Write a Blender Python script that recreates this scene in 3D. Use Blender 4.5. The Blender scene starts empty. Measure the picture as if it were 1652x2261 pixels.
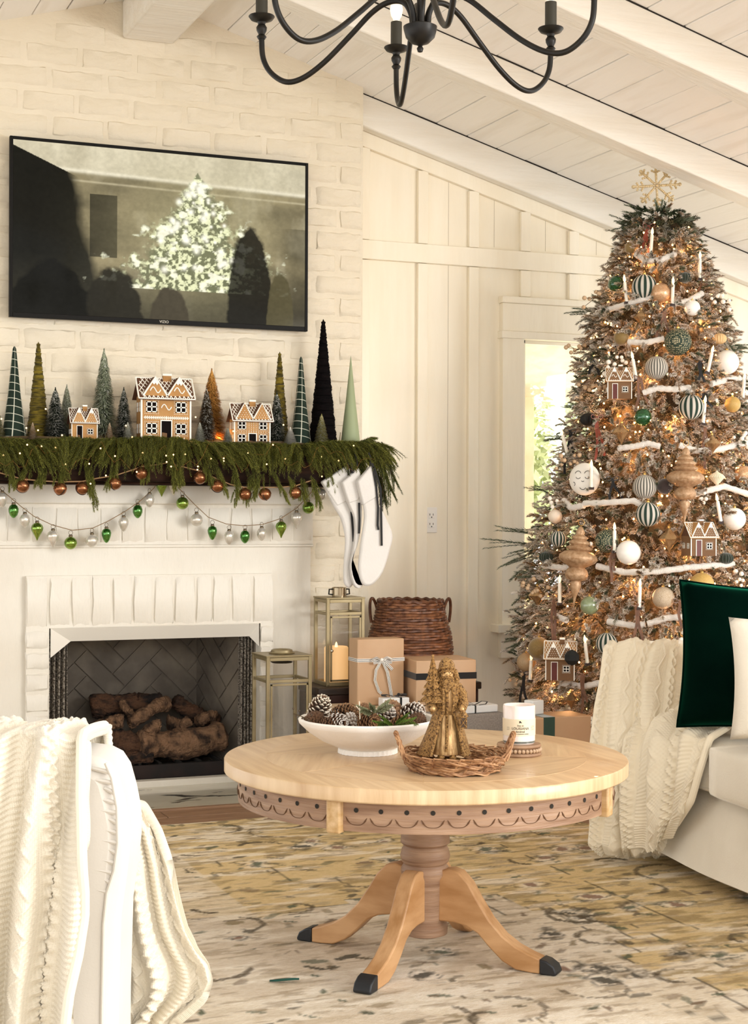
import bpy, math, random
import numpy as np
from mathutils import Vector, Matrix
# ------------------------------------------------------------------ camera, world, light, exposure
S = bpy.context.scene
COL = S.collection
random.seed(7); RNG = np.random.default_rng(7)
pi = math.pi
ZC = 1.12; FPX = 3480.0; TH = math.radians(22.32); RO = math.radians(0.22)
FWD = np.array([math.sin(TH), math.cos(TH), 0.0])
_r = np.array([math.cos(TH), -math.sin(TH), 0.0]); _u = np.array([0, 0, 1.0])
RT = _r*math.cos(RO) + _u*math.sin(RO); UP = -_r*math.sin(RO) + _u*math.cos(RO)
cd = bpy.data.cameras.new('camera'); cam = bpy.data.objects.new('camera', cd); COL.objects.link(cam)
m = Matrix.Identity(4)
for i in range(3):
    m[i][0], m[i][1], m[i][2] = RT[i], UP[i], -FWD[i]
m[2][3] = ZC
cam.matrix_world = m
cd.sensor_fit = 'HORIZONTAL'; cd.sensor_width = 36.0; cd.lens = 36.0*FPX/1652.0; cd.clip_start = 0.05; cd.clip_end = 200
S.camera = cam
S.view_settings.view_transform = 'Standard'; S.view_settings.look = 'None'
S.view_settings.gamma = 1.0; S.view_settings.use_curve_mapping = False
S.view_settings.exposure = 0.38
w = bpy.data.worlds.new('daylight'); S.world = w; w.use_nodes = True
bg = w.node_tree.nodes['Background']; bg.inputs[0].default_value = (1.0, 0.988, 0.965, 1); bg.inputs[1].default_value = 1.75
def area(name, loc, target, sx, sy, power, col):
    l = bpy.data.lights.new(name, 'AREA'); l.shape = 'RECTANGLE'; l.size = sx; l.size_y = sy; l.energy = power; l.color = col
    o = bpy.data.objects.new(name, l); COL.objects.link(o); o.location = loc
    o.rotation_euler = (Vector(target)-Vector(loc)).to_track_quat('-Z', 'Y').to_euler(); return o
area('window_daylight_side', (6.6, -1.9, 2.1), (1.9, 5.2, 1.0), 3.0, 2.2, 330, (1.0, 0.985, 0.96))
area('rear_fill_light', (0.2, -2.0, 1.9), (1.8, 6.0, 1.2), 2.4, 1.8, 14, (1.0, 0.97, 0.92))  # fill light added behind the camera to brighten surfaces facing it
sl_ = bpy.data.lights.new('sun', 'SUN'); sl_.energy = 5; sl_.color = (1, .96, .88); sl_.angle = .02; so_ = bpy.data.objects.new('sun', sl_); COL.objects.link(so_); so_.rotation_euler = (math.radians(-24), math.radians(8), 0)
# ------------------------------------------------------------------ pixel helpers (real distances given by the caller)
def ray(x, y): return FWD + RT*((x-826)/FPX) + UP*((1130.5-y)/FPX)
def onY(x, y, Y):
    d = ray(x, y); p = d*(Y/d[1]); p[2] += ZC; return p
def onZ(x, y, Z):
    d = ray(x, y); p = d*((Z-ZC)/d[2]); p[2] += ZC; return p
def at(x, y, dist):
    p = ray(x, y)*dist; p[2] += ZC; return p
# ------------------------------------------------------------------ materials
MC = {}
def srgb(h):
    h = h.lstrip('#'); c = [int(h[i:i+2], 16)/255 for i in (0, 2, 4)]
    return tuple([x/12.92 if x <= .04045 else ((x+.055)/1.055)**2.4 for x in c])+(1,)
def M(name, col, col2=None, rough=.6, metal=0., nscale=8., stretch=(1, 1, 1), bump=0., bscale=40., bstretch=None, detail=4., ramp=(.35, .65), spec=.5, coat=0., emis=None, estr=0., trans=0., alpha=1., sheen=0., wave=None, vc=None, ior=1.45, coord='Object', col3=None, sss=0.):
    if name in MC: return MC[name]
    mt = bpy.data.materials.new(name); mt.use_nodes = True; MC[name] = mt
    nt = mt.node_tree; N = nt.nodes; L = nt.links; b = N['Principled BSDF']
    b.inputs['Roughness'].default_value = rough; b.inputs['Metallic'].default_value = metal
    b.inputs['Specular IOR Level'].default_value = spec; b.inputs['IOR'].default_value = ior
    b.inputs['Coat Weight'].default_value = coat; b.inputs['Transmission Weight'].default_value = trans
    b.inputs['Sheen Weight'].default_value = sheen; b.inputs['Alpha'].default_value = alpha
    if sss: b.inputs['Subsurface Weight'].default_value = sss; b.inputs['Subsurface Scale'].default_value = .02
    c1 = srgb(col) if isinstance(col, str) else col
    b.inputs['Base Color'].default_value = c1
    tc = None
    def coords(st):
        nonlocal tc
        if tc is None: tc = N.new('ShaderNodeTexCoord')
        mp = N.new('ShaderNodeMapping'); mp.inputs['Scale'].default_value = st; L.new(tc.outputs[coord], mp.inputs[0]); return mp
    out = None
    if vc:
        a = N.new('ShaderNodeAttribute'); a.attribute_name = vc; out = a.outputs['Color']
    if col2:
        no = N.new('ShaderNodeTexNoise'); no.inputs['Scale'].default_value = nscale; no.inputs['Detail'].default_value = detail
        L.new(coords(stretch).outputs[0], no.inputs[0])
        rp = N.new('ShaderNodeValToRGB'); e = rp.color_ramp.elements
        e[0].position = ramp[0]; e[1].position = ramp[1]; e[0].color = (0, 0, 0, 1); e[1].color = (1, 1, 1, 1)
        L.new(no.outputs[0], rp.inputs[0])
        mx = N.new('ShaderNodeMix'); mx.data_type = 'RGBA'
        L.new(rp.outputs[0], mx.inputs[0])
        if out is not None:
            mx.blend_type = 'MULTIPLY'; L.new(out, mx.inputs[6]); mx.inputs[7].default_value = srgb(col2)
        else:
            mx.inputs[6].default_value = c1; mx.inputs[7].default_value = srgb(col2)
        out = mx.outputs[2]
    if wave:   # (scale, direction, distortion, colour, width)
        wv = N.new('ShaderNodeTexWave'); wv.wave_type = 'BANDS'; wv.bands_direction = wave[1]
        wv.inputs['Scale'].default_value = wave[0]; wv.inputs['Distortion'].default_value = wave[2]; wv.inputs['Detail Scale'].default_value = 2
        L.new(coords((1, 1, 1)).outputs[0], wv.inputs[0])
        rp = N.new('ShaderNodeValToRGB'); e = rp.color_ramp.elements
        e[0].position = wave[4]; e[1].position = min(1, wave[4]+.06); e[0].color = (0, 0, 0, 1); e[1].color = (1, 1, 1, 1)
        L.new(wv.outputs['Fac'], rp.inputs[0])
        mx = N.new('ShaderNodeMix'); mx.data_type = 'RGBA'; L.new(rp.outputs[0], mx.inputs[0])
        if out is not None: L.new(out, mx.inputs[6])
        else: mx.inputs[6].default_value = c1
        mx.inputs[7].default_value = srgb(wave[3]); out = mx.outputs[2]
    if out is not None: L.new(out, b.inputs['Base Color'])
    if emis:
        b.inputs['Emission Color'].default_value = srgb(emis) if isinstance(emis, str) else emis
        b.inputs['Emission Strength'].default_value = estr
    if bump:
        no = N.new('ShaderNodeTexNoise'); no.inputs['Scale'].default_value = bscale; no.inputs['Detail'].default_value = 5
        L.new(coords(bstretch or stretch).outputs[0], no.inputs[0])
        bp = N.new('ShaderNodeBump'); bp.inputs['Strength'].default_value = min(1, bump); bp.inputs['Distance'].default_value = .004*max(1, bump)
        L.new(no.outputs[0], bp.inputs['Height']); L.new(bp.outputs[0], b.inputs['Normal'])
    return mt
# ------------------------------------------------------------------ mesh building
class MB:
    def __init__(s): s.v = []; s.f = []; s.uv = None
    def add(s, vs, fs):
        o = len(s.v); s.v.extend([tuple(map(float, p)) for p in vs]); s.f.extend([tuple(i+o for i in f) for f in fs]); return s
    def box(s, x0, y0, z0, x1, y1, z1):
        return s.add([(x0, y0, z0), (x1, y0, z0), (x1, y1, z0), (x0, y1, z0), (x0, y0, z1), (x1, y0, z1), (x1, y1, z1), (x0, y1, z1)],
                     [(0, 3, 2, 1), (4, 5, 6, 7), (0, 1, 5, 4), (1, 2, 6, 5), (2, 3, 7, 6), (3, 0, 4, 7)])
    def lathe(s, prof, n=24, c=(0, 0, 0), rib=None, cap=True):   # prof [(r,z)]
        vs = []; fs = []
        for r, z in prof:
            for k in range(n):
                a = 2*pi*k/n; rr = r*(rib(a, z) if rib else 1)
                vs.append((c[0]+rr*math.cos(a), c[1]+rr*math.sin(a), c[2]+z))
        for j in range(len(prof)-1):
            for k in range(n):
                a = j*n+k; b = j*n+(k+1) % n; fs.append((a, b, b+n, a+n))
        if cap:
            if prof[0][0] > 1e-5: fs.append(tuple(range(n-1, -1, -1)))
            if prof[-1][0] > 1e-5: fs.append(tuple(range((len(prof)-1)*n, len(prof)*n)))
        return s.add(vs, fs)
    def tube(s, pts, r, n=8, closed=False, cap=True, flat=1.0):
        P = [np.array(p, float) for p in pts]; m_ = len(P)
        rs = r if isinstance(r, (list, tuple, np.ndarray)) else [r]*m_
        vs = []; fs = []; pn = None
        for i in range(m_):
            if closed: t = P[(i+1) % m_]-P[i-1]
            else: t = P[min(i+1, m_-1)]-P[max(i-1, 0)]
            t = t/(np.linalg.norm(t)+1e-12)
            if pn is None:
                a = np.array([0, 0, 1.]) if abs(t[2]) < .9 else np.array([0, 1., 0])
                pn = np.cross(a, t)
            pn = pn-t*(pn@t); pn = pn/(np.linalg.norm(pn)+1e-12); bn = np.cross(t, pn)
            for k in range(n):
                a = 2*pi*k/n; vs.append(P[i]+rs[i]*(math.cos(a)*pn+flat*math.sin(a)*bn))
        for i in range(m_ if closed else m_-1):
            for k in range(n):
                a = i*n+k; b = i*n+(k+1) % n; j = (i+1) % m_
                fs.append((a, b, j*n+(k+1) % n, j*n+k))
        if cap and not closed: fs.append(tuple(range(n-1, -1, -1))); fs.append(tuple(range((m_-1)*n, m_*n)))
        return s.add(vs, fs)
    def ribbon(s, pts, wd, wv=(0, 0, 1), th=.0012):
        P = [np.array(p, float) for p in pts]; vs = []; fs = []; wv = np.array(wv, float)
        for i in range(len(P)):
            t = P[min(i+1, len(P)-1)]-P[max(i-1, 0)]; t = t/(np.linalg.norm(t)+1e-12)
            u = wv-t*(wv@t); u = u/(np.linalg.norm(u)+1e-9); nn = np.cross(t, u)
            for a, b in ((-1, -1), (1, -1), (1, 1), (-1, 1)): vs.append(P[i]+u*a*wd/2+nn*b*th/2)
        for i in range(len(P)-1):
            for k in range(4): fs.append((i*4+k, i*4+(k+1) % 4, i*4+4+(k+1) % 4, i*4+4+k))
        fs.append((3, 2, 1, 0)); j = 4*(len(P)-1); fs.append((j, j+1, j+2, j+3)); return s.add(vs, fs)
    def sphere(s, c, r, n=16, k=10, sq=(1, 1, 1)):
        pr = [(max(1e-6, r*math.sin(pi*i/k)), -r*math.cos(pi*i/k)) for i in range(k+1)]
        vs = []; fs = []
        for a_, z in pr:
            for q in range(n):
                a = 2*pi*q/n; vs.append((c[0]+sq[0]*a_*math.cos(a), c[1]+sq[1]*a_*math.sin(a), c[2]+sq[2]*z))
        for j in range(k):
            for q in range(n): fs.append((j*n+q, j*n+(q+1) % n, (j+1)*n+(q+1) % n, (j+1)*n+q))
        return s.add(vs, fs)
    def prism(s, poly, y0, y1, ax='y'):   # poly in (x,z), extruded along y (or x: poly (y,z); z: poly (x,y))
        n = len(poly)
        g = {'y': lambda a, b, t: (a, t, b), 'x': lambda a, b, t: (t, a, b), 'z': lambda a, b, t: (a, b, t)}[ax]
        vs = [g(a, b, y0) for a, b in poly]+[g(a, b, y1) for a, b in poly]
        fs = [tuple(range(n)), tuple(range(2*n-1, n-1, -1))]+[(i, i+n, (i+1) % n+n, (i+1) % n) for i in range(n)]
        return s.add(vs, fs)
    def grid(s, A):   # A[i][j] -> points
        A = np.asarray(A, float); a, b, _ = A.shape
        return s.add(A.reshape(-1, 3), [(i*b+j, i*b+j+1, (i+1)*b+j+1, (i+1)*b+j) for i in range(a-1) for j in range(b-1)])
    def xf(s, R=None, t=(0, 0, 0), sc=1., start=0):
        V = np.array(s.v[start:], float)*sc
        if R is not None: V = V @ np.array(R).T
        s.v[start:] = [tuple(p) for p in V+np.array(t)]; return s
    def mesh(s, name, mat, smooth=35, recalc=True):
        me = bpy.data.meshes.new(name); me.from_pydata(s.v, [], s.f)
        if mat: me.materials.append(mat)
        if recalc:
            import bmesh
            bm = bmesh.new(); bm.from_mesh(me); bmesh.ops.recalc_face_normals(bm, faces=bm.faces); bm.to_mesh(me); bm.free()
        if smooth:
            me.shade_smooth(); me.set_sharp_from_angle(angle=math.radians(smooth))
        return me
    def build(s, name, mat, parent=None, smooth=35, loc=None, bev=0, **k):
        return link(name, s.mesh(name, mat, smooth, **k), parent, loc, bev)
def link(name, me, parent=None, loc=None, bev=0, rot=None):
    o = bpy.data.objects.new(name, me); COL.objects.link(o)
    if parent: o.parent = parent
    if loc is not None: o.location = loc
    if rot is not None: o.rotation_euler = rot
    if bev:
        b = o.modifiers.new('bevel', 'BEVEL'); b.width = bev; b.segments = 2; b.limit_method = 'ANGLE'; b.angle_limit = .7
    return o
def tag(o, label, cat, group=None, kind=None):
    o['label'] = label; o['category'] = cat
    if group: o['group'] = group
    if kind: o['kind'] = kind
    return o
def thing(name, label, cat, loc=(0, 0, 0), rz=0., group=None, sc=1.):
    o = bpy.data.objects.new(name, None); COL.objects.link(o); o.empty_display_size = .05
    o.location = tuple(loc); o.rotation_euler = (0, 0, rz); o.scale = (sc,)*3; return tag(o, label, cat, group)
def struct(o, kind='structure'): o['kind'] = kind; return o
def copy_tree(o, parent=None):
    c = o.copy(); COL.objects.link(c); c.parent = parent
    for ch in list(o.children): copy_tree(ch, c)
    return c
def dup(o, label, loc, rz=0., sc=1., group=None, rot=None):
    c = copy_tree(o); c['label'] = label; c.location = tuple(loc); c.rotation_euler = rot or (0, 0, rz); c.scale = (sc,)*3
    if group: c['group'] = group
    return c
def rotm(ax, a): return np.array(Matrix.Rotation(a, 3, ax))
def vcol(me, cols, name='Col'):   # per-vertex linear colours
    at_ = me.color_attributes.new(name, 'FLOAT_COLOR', 'POINT')
    c = np.ones((len(me.vertices), 4), np.float32); c[:, :3] = cols; at_.data.foreach_set('color', c.ravel())
def fastmesh(name, V, F, mat, smooth=False):
    V = np.asarray(V, np.float32); F = np.asarray(F, np.int32)
    me = bpy.data.meshes.new(name); nf, k = F.shape
    me.vertices.add(len(V)); me.vertices.foreach_set('co', V.ravel())
    me.loops.add(nf*k); me.loops.foreach_set('vertex_index', F.ravel())
    me.polygons.add(nf); me.polygons.foreach_set('loop_start', np.arange(0, nf*k, k, dtype=np.int32))
    me.polygons.foreach_set('loop_total', np.full(nf, k, np.int32)); me.update(calc_edges=True)
    if mat: me.materials.append(mat)
    if smooth: me.shade_smooth()
    return me
# ------------------------------------------------------------------ shared materials
PAINT = M('white_painted_brick', '#e6dcc7', '#dfd4bd', rough=.55, nscale=3, bump=3.2, bscale=11, bstretch=(1, 1, 1.6), detail=6)
SURR = M('white_painted_surround', '#e4dfd3', '#ddd6c8', rough=.55, nscale=3, bump=1.2, bscale=14, bstretch=(2.2, 1, .8))
WOODW = M('cream_painted_board', '#f7efdc', '#f2e8d2', rough=.5, nscale=2.5, stretch=(4, 4, .6), bump=.35, bscale=12)
CEILW = M('white_painted_ceiling_plank', '#f8f5ee', '#efeae0', rough=.6, nscale=3, stretch=(6, .7, 1), ramp=(.5, .75), bump=.5, bscale=9)
BEAMW = M('white_painted_beam', '#f0ece2', '#ebe5d8', rough=.6, nscale=3, stretch=(.7, 6, 6), bump=1.0, bscale=10)
DARK = M('dark_gap_and_shadow', '#2a2620', rough=.9)
# ------------------------------------------------------------------ setting: ceiling
RX, RZ, SL = 1.58, 3.218, .28
def ceil(X): return RZ-SL*abs(X-RX)
wc = MB().prism([(-2.4, ceil(-2.4)+.03), (RX, RZ+.03), (5.6, ceil(5.6)+.03), (5.6, ceil(5.6)+.09), (RX, RZ+.09), (-2.4, ceil(-2.4)+.09)], 1.2, 6.62).build('ceiling', DARK, smooth=0)
struct(wc)
seams = [1.62, 1.76, 1.92, 2.05, 2.17, 2.27, 2.445, 2.60, 2.75, 2.906, 3.056, 3.206, 3.35, 3.51, 3.676, 3.83, 3.98, 4.13, 4.28, 4.45, 4.62, 4.8, 4.98, 5.16, 5.34, 5.52]
ls = [1.54, 1.40, 1.25, 1.11, .96, .8, .65, .5, .34, .18, 0., -.2, -.4, -.6]
def plank(xa, xb):
    g = random.choice([.001, .002, .003, .0035]); xa += g; xb -= g; za, zb = ceil(xa), ceil(xb); j = random.uniform(0, .004)
    y0 = 1.2+random.uniform(0, .05)
    return MB().prism([(xa, za-j), (xb, zb-j), (xb, zb+.022), (xa, za+.022)], y0, 6.5).build('plank', CEILW, wc, smooth=0, bev=.0025)
for a, b in zip(seams[:-1], seams[1:]): plank(a, b)
for b, a in zip(ls[:-1], ls[1:]): plank(a, b)
rb = MB().box(1.475, 1.2, 3.035, 1.69, 6.3, 3.19).build('ridge_beam', BEAMW, wc, bev=.012)
for Y, x1, wdt, h in ((6.365, 5.4, .055, .146), (5.465, 5.4, .11, .132), (4.635, 5.4, .11, .132), (3.80, 5.4, .11, .132), (2.95, 5.4, .11, .132)):
    xa = 2.535 if Y > 6.3 else 1.69
    MB().prism([(xa, ceil(xa)-h), (x1, ceil(x1)-h), (x1, ceil(x1)-.001), (xa, ceil(xa)-.001)], Y, Y+wdt).build('beam', BEAMW, wc, bev=.006)
    MB().prism([(xa, ceil(xa)-.007), (x1, ceil(x1)-.007), (x1, ceil(x1)-.0005), (xa, ceil(xa)-.0005)], Y-.0015, Y+.004).build('joint_shadow', DARK, wc, smooth=0)  # dark strip painting the shadow line where beam meets planks
    if Y < 6.3: MB().prism([(-1.5, ceil(-1.5)-h), (1.475, ceil(1.475)-h), (1.475, ceil(1.475)-.001), (-1.5, ceil(-1.5)-.001)], Y, Y+wdt).build('beam', BEAMW, wc, bev=.006)
# ------------------------------------------------------------------ setting: fireplace wall of painted brick
CX0, CX1, CY = .2, 2.53, 6.3
FX0, FX1, FZ0, FZ1 = 1.184, 2.049, .03, .65
wb = MB()
wb.prism([(CX0, FZ1), (CX1, FZ1), (CX1, ceil(CX1)+.01), (RX, RZ+.01), (CX0, ceil(CX0)+.01)], CY+.003, 6.6)
wb.box(CX0, CY+.003, 0, FX0-.03, 6.6, FZ1+.001); wb.box(FX1+.03, CY+.003, 0, CX1, 6.6, FZ1+.001)
wf = struct(wb.build('wall_fireplace', PAINT, smooth=0))
def brick_mesh(L, H, seed, D=.022, nx=6, nz=3):
    r = random.Random(seed); xs = [-.5, -.46]+[-.5+(i+1)/(nx) for i in range(nx-1)]+[.46, .5]; zs = [-.5, -.38, 0, .38, .5]
    A = []
    for i, z in enumerate(zs):
        row = []
        for j, x in enumerate(xs):
            e = (j in (0, len(xs)-1)) or (i in (0, 4))
            row.append((x*L+r.uniform(-.0035, .0035), (.0105 if e else 0)+r.uniform(-.0024, .0024), z*H+r.uniform(-.004, .004)))
        A.append(row)
    b = MB().grid(A); return b.mesh('brick', PAINT, smooth=50, recalc=False)
BL, BH, PZ = .21, .083, .0945
bms = [brick_mesh(BL, BH, k) for k in range(8)]; hbm = [brick_mesh(.1, BH, 50+k, nx=3) for k in range(4)]
row = 0; z = 3.128
while z > .1:
    off = (.0, .105)[row % 2]+random.uniform(-.015, .015)
    x = CX1-.006
    first = True
    while x > .42:
        half = first and row % 2 == 0
        L = .1 if half else BL; first = False
        xc = x-L/2
        vis = (z > 1.2) or (xc > 2.30)
        inside = xc-L/2 > CX0 and z+BH/2 < min(ceil(xc-L/2), ceil(xc+L/2))+.02
        if vis and inside and not (1.42 < xc < 1.75 and z+.03 > 3.035):
            link('brick', random.choice(hbm if half else bms), wf, (xc, CY-.002+random.uniform(-.002, .002), z+random.uniform(-.002, .002)), rot=(0, random.uniform(-.012, .012), 0))
        x -= L+.014+random.uniform(-.004, .004)
    z -= PZ; row += 1
# surround
def part(nm, mat, parent, *boxes, bev=.006, smooth=35):
    b = MB()
    for q in boxes: b.box(*q)
    return b.build(nm, mat, parent, bev=bev, smooth=smooth)
part('surround_panel', SURR, wf, (CX0, 6.272, 0, FX0-.03, CY+.01, .98), (FX1+.03, 6.272, 0, 2.285, CY+.01, .98), (FX0-.03, 6.272, FZ1+.01, FX1+.03, CY+.01, .98), bev=0)
part('surround_ledge', SURR, wf, (CX0, 6.262, .972, 2.296, CY+.01, .984), bev=.003)
part('surround_frieze', SURR, wf, (CX0, 6.258, .984, 2.29, CY+.01, 1.15), bev=0)
x = 2.288
while x > .32:
    L = random.uniform(.082, .092)
    link('brick', brick_mesh(L, .158, int(x*1000), nx=3), wf, (x-L/2, 6.254, 1.066)).data.materials[0] = SURR; x -= L+.004
part('surround_crown', SURR, wf, (CX0, 6.24, 1.148, 2.30, CY+.01, 1.235), bev=.006)
xs = [onY(56, 1300, 6.245)[0]]+[onY(v, 1300, 6.245)[0] for v in (108, 157, 202, 248, 294, 340, 385, 432, 470, 511, 558)]+[onY(605, 1300, 6.245)[0]]
SOLD = M('white_painted_rough_brick', '#e8e3d8', '#dfd9cc', rough=.55, nscale=4, bump=2.2, bscale=13, bstretch=(1.8, 1, .7))
for a, b in zip(xs[:-1], xs[1:]):
    o = link('brick', brick_mesh(b-a-.008, .2, int(a*999), nx=4), wf, ((a+b)/2, 6.242, .76)); o.data.materials[0] = SOLD
part('soldier_backing', SURR, wf, (xs[0]+.004, 6.25, .655, xs[-1]-.004, 6.28, .862), bev=0)
for xa, xb in ((xs[0], FX0-.004), (FX1+.004, xs[-1])):
    part('jamb_backing', SURR, wf, (xa+.004, 6.25, .0, xb, 6.4, .655), bev=0)
    z = .61
    while z > .03:
        o = link('brick', brick_mesh(xb-xa-.006, .07, int(z*777+xa*50), nx=3), wf, ((xa+xb)/2, 6.242, z)); o.data.materials[0] = SOLD; z -= .083
# metal lintel hood of the firebox, bevelled inward
lm = M('white_enamel_metal', '#e9e4d9', rough=.35, spec=.5)
hd = MB()
X0, X1 = FX0, FX1
hd.add([(X0, 6.246, .655), (X1, 6.246, .655), (X1-.028, 6.29, .600), (X0+.088, 6.29, .600), (X0, 6.246, .540), (X1, 6.246, .562)],
       [(0, 1, 2, 3), (0, 3, 4), (1, 5, 2)])
hdo = hd.build('firebox_hood', lm, wf, smooth=0); hdo.modifiers.new('thickness', 'SOLIDIFY').thickness = .003
# firebox interior
FBM = M('grey_firebrick', '#857b6d', '#5d554c', rough=.9, nscale=5, bump=.6, bscale=30)
FBD = M('soot_black', '#16130f', rough=.95)
fb = MB(); BY = 6.74; bx0, bx1 = 1.27, 1.925
fb.add([(bx0, BY, 0), (bx1, BY, 0), (bx1, BY, .8), (bx0, BY, .8), (FX0-.02, 6.3, 0), (FX1+.02, 6.3, 0), (FX1+.02, 6.3, .8), (FX0-.02, 6.3, .8)],
       [(0, 1, 2, 3), (1, 5, 6, 2), (4, 0, 3, 7)])
fbo = fb.build('firebox_lining', FBM, wf, smooth=0, recalc=False)
part('firebox_floor', FBD, wf, (FX0-.02, 6.27, -.02, FX1+.02, 6.9, .022), bev=0)
part('firebox_top', FBD, wf, (FX0-.03, 6.30, .66, FX1+.03, 6.9, .70), (FX0-.05, 6.30, 0, FX0-.025, 6.9, .7), (FX1+.025, 6.30, 0, FX1+.05, 6.9, .7), (FX0-.05, 6.9, 0, FX1+.05, 6.92, .7), bev=0)
# herringbone firebrick pieces on back and right side
def herr(parent, O, ux, W, H, nrm):
    O = np.array(O, float); ux = np.array(ux, float); nrm = np.array(nrm, float)
    l, wd, g = .235, .0785, .0035
    import itertools
    def clip(poly):
        for ax, lim, sg in ((0, 0, 1), (0, W, -1), (1, 0, 1), (1, H, -1)):
            out = []
            for i in range(len(poly)):
                a, b = poly[i], poly[(i+1) % len(poly)]; da, db = sg*(a[ax]-lim), sg*(b[ax]-lim)
                if da >= 0: out.append(a)
                if da*db < 0:
                    t = da/(da-db); out.append((a[0]+t*(b[0]-a[0]), a[1]+t*(b[1]-a[1])))
            poly = out
            if len(poly) < 3: return []
        return poly
    c = math.cos(pi/4)
    cells = []
    for n_ in range(-14, 15):
        for m_ in range(-8, 9):
            ox = n_*wd+m_*(l+wd*0)*1.0; oy = n_*wd-m_*l
            cells.append((ox, oy, ox+l, oy+wd)); cells.append((ox, oy+wd, ox+wd, oy+wd+l))
    seen = set()
    for (a, b, c2, d) in cells:
        key = (round(a, 3), round(b, 3), round(c2, 3))
        if key in seen: continue
        seen.add(key)
        P = [(a+g, b+g), (c2-g, b+g), (c2-g, d-g), (a+g, d-g)]
        P = [((x-y)*c+W/2, (x+y)*c+H/2) for x, y in P]
        P = clip(P)
        if len(P) < 3: continue
        ar = abs(sum(P[q][0]*P[(q+1) % len(P)][1]-P[(q+1) % len(P)][0]*P[q][1] for q in range(len(P))))/2
        if ar < .0004: continue
        n = len(P); f = [O+ux*p[0]+np.array([0, 0, p[1]])+nrm*.007 for p in P]; k = [O+ux*p[0]+np.array([0, 0, p[1]]) for p in P]
        MB().add(f+k, [tuple(range(n))]+[(q, q+n, (q+1) % n+n, (q+1) % n) for q in range(n)]).build('firebrick', FBM, parent, smooth=0)
herr(fbo, (bx0, BY, .03), (1, 0, 0), bx1-bx0, .66, (0, -1, 0))
dr = np.array([FX1+.02-bx1, 6.3-BY, 0]); Ls = np.linalg.norm(dr); dr /= Ls
herr(fbo, (bx1, BY, .03), dr, Ls, .66, (-math.sin(math.atan2(abs(dr[1]), dr[0])), -dr[0], 0))
# hearth, floor
MARB = M('cream_marble', '#dcd6c6', '#cbc4b0', rough=.15, nscale=2.2, stretch=(1, 2.4, 1), coat=.3)
nt = MARB.node_tree; N = nt.nodes; L_ = nt.links
no = N.new('ShaderNodeTexNoise'); no.inputs['Scale'].default_value = 2.6; no.inputs['Detail'].default_value = 7; no.inputs['Distortion'].default_value = 1.6
tcn = N.new('ShaderNodeTexCoord'); mp = N.new('ShaderNodeMapping'); mp.inputs['Scale'].default_value = (1.3, 2.6, 1); L_.new(tcn.outputs['Object'], mp.inputs[0]); L_.new(mp.outputs[0], no.inputs[0])
rp = N.new('ShaderNodeValToRGB'); e = rp.color_ramp.elements; e[0].position = .60; e[0].color = (0, 0, 0, 1); e[1].position = .645; e[1].color = (1, 1, 1, 1)
L_.new(no.outputs[0], rp.inputs[0]); mx = N.new('ShaderNodeMix'); mx.data_type = 'RGBA'
src = N['Principled BSDF'].inputs['Base Color'].links[0].from_socket
L_.new(rp.outputs[0], mx.inputs[0]); L_.new(src, mx.inputs[6]); mx.inputs[7].default_value = srgb('#35332c'); L_.new(mx.outputs[2], N['Principled BSDF'].inputs['Base Color'])
FLW = M('brown_oak_floor', '#83624a', '#9c7b5f', rough=.45, nscale=4, stretch=(1, 9, 1), bump=.2, bscale=20)
fl = struct(MB().box(-2.4, -2.5, -.06, 5.6, 6.62, -.012).build('floor', M('floor_joint', '#3a2617', rough=.8), smooth=0))
part('hearth_slab', MARB, fl, (.30, 5.765, -.03, 2.42, 6.28, .002), bev=.003)
part('hearth_border', FLW, fl, (.26, 5.735, -.02, 2.46, 5.765, .006), (.26, 5.765, -.02, .30, 6.27, .006), (2.42, 5.765, -.02, 2.46, 6.27, .006), bev=.002)
part('hearth_kerb', SURR, wf, (FX0-.02, 6.24, 0, FX1+.02, 6.29, .028), bev=.003)
yy = 5.735
k = 0
while yy > 4.3:
    xx = -.6-random.uniform(0, .5)
    while xx < 5.4:
        Lp = random.uniform(.55, 1.0); xe = min(5.5, xx+Lp)
        MB().box(max(-2.3, xx)+.002, yy-.118, -.02, xe-.002, yy-.002, random.uniform(-.001, .001)).build('floorboard', FLW, fl, smooth=0, bev=.0015)
        xx = xe
    yy -= .12; k += 1
for y0, y1, x0 in ((5.735, 6.0, 2.46), (6.0, 6.22, 2.46), (6.22, 6.44, 2.54)):
    MB().box(-2.3, y0+.002, -.02, .258 if y0 < 6.1 else .198, y1-.002, 0).build('floorboard', FLW, fl, smooth=0, bev=.0015)
    MB().box(x0+.002, y0+.002, -.02, 5.5, y1-.002, 0).build('floorboard', FLW, fl, smooth=0, bev=.0015)
MB().box(-2.3, -2.4, -.02, 5.5, yy-.002, 0).build('floor_under_rug', FLW, fl, smooth=0)
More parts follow.
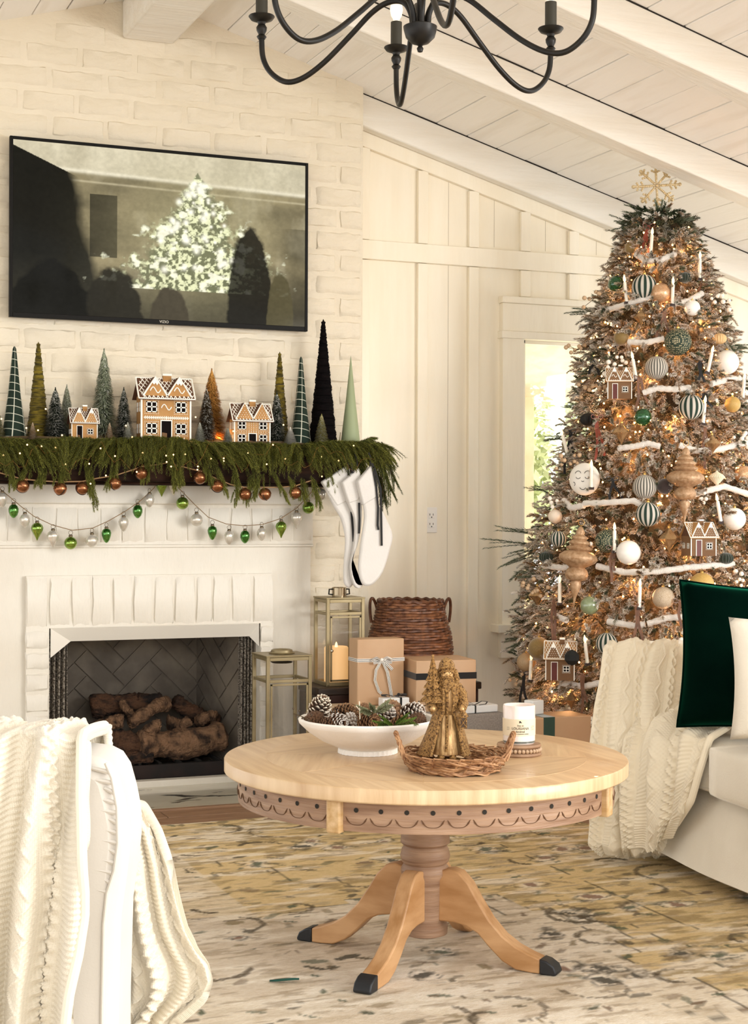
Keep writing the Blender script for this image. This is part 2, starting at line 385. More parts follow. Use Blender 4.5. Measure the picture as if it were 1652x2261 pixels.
# ------------------------------------------------------------------ setting: board and batten wall with window
WY = 6.45
ox0, ox1, oz0, oz1 = 3.365, 4.22, .64, 1.93      # window opening
wl = MB(); t = .06
wl.box(2.5, WY, 0, ox0, WY+t, 2.4); wl.prism([(ox1, 0), (5.55, 0), (5.55, ceil(5.55)), (ox1, ceil(ox1))], WY, WY+t); wl.box(ox0, WY, 0, ox1, WY+t, oz0); wl.prism([(ox0, oz1), (ox1, oz1), (ox1, ceil(ox1)), (ox0, ceil(ox0))], WY, WY+t)
wl.prism([(2.5, 2.4), (ox0, 2.4), (ox0, ceil(ox0)), (2.5, ceil(2.5))], WY, WY+t); 
wr = struct(wl.build('wall_back', WOODW, smooth=0))
def fr(x): return ceil(x)-.146-.065
MB().prism([(2.54, fr(2.54)), (5.5, fr(5.5)), (5.5, ceil(5.5)-.002), (2.54, ceil(2.54)-.002)], 6.425, 6.45).build('frieze_board', WOODW, wr, bev=.003)
part('rail', WOODW, wr, (2.54, 6.424, 2.233, 4.40, 6.45, 2.318), bev=.003)
bx = [(2.56, 2.615), (2.847, 2.897), (3.100, 3.150), (3.363, 3.414), (3.616, 3.668), (3.89, 3.94), (4.16, 4.21), (4.405, 4.456), (4.68, 4.73), (4.95, 5.0), (5.2, 5.25)]
HT = 2.108
for a, b in bx:
    segs = []
    top = fr((a+b)/2)
    if a < 3.2: segs = [(2.32, top), (0.0, 2.231)]
    elif a < 4.3: segs = [(2.32, top), (HT+.002, 2.231), (0, .44)]
    else: segs = [(0, top)]
    for z0, z1 in segs:
        if z1-z0 > .02: part('batten', WOODW, wr, (a, 6.428, z0, b, WY, z1), bev=.003)
part('baseboard', WOODW, wr, (2.54, 6.42, 0, 5.5, WY, .13), bev=.003)
for a in (3.005, 3.235, 3.5, 3.77, 4.3):   # board seams
    part('board_seam', M('seam_shadow_gap', '#a89c84', rough=.9), wr, (a, WY-.0008, 0 if a == 3.005 else 2.33, a+.0012, WY, fr(a)-.0), bev=0)
wi = bpy.data.objects.new('window_1', None); COL.objects.link(wi); struct(wi); wi.location = (3.27, WY, 0)
def wpart(nm, mat, *bxs, bev=.003):
    b = MB()
    for (a, y0, z0, c, y1, z1) in bxs: b.box(a-3.27, y0-WY, z0, c-3.27, y1-WY, z1)
    return b.build(nm, mat, wi, bev=bev)
wpart('casing', WOODW, (3.265, 6.415, .585, ox0+.010, WY+.004, 1.925)); wpart('casing', WOODW, (ox1, 6.415, .585, ox1+.1, WY, 1.925))
wpart('head_fillet', WOODW, (3.255, 6.405, 1.914, ox1+.11, WY+.004, 1.948))
wpart('header', WOODW, (3.265, 6.415, 1.948, ox1+.10, WY, 2.076)); wpart('header_cap', WOODW, (3.258, 6.405, 2.076, ox1+.107, WY, 2.106))
wpart('sill', WOODW, (3.225, 6.37, .575, ox1+.14, WY+.05, .612)); wpart('apron', WOODW, (3.262, 6.42, .455, ox1+.10, WY, .575))
FRM = M('cream_window_frame', '#f4ecd9', rough=.4)
wpart('sash', FRM, (ox0, 6.47, oz0-.03, ox0+.045, 6.50, oz1), (ox1-.045, 6.47, oz0-.03, ox1, 6.50, oz1), (ox0, 6.47, oz1-.03, ox1, 6.50, oz1+.01), (ox0, 6.47, oz0-.03, ox1, 6.50, oz0+.03))
wpart('reveal', FRM, (ox0-.02, WY+.001, oz0-.05, ox0+.004, WY+.08, oz1+.02), (ox1-.004, WY+.001, oz0-.05, ox1+.02, WY+.08, oz1+.02), (ox0, WY+.001, oz1-.004, ox1, WY+.08, oz1+.02), bev=0)
gm = bpy.data.materials.new('window_glass'); gm.use_nodes = True; nt = gm.node_tree; nt.nodes.clear()
o_ = nt.nodes.new('ShaderNodeOutputMaterial'); ms = nt.nodes.new('ShaderNodeMixShader'); tr = nt.nodes.new('ShaderNodeBsdfTransparent'); gl = nt.nodes.new('ShaderNodeBsdfGlossy'); gl.inputs['Roughness'].default_value = .02
ms.inputs[0].default_value = .06; nt.links.new(tr.outputs[0], ms.inputs[1]); nt.links.new(gl.outputs[0], ms.inputs[2]); nt.links.new(ms.outputs[0], o_.inputs[0]); GLASS = gm
wpart('pane', GLASS, (ox0+.04, 6.484, oz0, ox1-.04, 6.487, oz1-.03), bev=0)
# outlet
ot = thing('wall_outlet', 'white double socket outlet beside the first wall batten', 'outlet', (2.918, WY, 1.085))
MB().box(-.022, -.006, -.057, .035, 0, .057).build('cover_plate', M('white_plastic', '#f2efe9', rough=.3), ot, bev=.003)
for z in (.02, -.022):
    MB().box(-.008, -.008, z-.013, .022, -.005, z+.013).build('socket', MC['white_plastic'], ot, bev=.003)
    sl = MB()
    for dx in (-.002, .014): sl.box(dx-.0012, -.0085, z+.000, dx+.0012, -.0075, z+.009)
    sl.box(.004, -.0085, z-.010, .009, -.0075, z-.005); sl.build('slot', DARK, ot, smooth=0)
# ------------------------------------------------------------------ rug
def fbm(u, v, seed, octv=4, sx=1., sy=1.):
    r = np.random.default_rng(seed); out = np.zeros_like(u); amp = 1; fr = 1; tot = 0
    for o in range(octv):
        n = 64; g = r.random((n, n)); x = (u*sx*fr) % n; y = (v*sy*fr) % n
        xi = x.astype(int); yi = y.astype(int); fx = x-xi; fy = y-yi; fx = fx*fx*(3-2*fx); fy = fy*fy*(3-2*fy)
        a = g[xi % n, yi % n]; b = g[(xi+1) % n, yi % n]; c = g[xi % n, (yi+1) % n]; d = g[(xi+1) % n, (yi+1) % n]
        out += amp*((a*(1-fx)+b*fx)*(1-fy)+(c*(1-fx)+d*fx)*fy); tot += amp; amp *= .5; fr *= 2.03
    return out/tot
RX0, RX1, RY0, RY1 = -.1, 2.86, 1.0, 5.455
st = .0085
gx = np.arange(RX0, RX1+st, st); gy = np.arange(3.0, RY1+st, st); gy = np.concatenate([np.arange(RY0, 3.0, .03), gy])
U, V = np.meshgrid(gx, gy); cx_, cy_ = (RX0+RX1)/2, (RY0+RY1)/2+.15
wob = .02*(fbm(U, V, 3, 3, 7, 7)-.5)
px_, py_ = np.abs(U-cx_)+wob, np.abs(V-cy_)+wob
def L3(h): return np.array(srgb(h)[:3])
base = L3('#ded4c2')[None, None]*np.ones(U.shape+(1,))
n1 = fbm(U, V, 11, 5, 5, 22); n2 = fbm(U, V, 12, 4, 3, 3); n3 = fbm(U, V, 13, 5, 14, 60)
def mixc(c, f): 
    global base
    f = np.clip(f, 0, 1)[..., None]; base = base*(1-f)+L3(c)*f
border = ((px_ > .76+.06*np.round(np.sin(V*9))) | (py_ > .78+.05*np.round(np.sin(U*8))))*np.where(U < 1.35, .45, 1.)  # left side paled: bright daylight on the rug put into the colour
mixc('#cfb784', border*.85)
mixc('#b9a894', (n2 > .52)*.35*(border < .2)); mixc('#e9e2d4', np.clip((n1-.5)*5, 0, .75))
mixc('#a5957f', np.clip((n3-.58)*7, 0, .7)); mixc('#a08c66', np.clip((fbm(U, V, 15, 5, 9, 38)-.57)*8, 0, .8)*(border*.7+.3))
# stepped outlines of the field and medallion
def line(d, w_=.006): return np.clip(1.4-np.abs(d)/w_, 0, 1)
stepf = np.round((px_+py_*.0)*6)/6
dist = [np.maximum(px_-1.02, py_-1.65), np.maximum(px_-.94, py_-1.55), np.maximum(px_-1.30, py_-2.0),
        px_*.9+np.round(py_*5)/5*.62-.92, px_*.9+np.round(py_*5)/5*.62-.80, np.maximum(px_-.42+np.round(py_*7)/7*.25, py_-.62)]
brk = fbm(U, V, 21, 3, 10, 10) > .43
dist.append(np.maximum(px_-.76-.06*np.round(np.sin(V*9)), py_-.78-.05*np.round(np.sin(U*8))))
for q in (dist[0], dist[3], dist[6]): mixc('#4a4338', line(q, .004)*.8*brk)
# palmettes, leaves and scrolls worn into the pile
rr = np.random.default_rng(5)
def stamp(cx, cy, ang, a, b, col, f, ring=False, edge=.2):
    i0, i1 = np.searchsorted(gx, [cx-1.3*max(a, b), cx+1.3*max(a, b)]); j0, j1 = np.searchsorted(gy, [cy-1.3*max(a, b), cy+1.3*max(a, b)])
    if i1-i0 < 1 or j1-j0 < 1: return
    u = U[j0:j1, i0:i1]-cx; v = V[j0:j1, i0:i1]-cy; c, s = math.cos(ang), math.sin(ang)
    x = (u*c+v*s)/a; y = (-u*s+v*c)/b; d = np.sqrt(x*x+y*y)+(n3[j0:j1, i0:i1]-.5)*1.6+(n1[j0:j1, i0:i1]-.5)*.8
    k = np.clip((1-np.abs(d-.75)/.25) if ring else (1-d)/edge, 0, 1)*f
    base[j0:j1, i0:i1] = base[j0:j1, i0:i1]*(1-k[..., None])+L3(col)*k[..., None]
for i in range(900):
    cx, cy = rr.uniform(RX0, RX1), rr.uniform(2.8, RY1); a = rr.uniform(.012, .035)
    stamp(cx, cy, rr.choice([0, pi/2, .6, -.6])+rr.normal()*.2, a, a*rr.uniform(.25, .55), rr.choice(['#4c483e', '#6d6452', '#57604f', '#94866c', '#7c6a58']), rr.uniform(.5, .95))
for i in range(75):
    cx, cy = rr.uniform(RX0, RX1), rr.uniform(2.8, RY1); a = rr.uniform(.05, .085)
    stamp(cx, cy, rr.uniform(0, 3), a*1.1, a*.55, '#efe8dc', .7, edge=.8); stamp(cx, cy, rr.uniform(0, 3), a, a*.5, rr.choice(['#3f3d37', '#6b5f4e', '#4d5148']), .8, ring=True); stamp(cx, cy, rr.uniform(0, 3), a*.4, a*.25, rr.choice(['#43413a', '#8a6d5d', '#56604f']), .9)
for i in range(70):   # scrolls
    cx, cy, t0, r0 = rr.uniform(RX0, RX1), rr.uniform(2.8, RY1), rr.uniform(0, 6), rr.uniform(.05, .13)
    for t in np.linspace(0, rr.uniform(1.5, 3.5), 16): stamp(cx+r0*math.cos(t0+t)*(1-t*.08), cy+r0*math.sin(t0+t)*(1-t*.08), 0, .010, .010, '#5b5142', .7)
h = .009+.0025*(n3-.5)+.003*(fbm(U, V, 31, 3, 2, 2)-.5)
ed = np.minimum(np.minimum(U-RX0, RX1-U), np.minimum(V-RY0, RY1-V)); h = np.where(ed < st*.8, .0005, h)
edw = (V > RY1-.02); Vw = V+np.where(edw, .012*(fbm(U, V*0, 41, 3, 9, 1)-.5)*2, 0)
ny, nx = U.shape; idx = np.arange(ny*nx).reshape(ny, nx)
Fq = np.stack([idx[:-1, :-1], idx[:-1, 1:], idx[1:, 1:], idx[1:, :-1]], -1).reshape(-1, 4)
RUGM = M('distressed_wool_rug', '#ffffff', '#efe9df', vc='Col', rough=.95, nscale=60, stretch=(1, 5, 1), bump=.8, bscale=160, bstretch=(1, 3, 1), spec=.1)
me = fastmesh('area_rug', np.stack([U, Vw, h], -1).reshape(-1, 3), Fq, RUGM, True); vcol(me, np.clip(base*1.14, 0, .92).reshape(-1, 3))
tag(link('area_rug', me), 'large faded cream and brown patterned wool rug under the round table', 'rug')

# ------------------------------------------------------------------ round coffee table
OAK = M('bleached_oak', '#d6b68c', '#b8935f', rough=.42, nscale=5, stretch=(1.2, 9, 9), bump=.25, bscale=24, detail=6, coord='Object', coat=.08)
OAKT = M('bleached_oak_top', '#dcbf97', '#b8936a', rough=.36, nscale=4, stretch=(11, .8, 1), ramp=(.3, .8), bump=.12, bscale=30, detail=7, coat=.12)
OAKP = M('whitewashed_oak', '#ab8b70', '#7d5d47', rough=.5, nscale=4, stretch=(1.5, 1.5, 16), ramp=(.3, .75), bump=.7, bscale=12, bstretch=(1, 1, 14), detail=6)
OAKL = M('honey_oak_leg', '#c89d70', '#a87b4d', rough=.45, nscale=4, stretch=(1.5, 8, 5), bump=.2, bscale=16)
TX, TY, TT = 1.62, 3.60, .512
tb = thing('coffee_table', 'round pale oak pedestal coffee table with carved scalloped apron', 'table', (TX, TY, .01), 0)
RTB = .5025; zt = TT-.01
top = MB().lathe([(0, zt-.036), (.485, zt-.034), (RTB-.003, zt-.034), (RTB, zt-.031), (RTB, zt-.004), (RTB-.002, zt-.001), (RTB-.006, zt), (0, zt)], n=96, cap=False).build('tabletop', OAKT, tb, smooth=40)
# inlaid wedges: grain changes direction in segments (thin veneer pieces)
for k in range(8):
    a0 = k*pi/4+.35; rm = rotm('Z', a0)
    b = MB(); vs = [(0.004, 0, 0)]+[(.40*math.cos(t), .40*math.sin(t), 0) for t in np.linspace(.003, pi/4-.003, 10)]
    n_ = len(vs); vs = [(x, y, 0) for x, y, _ in vs]+[(x, y, .0006) for x, y, _ in vs]
    b.add(vs, [tuple(range(n_, 2*n_))]+[(i, (i+1) % n_, (i+1) % n_+n_, i+n_) for i in range(n_)])
    o = b.build('veneer_wedge', OAKT, tb, smooth=0, loc=(0, 0, zt-.0001)); o.rotation_euler = (0, 0, a0)
ap = MB(); RA = .468; za, zb = .398, zt-.034
ap.lathe([(RA-.02, za), (RA, za), (RA, zb), (RA-.02, zb), (RA-.02, za)], n=96, cap=False)
apo = ap.build('apron', OAKP, tb, smooth=40)
base_a = math.atan2(-FWD[1], -FWD[0])   # direction from table to camera
# four applied blocks on the apron and carved scallop strips between them
blocks = [base_a+q for q in (-.475, 1.10, 1.10+pi/2, -.475-pi/2)]
blocks[1] = base_a+1.10
for a in blocks:
    o = MB().box(RA-.012, -.018, za-.006, RA+.016, .018, zb).build('corner_block', OAK, tb, bev=.005); o.rotation_euler = (0, 0, a)
CARV = M('carved_recess', '#5d4029', rough=.9)
blocks_s = sorted([(a+2*pi) % (2*pi) for a in blocks])
hm = MB().add([(0, .0055*math.cos(t), .0055*math.sin(t)) for t in np.linspace(0, 2*pi, 12, endpoint=False)], [tuple(range(12))]).mesh('drilled_hole', DARK, 0, recalc=False)
for i, a in enumerate(blocks_s):
    b_ = blocks_s[(i+1) % 4]+(2*pi if i == 3 else 0); n_ = max(1, round((b_-a-.09)/.128)); stp = (b_-a-.09)/n_
    for k in range(n_):
        c0 = a+.045+stp*(k+.5)
        link('drilled_hole', hm, apo, ((RA+.0012)*math.cos(c0), (RA+.0012)*math.sin(c0), za+.048), rot=(0, 0, c0))
        pts = []
        for t in np.linspace(-1, 1, 13):
            aa = c0+t*stp*.44; pts.append(((RA+.0005)*math.cos(aa), (RA+.0005)*math.sin(aa), za+.015+.017*abs(t)**3.2))
        MB().tube(pts, [.0007+.0042*abs(t)**6 if abs(t) < .95 else .0006 for t in np.linspace(-1, 1, 13)], n=5).build('scallop_carving', CARV, apo, smooth=0)
MB().lathe([(.055, za+.01), (.056, .335), (.054, .325), (.061, .30), (.062, .285), (.054, .278), (.059, .268), (.063, .252), (.059, .238), (.053, .232), (.060, .222), (.061, .210), (.054, .198), (.052, .10), (.05, .088), (.058, .08), (.056, .058), (.04, .052), (0, .052)], n=32).build('pedestal', OAKP, tb, smooth=50)
topc = [(.045, .222), (.075, .228), (.10, .222), (.125, .198), (.15, .158), (.18, .115), (.215, .08), (.25, .058), (.285, .044), (.312, .036)]
botc = [(.312, 0.0), (.285, .0), (.25, .002), (.215, .018), (.18, .048), (.15, .078), (.12, .092), (.09, .097), (.045, .097)]
capc = [(.312, .037), (.33, .033), (.348, .022), (.355, .006), (.352, 0), (.312, 0)]
def legp(poly, wd, nm, mat, a, parent):
    o = MB().prism(poly, -wd, wd).build(nm, mat, parent, bev=.004); return o
for k in range(4):
    a = math.radians(-48.5)+k*pi/2
    lg = legp(topc+botc, .021, 'leg', OAKL, a, tb); lg.rotation_euler = (0, 0, a)
    c_ = legp(capc, .023, 'toe_cap', M('black_iron_cap', '#2b2c2e', rough=.45, metal=.3), a, lg)
bz = TT
# ------------------------------------------------------------------ soft furnishing helpers
def rbox(dx, dy, dz, r, n=10, puff=0., wr=0., seed=0):
    b = MB(); vs = {}; r3 = np.random.default_rng(seed)
    g = np.linspace(-1, 1, n+1); H = np.array([dx, dy, dz])/2
    allv = []; fs = []
    for ax in range(3):
        for sg in (-1, 1):
            o = len(allv)
            for i in g:
                for j in g:
                    p = np.zeros(3); p[ax] = sg; p[(ax+1) % 3] = i; p[(ax+2) % 3] = j
                    q = np.sign(p)*(1-(1-np.abs(p))**1.6)*H if r > .03 else p*H
                    inner = np.clip(q, -(H-r), H-r); d = q-inner; L = np.linalg.norm(d)
                    if L > 1e-9: q = inner+d/L*r
                    f = (1-i*i)*(1-j*j); q = q+np.eye(3)[ax]*sg*puff*f
                    allv.append(q)
            for i in range(n):
                for j in range(n):
                    a = o+i*(n+1)+j; t = (a, a+n+1, a+n+2, a+1); fs.append(t if sg > 0 else t[::-1])
    V = np.array(allv)
    if wr:
        for k in range(5):
            d = r3.normal(size=3); ph = r3.uniform(0, 6); fq = r3.uniform(4, 14)
            V = V+wr*np.sin((V@d)*fq+ph)[:, None]*(V/(np.linalg.norm(V, axis=1, keepdims=True)+1e-6))/ (1+k)
    return b.add(V, fs)
def weld(o, d=.0005):
    m_ = o.modifiers.new('weld', 'WELD'); m_.merge_threshold = d; return o
LINEN = M('white_slipcover_linen', '#d2cdc5', '#c9c4bb', rough=.85, nscale=5, bump=.06, bscale=260, sheen=.2)
LINE2 = M('warm_white_sofa_linen', '#ece4d4', '#e2d9c7', rough=.85, nscale=4, bump=.3, bscale=200, sheen=.2)
from numpy import interp
def smooth1(A, it=2, axis=0):
    for _ in range(it):
        A = A.copy(); sl = [slice(None)]*A.ndim; s0 = sl[:]; s1 = sl[:]; s2 = sl[:]
        s0[axis] = slice(0, -2); s1[axis] = slice(1, -1); s2[axis] = slice(2, None); A[tuple(s1)] = (A[tuple(s0)]+2*A[tuple(s1)]+A[tuple(s2)])/4
    return A
# knitted wool: bump from stitches laid out on the blanket's own UVs
def knit(name, col, su, sv):
    mt = M(name, col, rough=.95, sheen=.3, spec=.15); nt = mt.node_tree; N = nt.nodes; L = nt.links; b = N['Principled BSDF']
    uv = N.new('ShaderNodeUVMap'); uv.uv_map = 'UVMap'; mp = N.new('ShaderNodeMapping'); mp.inputs['Scale'].default_value = (su, sv, 1); L.new(uv.outputs[0], mp.inputs[0])
    w1 = N.new('ShaderNodeTexWave'); w1.bands_direction = 'X'; w1.inputs['Scale'].default_value = 1; w1.inputs['Distortion'].default_value = 1.2; w1.inputs['Detail'].default_value = 1; w1.inputs['Detail Scale'].default_value = 3
    w2 = N.new('ShaderNodeTexWave'); w2.bands_direction = 'Y'; w2.inputs['Scale'].default_value = 1.6; w2.inputs['Distortion'].default_value = 1.5; w2.inputs['Detail Scale'].default_value = 4
    L.new(mp.outputs[0], w1.inputs[0]); L.new(mp.outputs[0], w2.inputs[0])
    mu = N.new('ShaderNodeMath'); mu.operation = 'MULTIPLY'; L.new(w1.outputs['Fac'], mu.inputs[0]); L.new(w2.outputs['Fac'], mu.inputs[1])
    bp = N.new('ShaderNodeBump'); bp.inputs['Strength'].default_value = .35; bp.inputs['Distance'].default_value = .003; L.new(mu.outputs[0], bp.inputs['Height']); L.new(bp.outputs[0], b.inputs['Normal'])
    return mt
def cloth(name, G, mat, th=.012, disp=None, parent=None, flip=False):
    """G: (a,b,3) grid; displaced along its normals by disp(u,v); UVs 0..1"""
    a, b, _ = G.shape; du = np.gradient(G, axis=1); dv = np.gradient(G, axis=0); nrm = np.cross(du, dv); nrm /= (np.linalg.norm(nrm, axis=2, keepdims=True)+1e-9)
    if flip: nrm = -nrm
    vv, uu = np.meshgrid(np.linspace(0, 1, a), np.linspace(0, 1, b), indexing='ij')
    inner = G-smooth1(smooth1(nrm, 8, 0), 8, 1)*th
    if disp is not None: G = G+nrm*disp(uu, vv)[..., None]
    idx = np.arange(a*b).reshape(a, b); F = np.stack([idx[:-1, :-1], idx[:-1, 1:], idx[1:, 1:], idx[1:, :-1]], -1).reshape(-1, 4)
    if flip: F = F[:, ::-1]
    n_ = a*b; ring = np.concatenate([idx[0, :-1], idx[:-1, -1], idx[-1, :0:-1], idx[:0:-1, 0]]); rn = np.roll(ring, -1)
    Sd = np.stack([ring, rn, rn+n_, ring+n_], -1)
    if not flip: Sd = Sd[:, ::-1]
    FA = np.concatenate([F, F[:, ::-1]+n_, Sd])
    me = fastmesh(name, np.concatenate([G.reshape(-1, 3), inner.reshape(-1, 3)]), FA, mat, True)
    uvp = np.stack([uu, vv], -1).reshape(-1, 2); uvp = np.concatenate([uvp, uvp])
    ul = me.uv_layers.new(name='UVMap'); ul.data.foreach_set('uv', uvp[FA.ravel()].astype(np.float32).ravel())
    return link(name, me, parent)
def cable(nc, nr, amp=.006, ribs=4):
    """real relief: fine ribs between twisted cables and zigzags"""
    def f(u, v):
        x = u*nc; c = np.floor(x); t = x-c; kind = c.astype(int) % 3; win = np.sin(pi*t)**2
        rib = (.5+.5*np.cos(2*pi*(v*nr*5.5+.25*np.abs(t-.5))))**.7
        s1_ = .5+.20*np.sin(2*pi*v*nr*1.2); s2_ = .5-.20*np.sin(2*pi*v*nr*1.2)
        over = np.cos(2*pi*v*nr*1.2) > 0
        cab = np.maximum(np.exp(-((t-s1_)/.12)**2)*(1+.35*over), np.exp(-((t-s2_)/.12)**2)*(1+.35*(~over)))
        cab = cab*(.85+.15*np.cos(2*pi*(v*nr*7+t*1.5)))
        zg = np.abs(((v*nr*.9) % 1)-.5)*2; z = np.exp(-((t-.22-.56*zg)/.08)**2)
        moss = .5+.5*np.cos(2*pi*t*5)*np.cos(2*pi*v*nr*5.5)
        return amp*(np.where(kind == 0, 1.15*cab, np.where(kind == 1, .42*rib+.25*win, .8*z*win+.30*moss)))
    return f
KN = knit('cream_knitted_wool', '#ddd4c1', 42, 60); KN2 = knit('cream_cable_knit_wool', '#f2e6cd', 60, 90)
# ------------------------------------------------------------------ armchair in the left foreground (seen from behind its arm)
D0 = 2.28
def cz(y, d): return ZC-(y-1130.5)/FPX*d
def cl(x, d): return (x-826)/FPX*d
org = FWD*D0; ch = thing('armchair', 'white slipcovered armchair in the left foreground under a knitted throw', 'armchair', (org[0], org[1], .01), -TH)
# chair local axes: x lateral, y depth, z up
prof = [(285, 1860), (284, 1900), (276, 1970), (266, 2050), (262, 2261), (262, 2790)]
left_x = cl(-420, D0)
outl = [(left_x, .03), (cl(258, D0), .03), (cl(260, D0), cz(2261, D0)), (cl(265, D0), cz(2050, D0)), (cl(276, D0), cz(1970, D0)), (cl(284, D0), cz(1900, D0)), (cl(283, D0), cz(1840, D0)), (cl(272, D0), cz(1785, D0)), (cl(258, D0), cz(1735, D0)), (cl(240, D0), cz(1708, D0)), (cl(212, D0), cz(1694, D0)), (cl(175, D0), cz(1690, D0)), (left_x, cz(1680, D0))]
MB().prism(outl, 0, .17).build('back_panel', LINEN, ch, bev=.028)
MB().tube([(cl(x, D0), .0, cz(y, D0)) for x, y in ((236, 1702), (250, 1735), (262, 1800), (264, 1880), (256, 1940), (240, 1990), (233, 2060), (230, 2261), (230, 2600))], .0032, n=8).build('piping', LINEN, ch)
for k, y in enumerate(range(1725, 1990, 22)):   # gathers along the piping
    xe = interp(y, [1702, 1800, 1880, 1990], [245, 260, 262, 242]); L_g = 26+14*math.sin(k*2.1)
    MB().tube([(cl(xe-1, D0), .0022, cz(y, D0)), (cl(xe-L_g*.6, D0), .0026, cz(y-4, D0)), (cl(xe-L_g*1.7, D0), .0042, cz(y-10, D0))], [.0035, .0034, .003], n=6).build('gather', LINEN, ch)
rbs = rbox(.9, .62, .2, .06, n=8, puff=.02).xf(t=(cl(262, D0)-.47, .50, .36)); weld(rbs.build('seat_cushion', LINEN, ch, smooth=60))
rbs = rbox(.95, .66, .26, .03, n=6).xf(t=(cl(262, D0)-.49, .51, .16)); weld(rbs.build('seat_base', LINEN, ch, smooth=60))
# throw, near side: hangs over the chair back in deep vertical folds
nu, nv = 260, 360
us = np.linspace(0, 1, nu); vs_ = np.linspace(0, 1, nv)
G = np.zeros((nv, nu, 3))
for j, v in enumerate(vs_):
    # v: 0 behind the back -> over the crest -> down the near face
    s = v*1.0
    if s < .10: y0 = 1760-(s/.10)*110; dep = .19+.03
    elif s < .2: y0 = 1650-math.sin((s-.1)/.1*pi/2)*22; dep = .19-(s-.1)/.1*.21
    else: y0 = 1628+(s-.2)/.8*780; dep = -.025-.03*min(1, (s-.2)*3)
    xr = interp(y0, [1628, 1660, 1700, 1760, 1850, 1950, 2000, 2080, 2160, 2261, 2420], [190, 196, 200, 203, 212, 219, 218, 208, 192, 180, 150])
    xl = -330
    for i, u in enumerate(us):
        x = xl+(xr-xl)*u; x += 12*math.sin((y0-1628)*.0075+x*.012)*math.sin(pi*u)
        crest = 24*math.sin((x+30)/26.0)+14*math.sin(x/13.+1.3)   # bunched crest
        yy_ = y0+(crest if s < .35 else crest*max(0, 1-(s-.35)*4))*.35
        ph = x*.062+(y0-1628)*.0045*math.sin(x*.01+.5)+.9*math.sin((y0-1628)*.004)
        fold = (.5+.5*math.sin(ph))**1.4
        fold2 = .5+.5*math.sin(ph*2.3+y0*.006)
        amp = .052*min(1, .45+s)
        d = D0+dep-amp*fold-.010*fold2-.02*max(0, (u-.93)/.07)*0
        G[j, i] = (cl(x, D0), d-D0, cz(yy_, D0))
G = smooth1(smooth1(G, 3, 0), 2, 1)
th1 = thing('knitted_throw', 'chunky cream knitted throw bunched over the foreground armchair', 'blanket', (org[0], org[1], .01), -TH)
cloth('near_fold', G, KN, th=.014, disp=cable(11, 14, .0055), parent=th1, flip=True)
# rolled ribbed edge of the throw
ed_ = [G[j, -1]-np.array([0, .006, 0]) for j in range(40, nv, 6)]
MB().tube(ed_, .0075, n=10).build('ribbed_border', KN, th1)
# far side of the same throw spilling off the seat
D1 = 2.52; nu, nv = 200, 300; G = np.zeros((nv, nu, 3))
for j, v in enumerate(np.linspace(0, 1, nv)):
    y0 = 1775+v*640
    xr = interp(y0, [1775, 1800, 1860, 1930, 2000, 2060, 2110, 2140, 2175, 2210, 2240, 2270, 2420], [284, 300, 340, 372, 394, 415, 442, 462, 468, 452, 420, 385, 330])
    xl = 215
    for i, u in enumerate(np.linspace(0, 1, nu)):
        x = xl+(xr-xl)*u; ph = u*13+.8*math.sin(v*5)+v*2
        d = D1-.03*(.5+.5*math.sin(ph))-.012*math.sin(ph*2.2+1)+.10*u**2-.05*u-.04*math.exp(-((v-.55)/.25)**2)*u
        yb = y0+(6*math.sin(u*16) if v > .5 else 0)
        G[j, i] = (cl(x, D0)*D1/D0, d-D0, cz(yb, D1))
G = smooth1(smooth1(G, 3, 0), 2, 1)
cloth('far_fold', G, KN, th=.014, disp=cable(6, 12, .0055), parent=th1, flip=True)
# ------------------------------------------------------------------ sofa on the right
SA = math.radians(6); SFX, SFY = 2.70, 4.84
sf = thing('sofa', 'long warm white slipcovered sofa on the right beside the tree', 'sofa', (SFX, SFY, .01), -SA)
# local: x to the back of the sofa (right), y negative towards camera
def sbox(nm, x0, y0, z0, x1, y1, z1, r=.04, puff=0, mat=LINE2, n=10, wr=0, seed=0, parent=sf):
    return weld(rbox(x1-x0, y1-y0, z1-z0, r, n=n, puff=puff, wr=wr, seed=seed).xf(t=((x0+x1)/2, (y0+y1)/2, (z0+z1)/2)).build(nm, mat, parent, smooth=60), .002)
sbox('arm', .13, -.22, .04, 1.0, -.03, .665, r=.07, n=12)
bs = MB(); A = []
ys = np.linspace(-2.5, -.2, 24); prf = [(.16, .305), (.10, .29), (.085, .25), (.075, .18), (.07, .10), (.06, .05), (.09, .035), (.6, .035)]
for yk in ys: A.append([(x+.008*math.sin(yk*9+z*8), yk, z) for x, z in prf])
bs.grid(np.array(A)); sb_ = bs.build('seat_base', LINE2, sf, smooth=60)
sbox('seat_cushion', .06, -.97, .285, .80, -.235, .435, r=.022, puff=.010, n=12); sbox('seat_cushion', .035, -1.85, .285, .80, -.975, .44, r=.022, puff=.008, n=12)
sbox('seat_cushion', .06, -2.6, .285, .80, -1.855, .435, r=.035, puff=.015)
sbox('back_rest', .78, -2.6, .10, 1.0, -.2, .78, r=.07)
MB().tube([(.062, y, .30) for y in np.linspace(-.96, -.25, 8)], .004, n=6).build('piping', LINE2, sf)
for yk in (-.12, -2.4):
    MB().lathe([(.02, 0), (.026, .05)], n=10, c=(.1, yk, 0)).build('foot', M('dark_walnut_foot', '#3a2a20', rough=.4), sf)
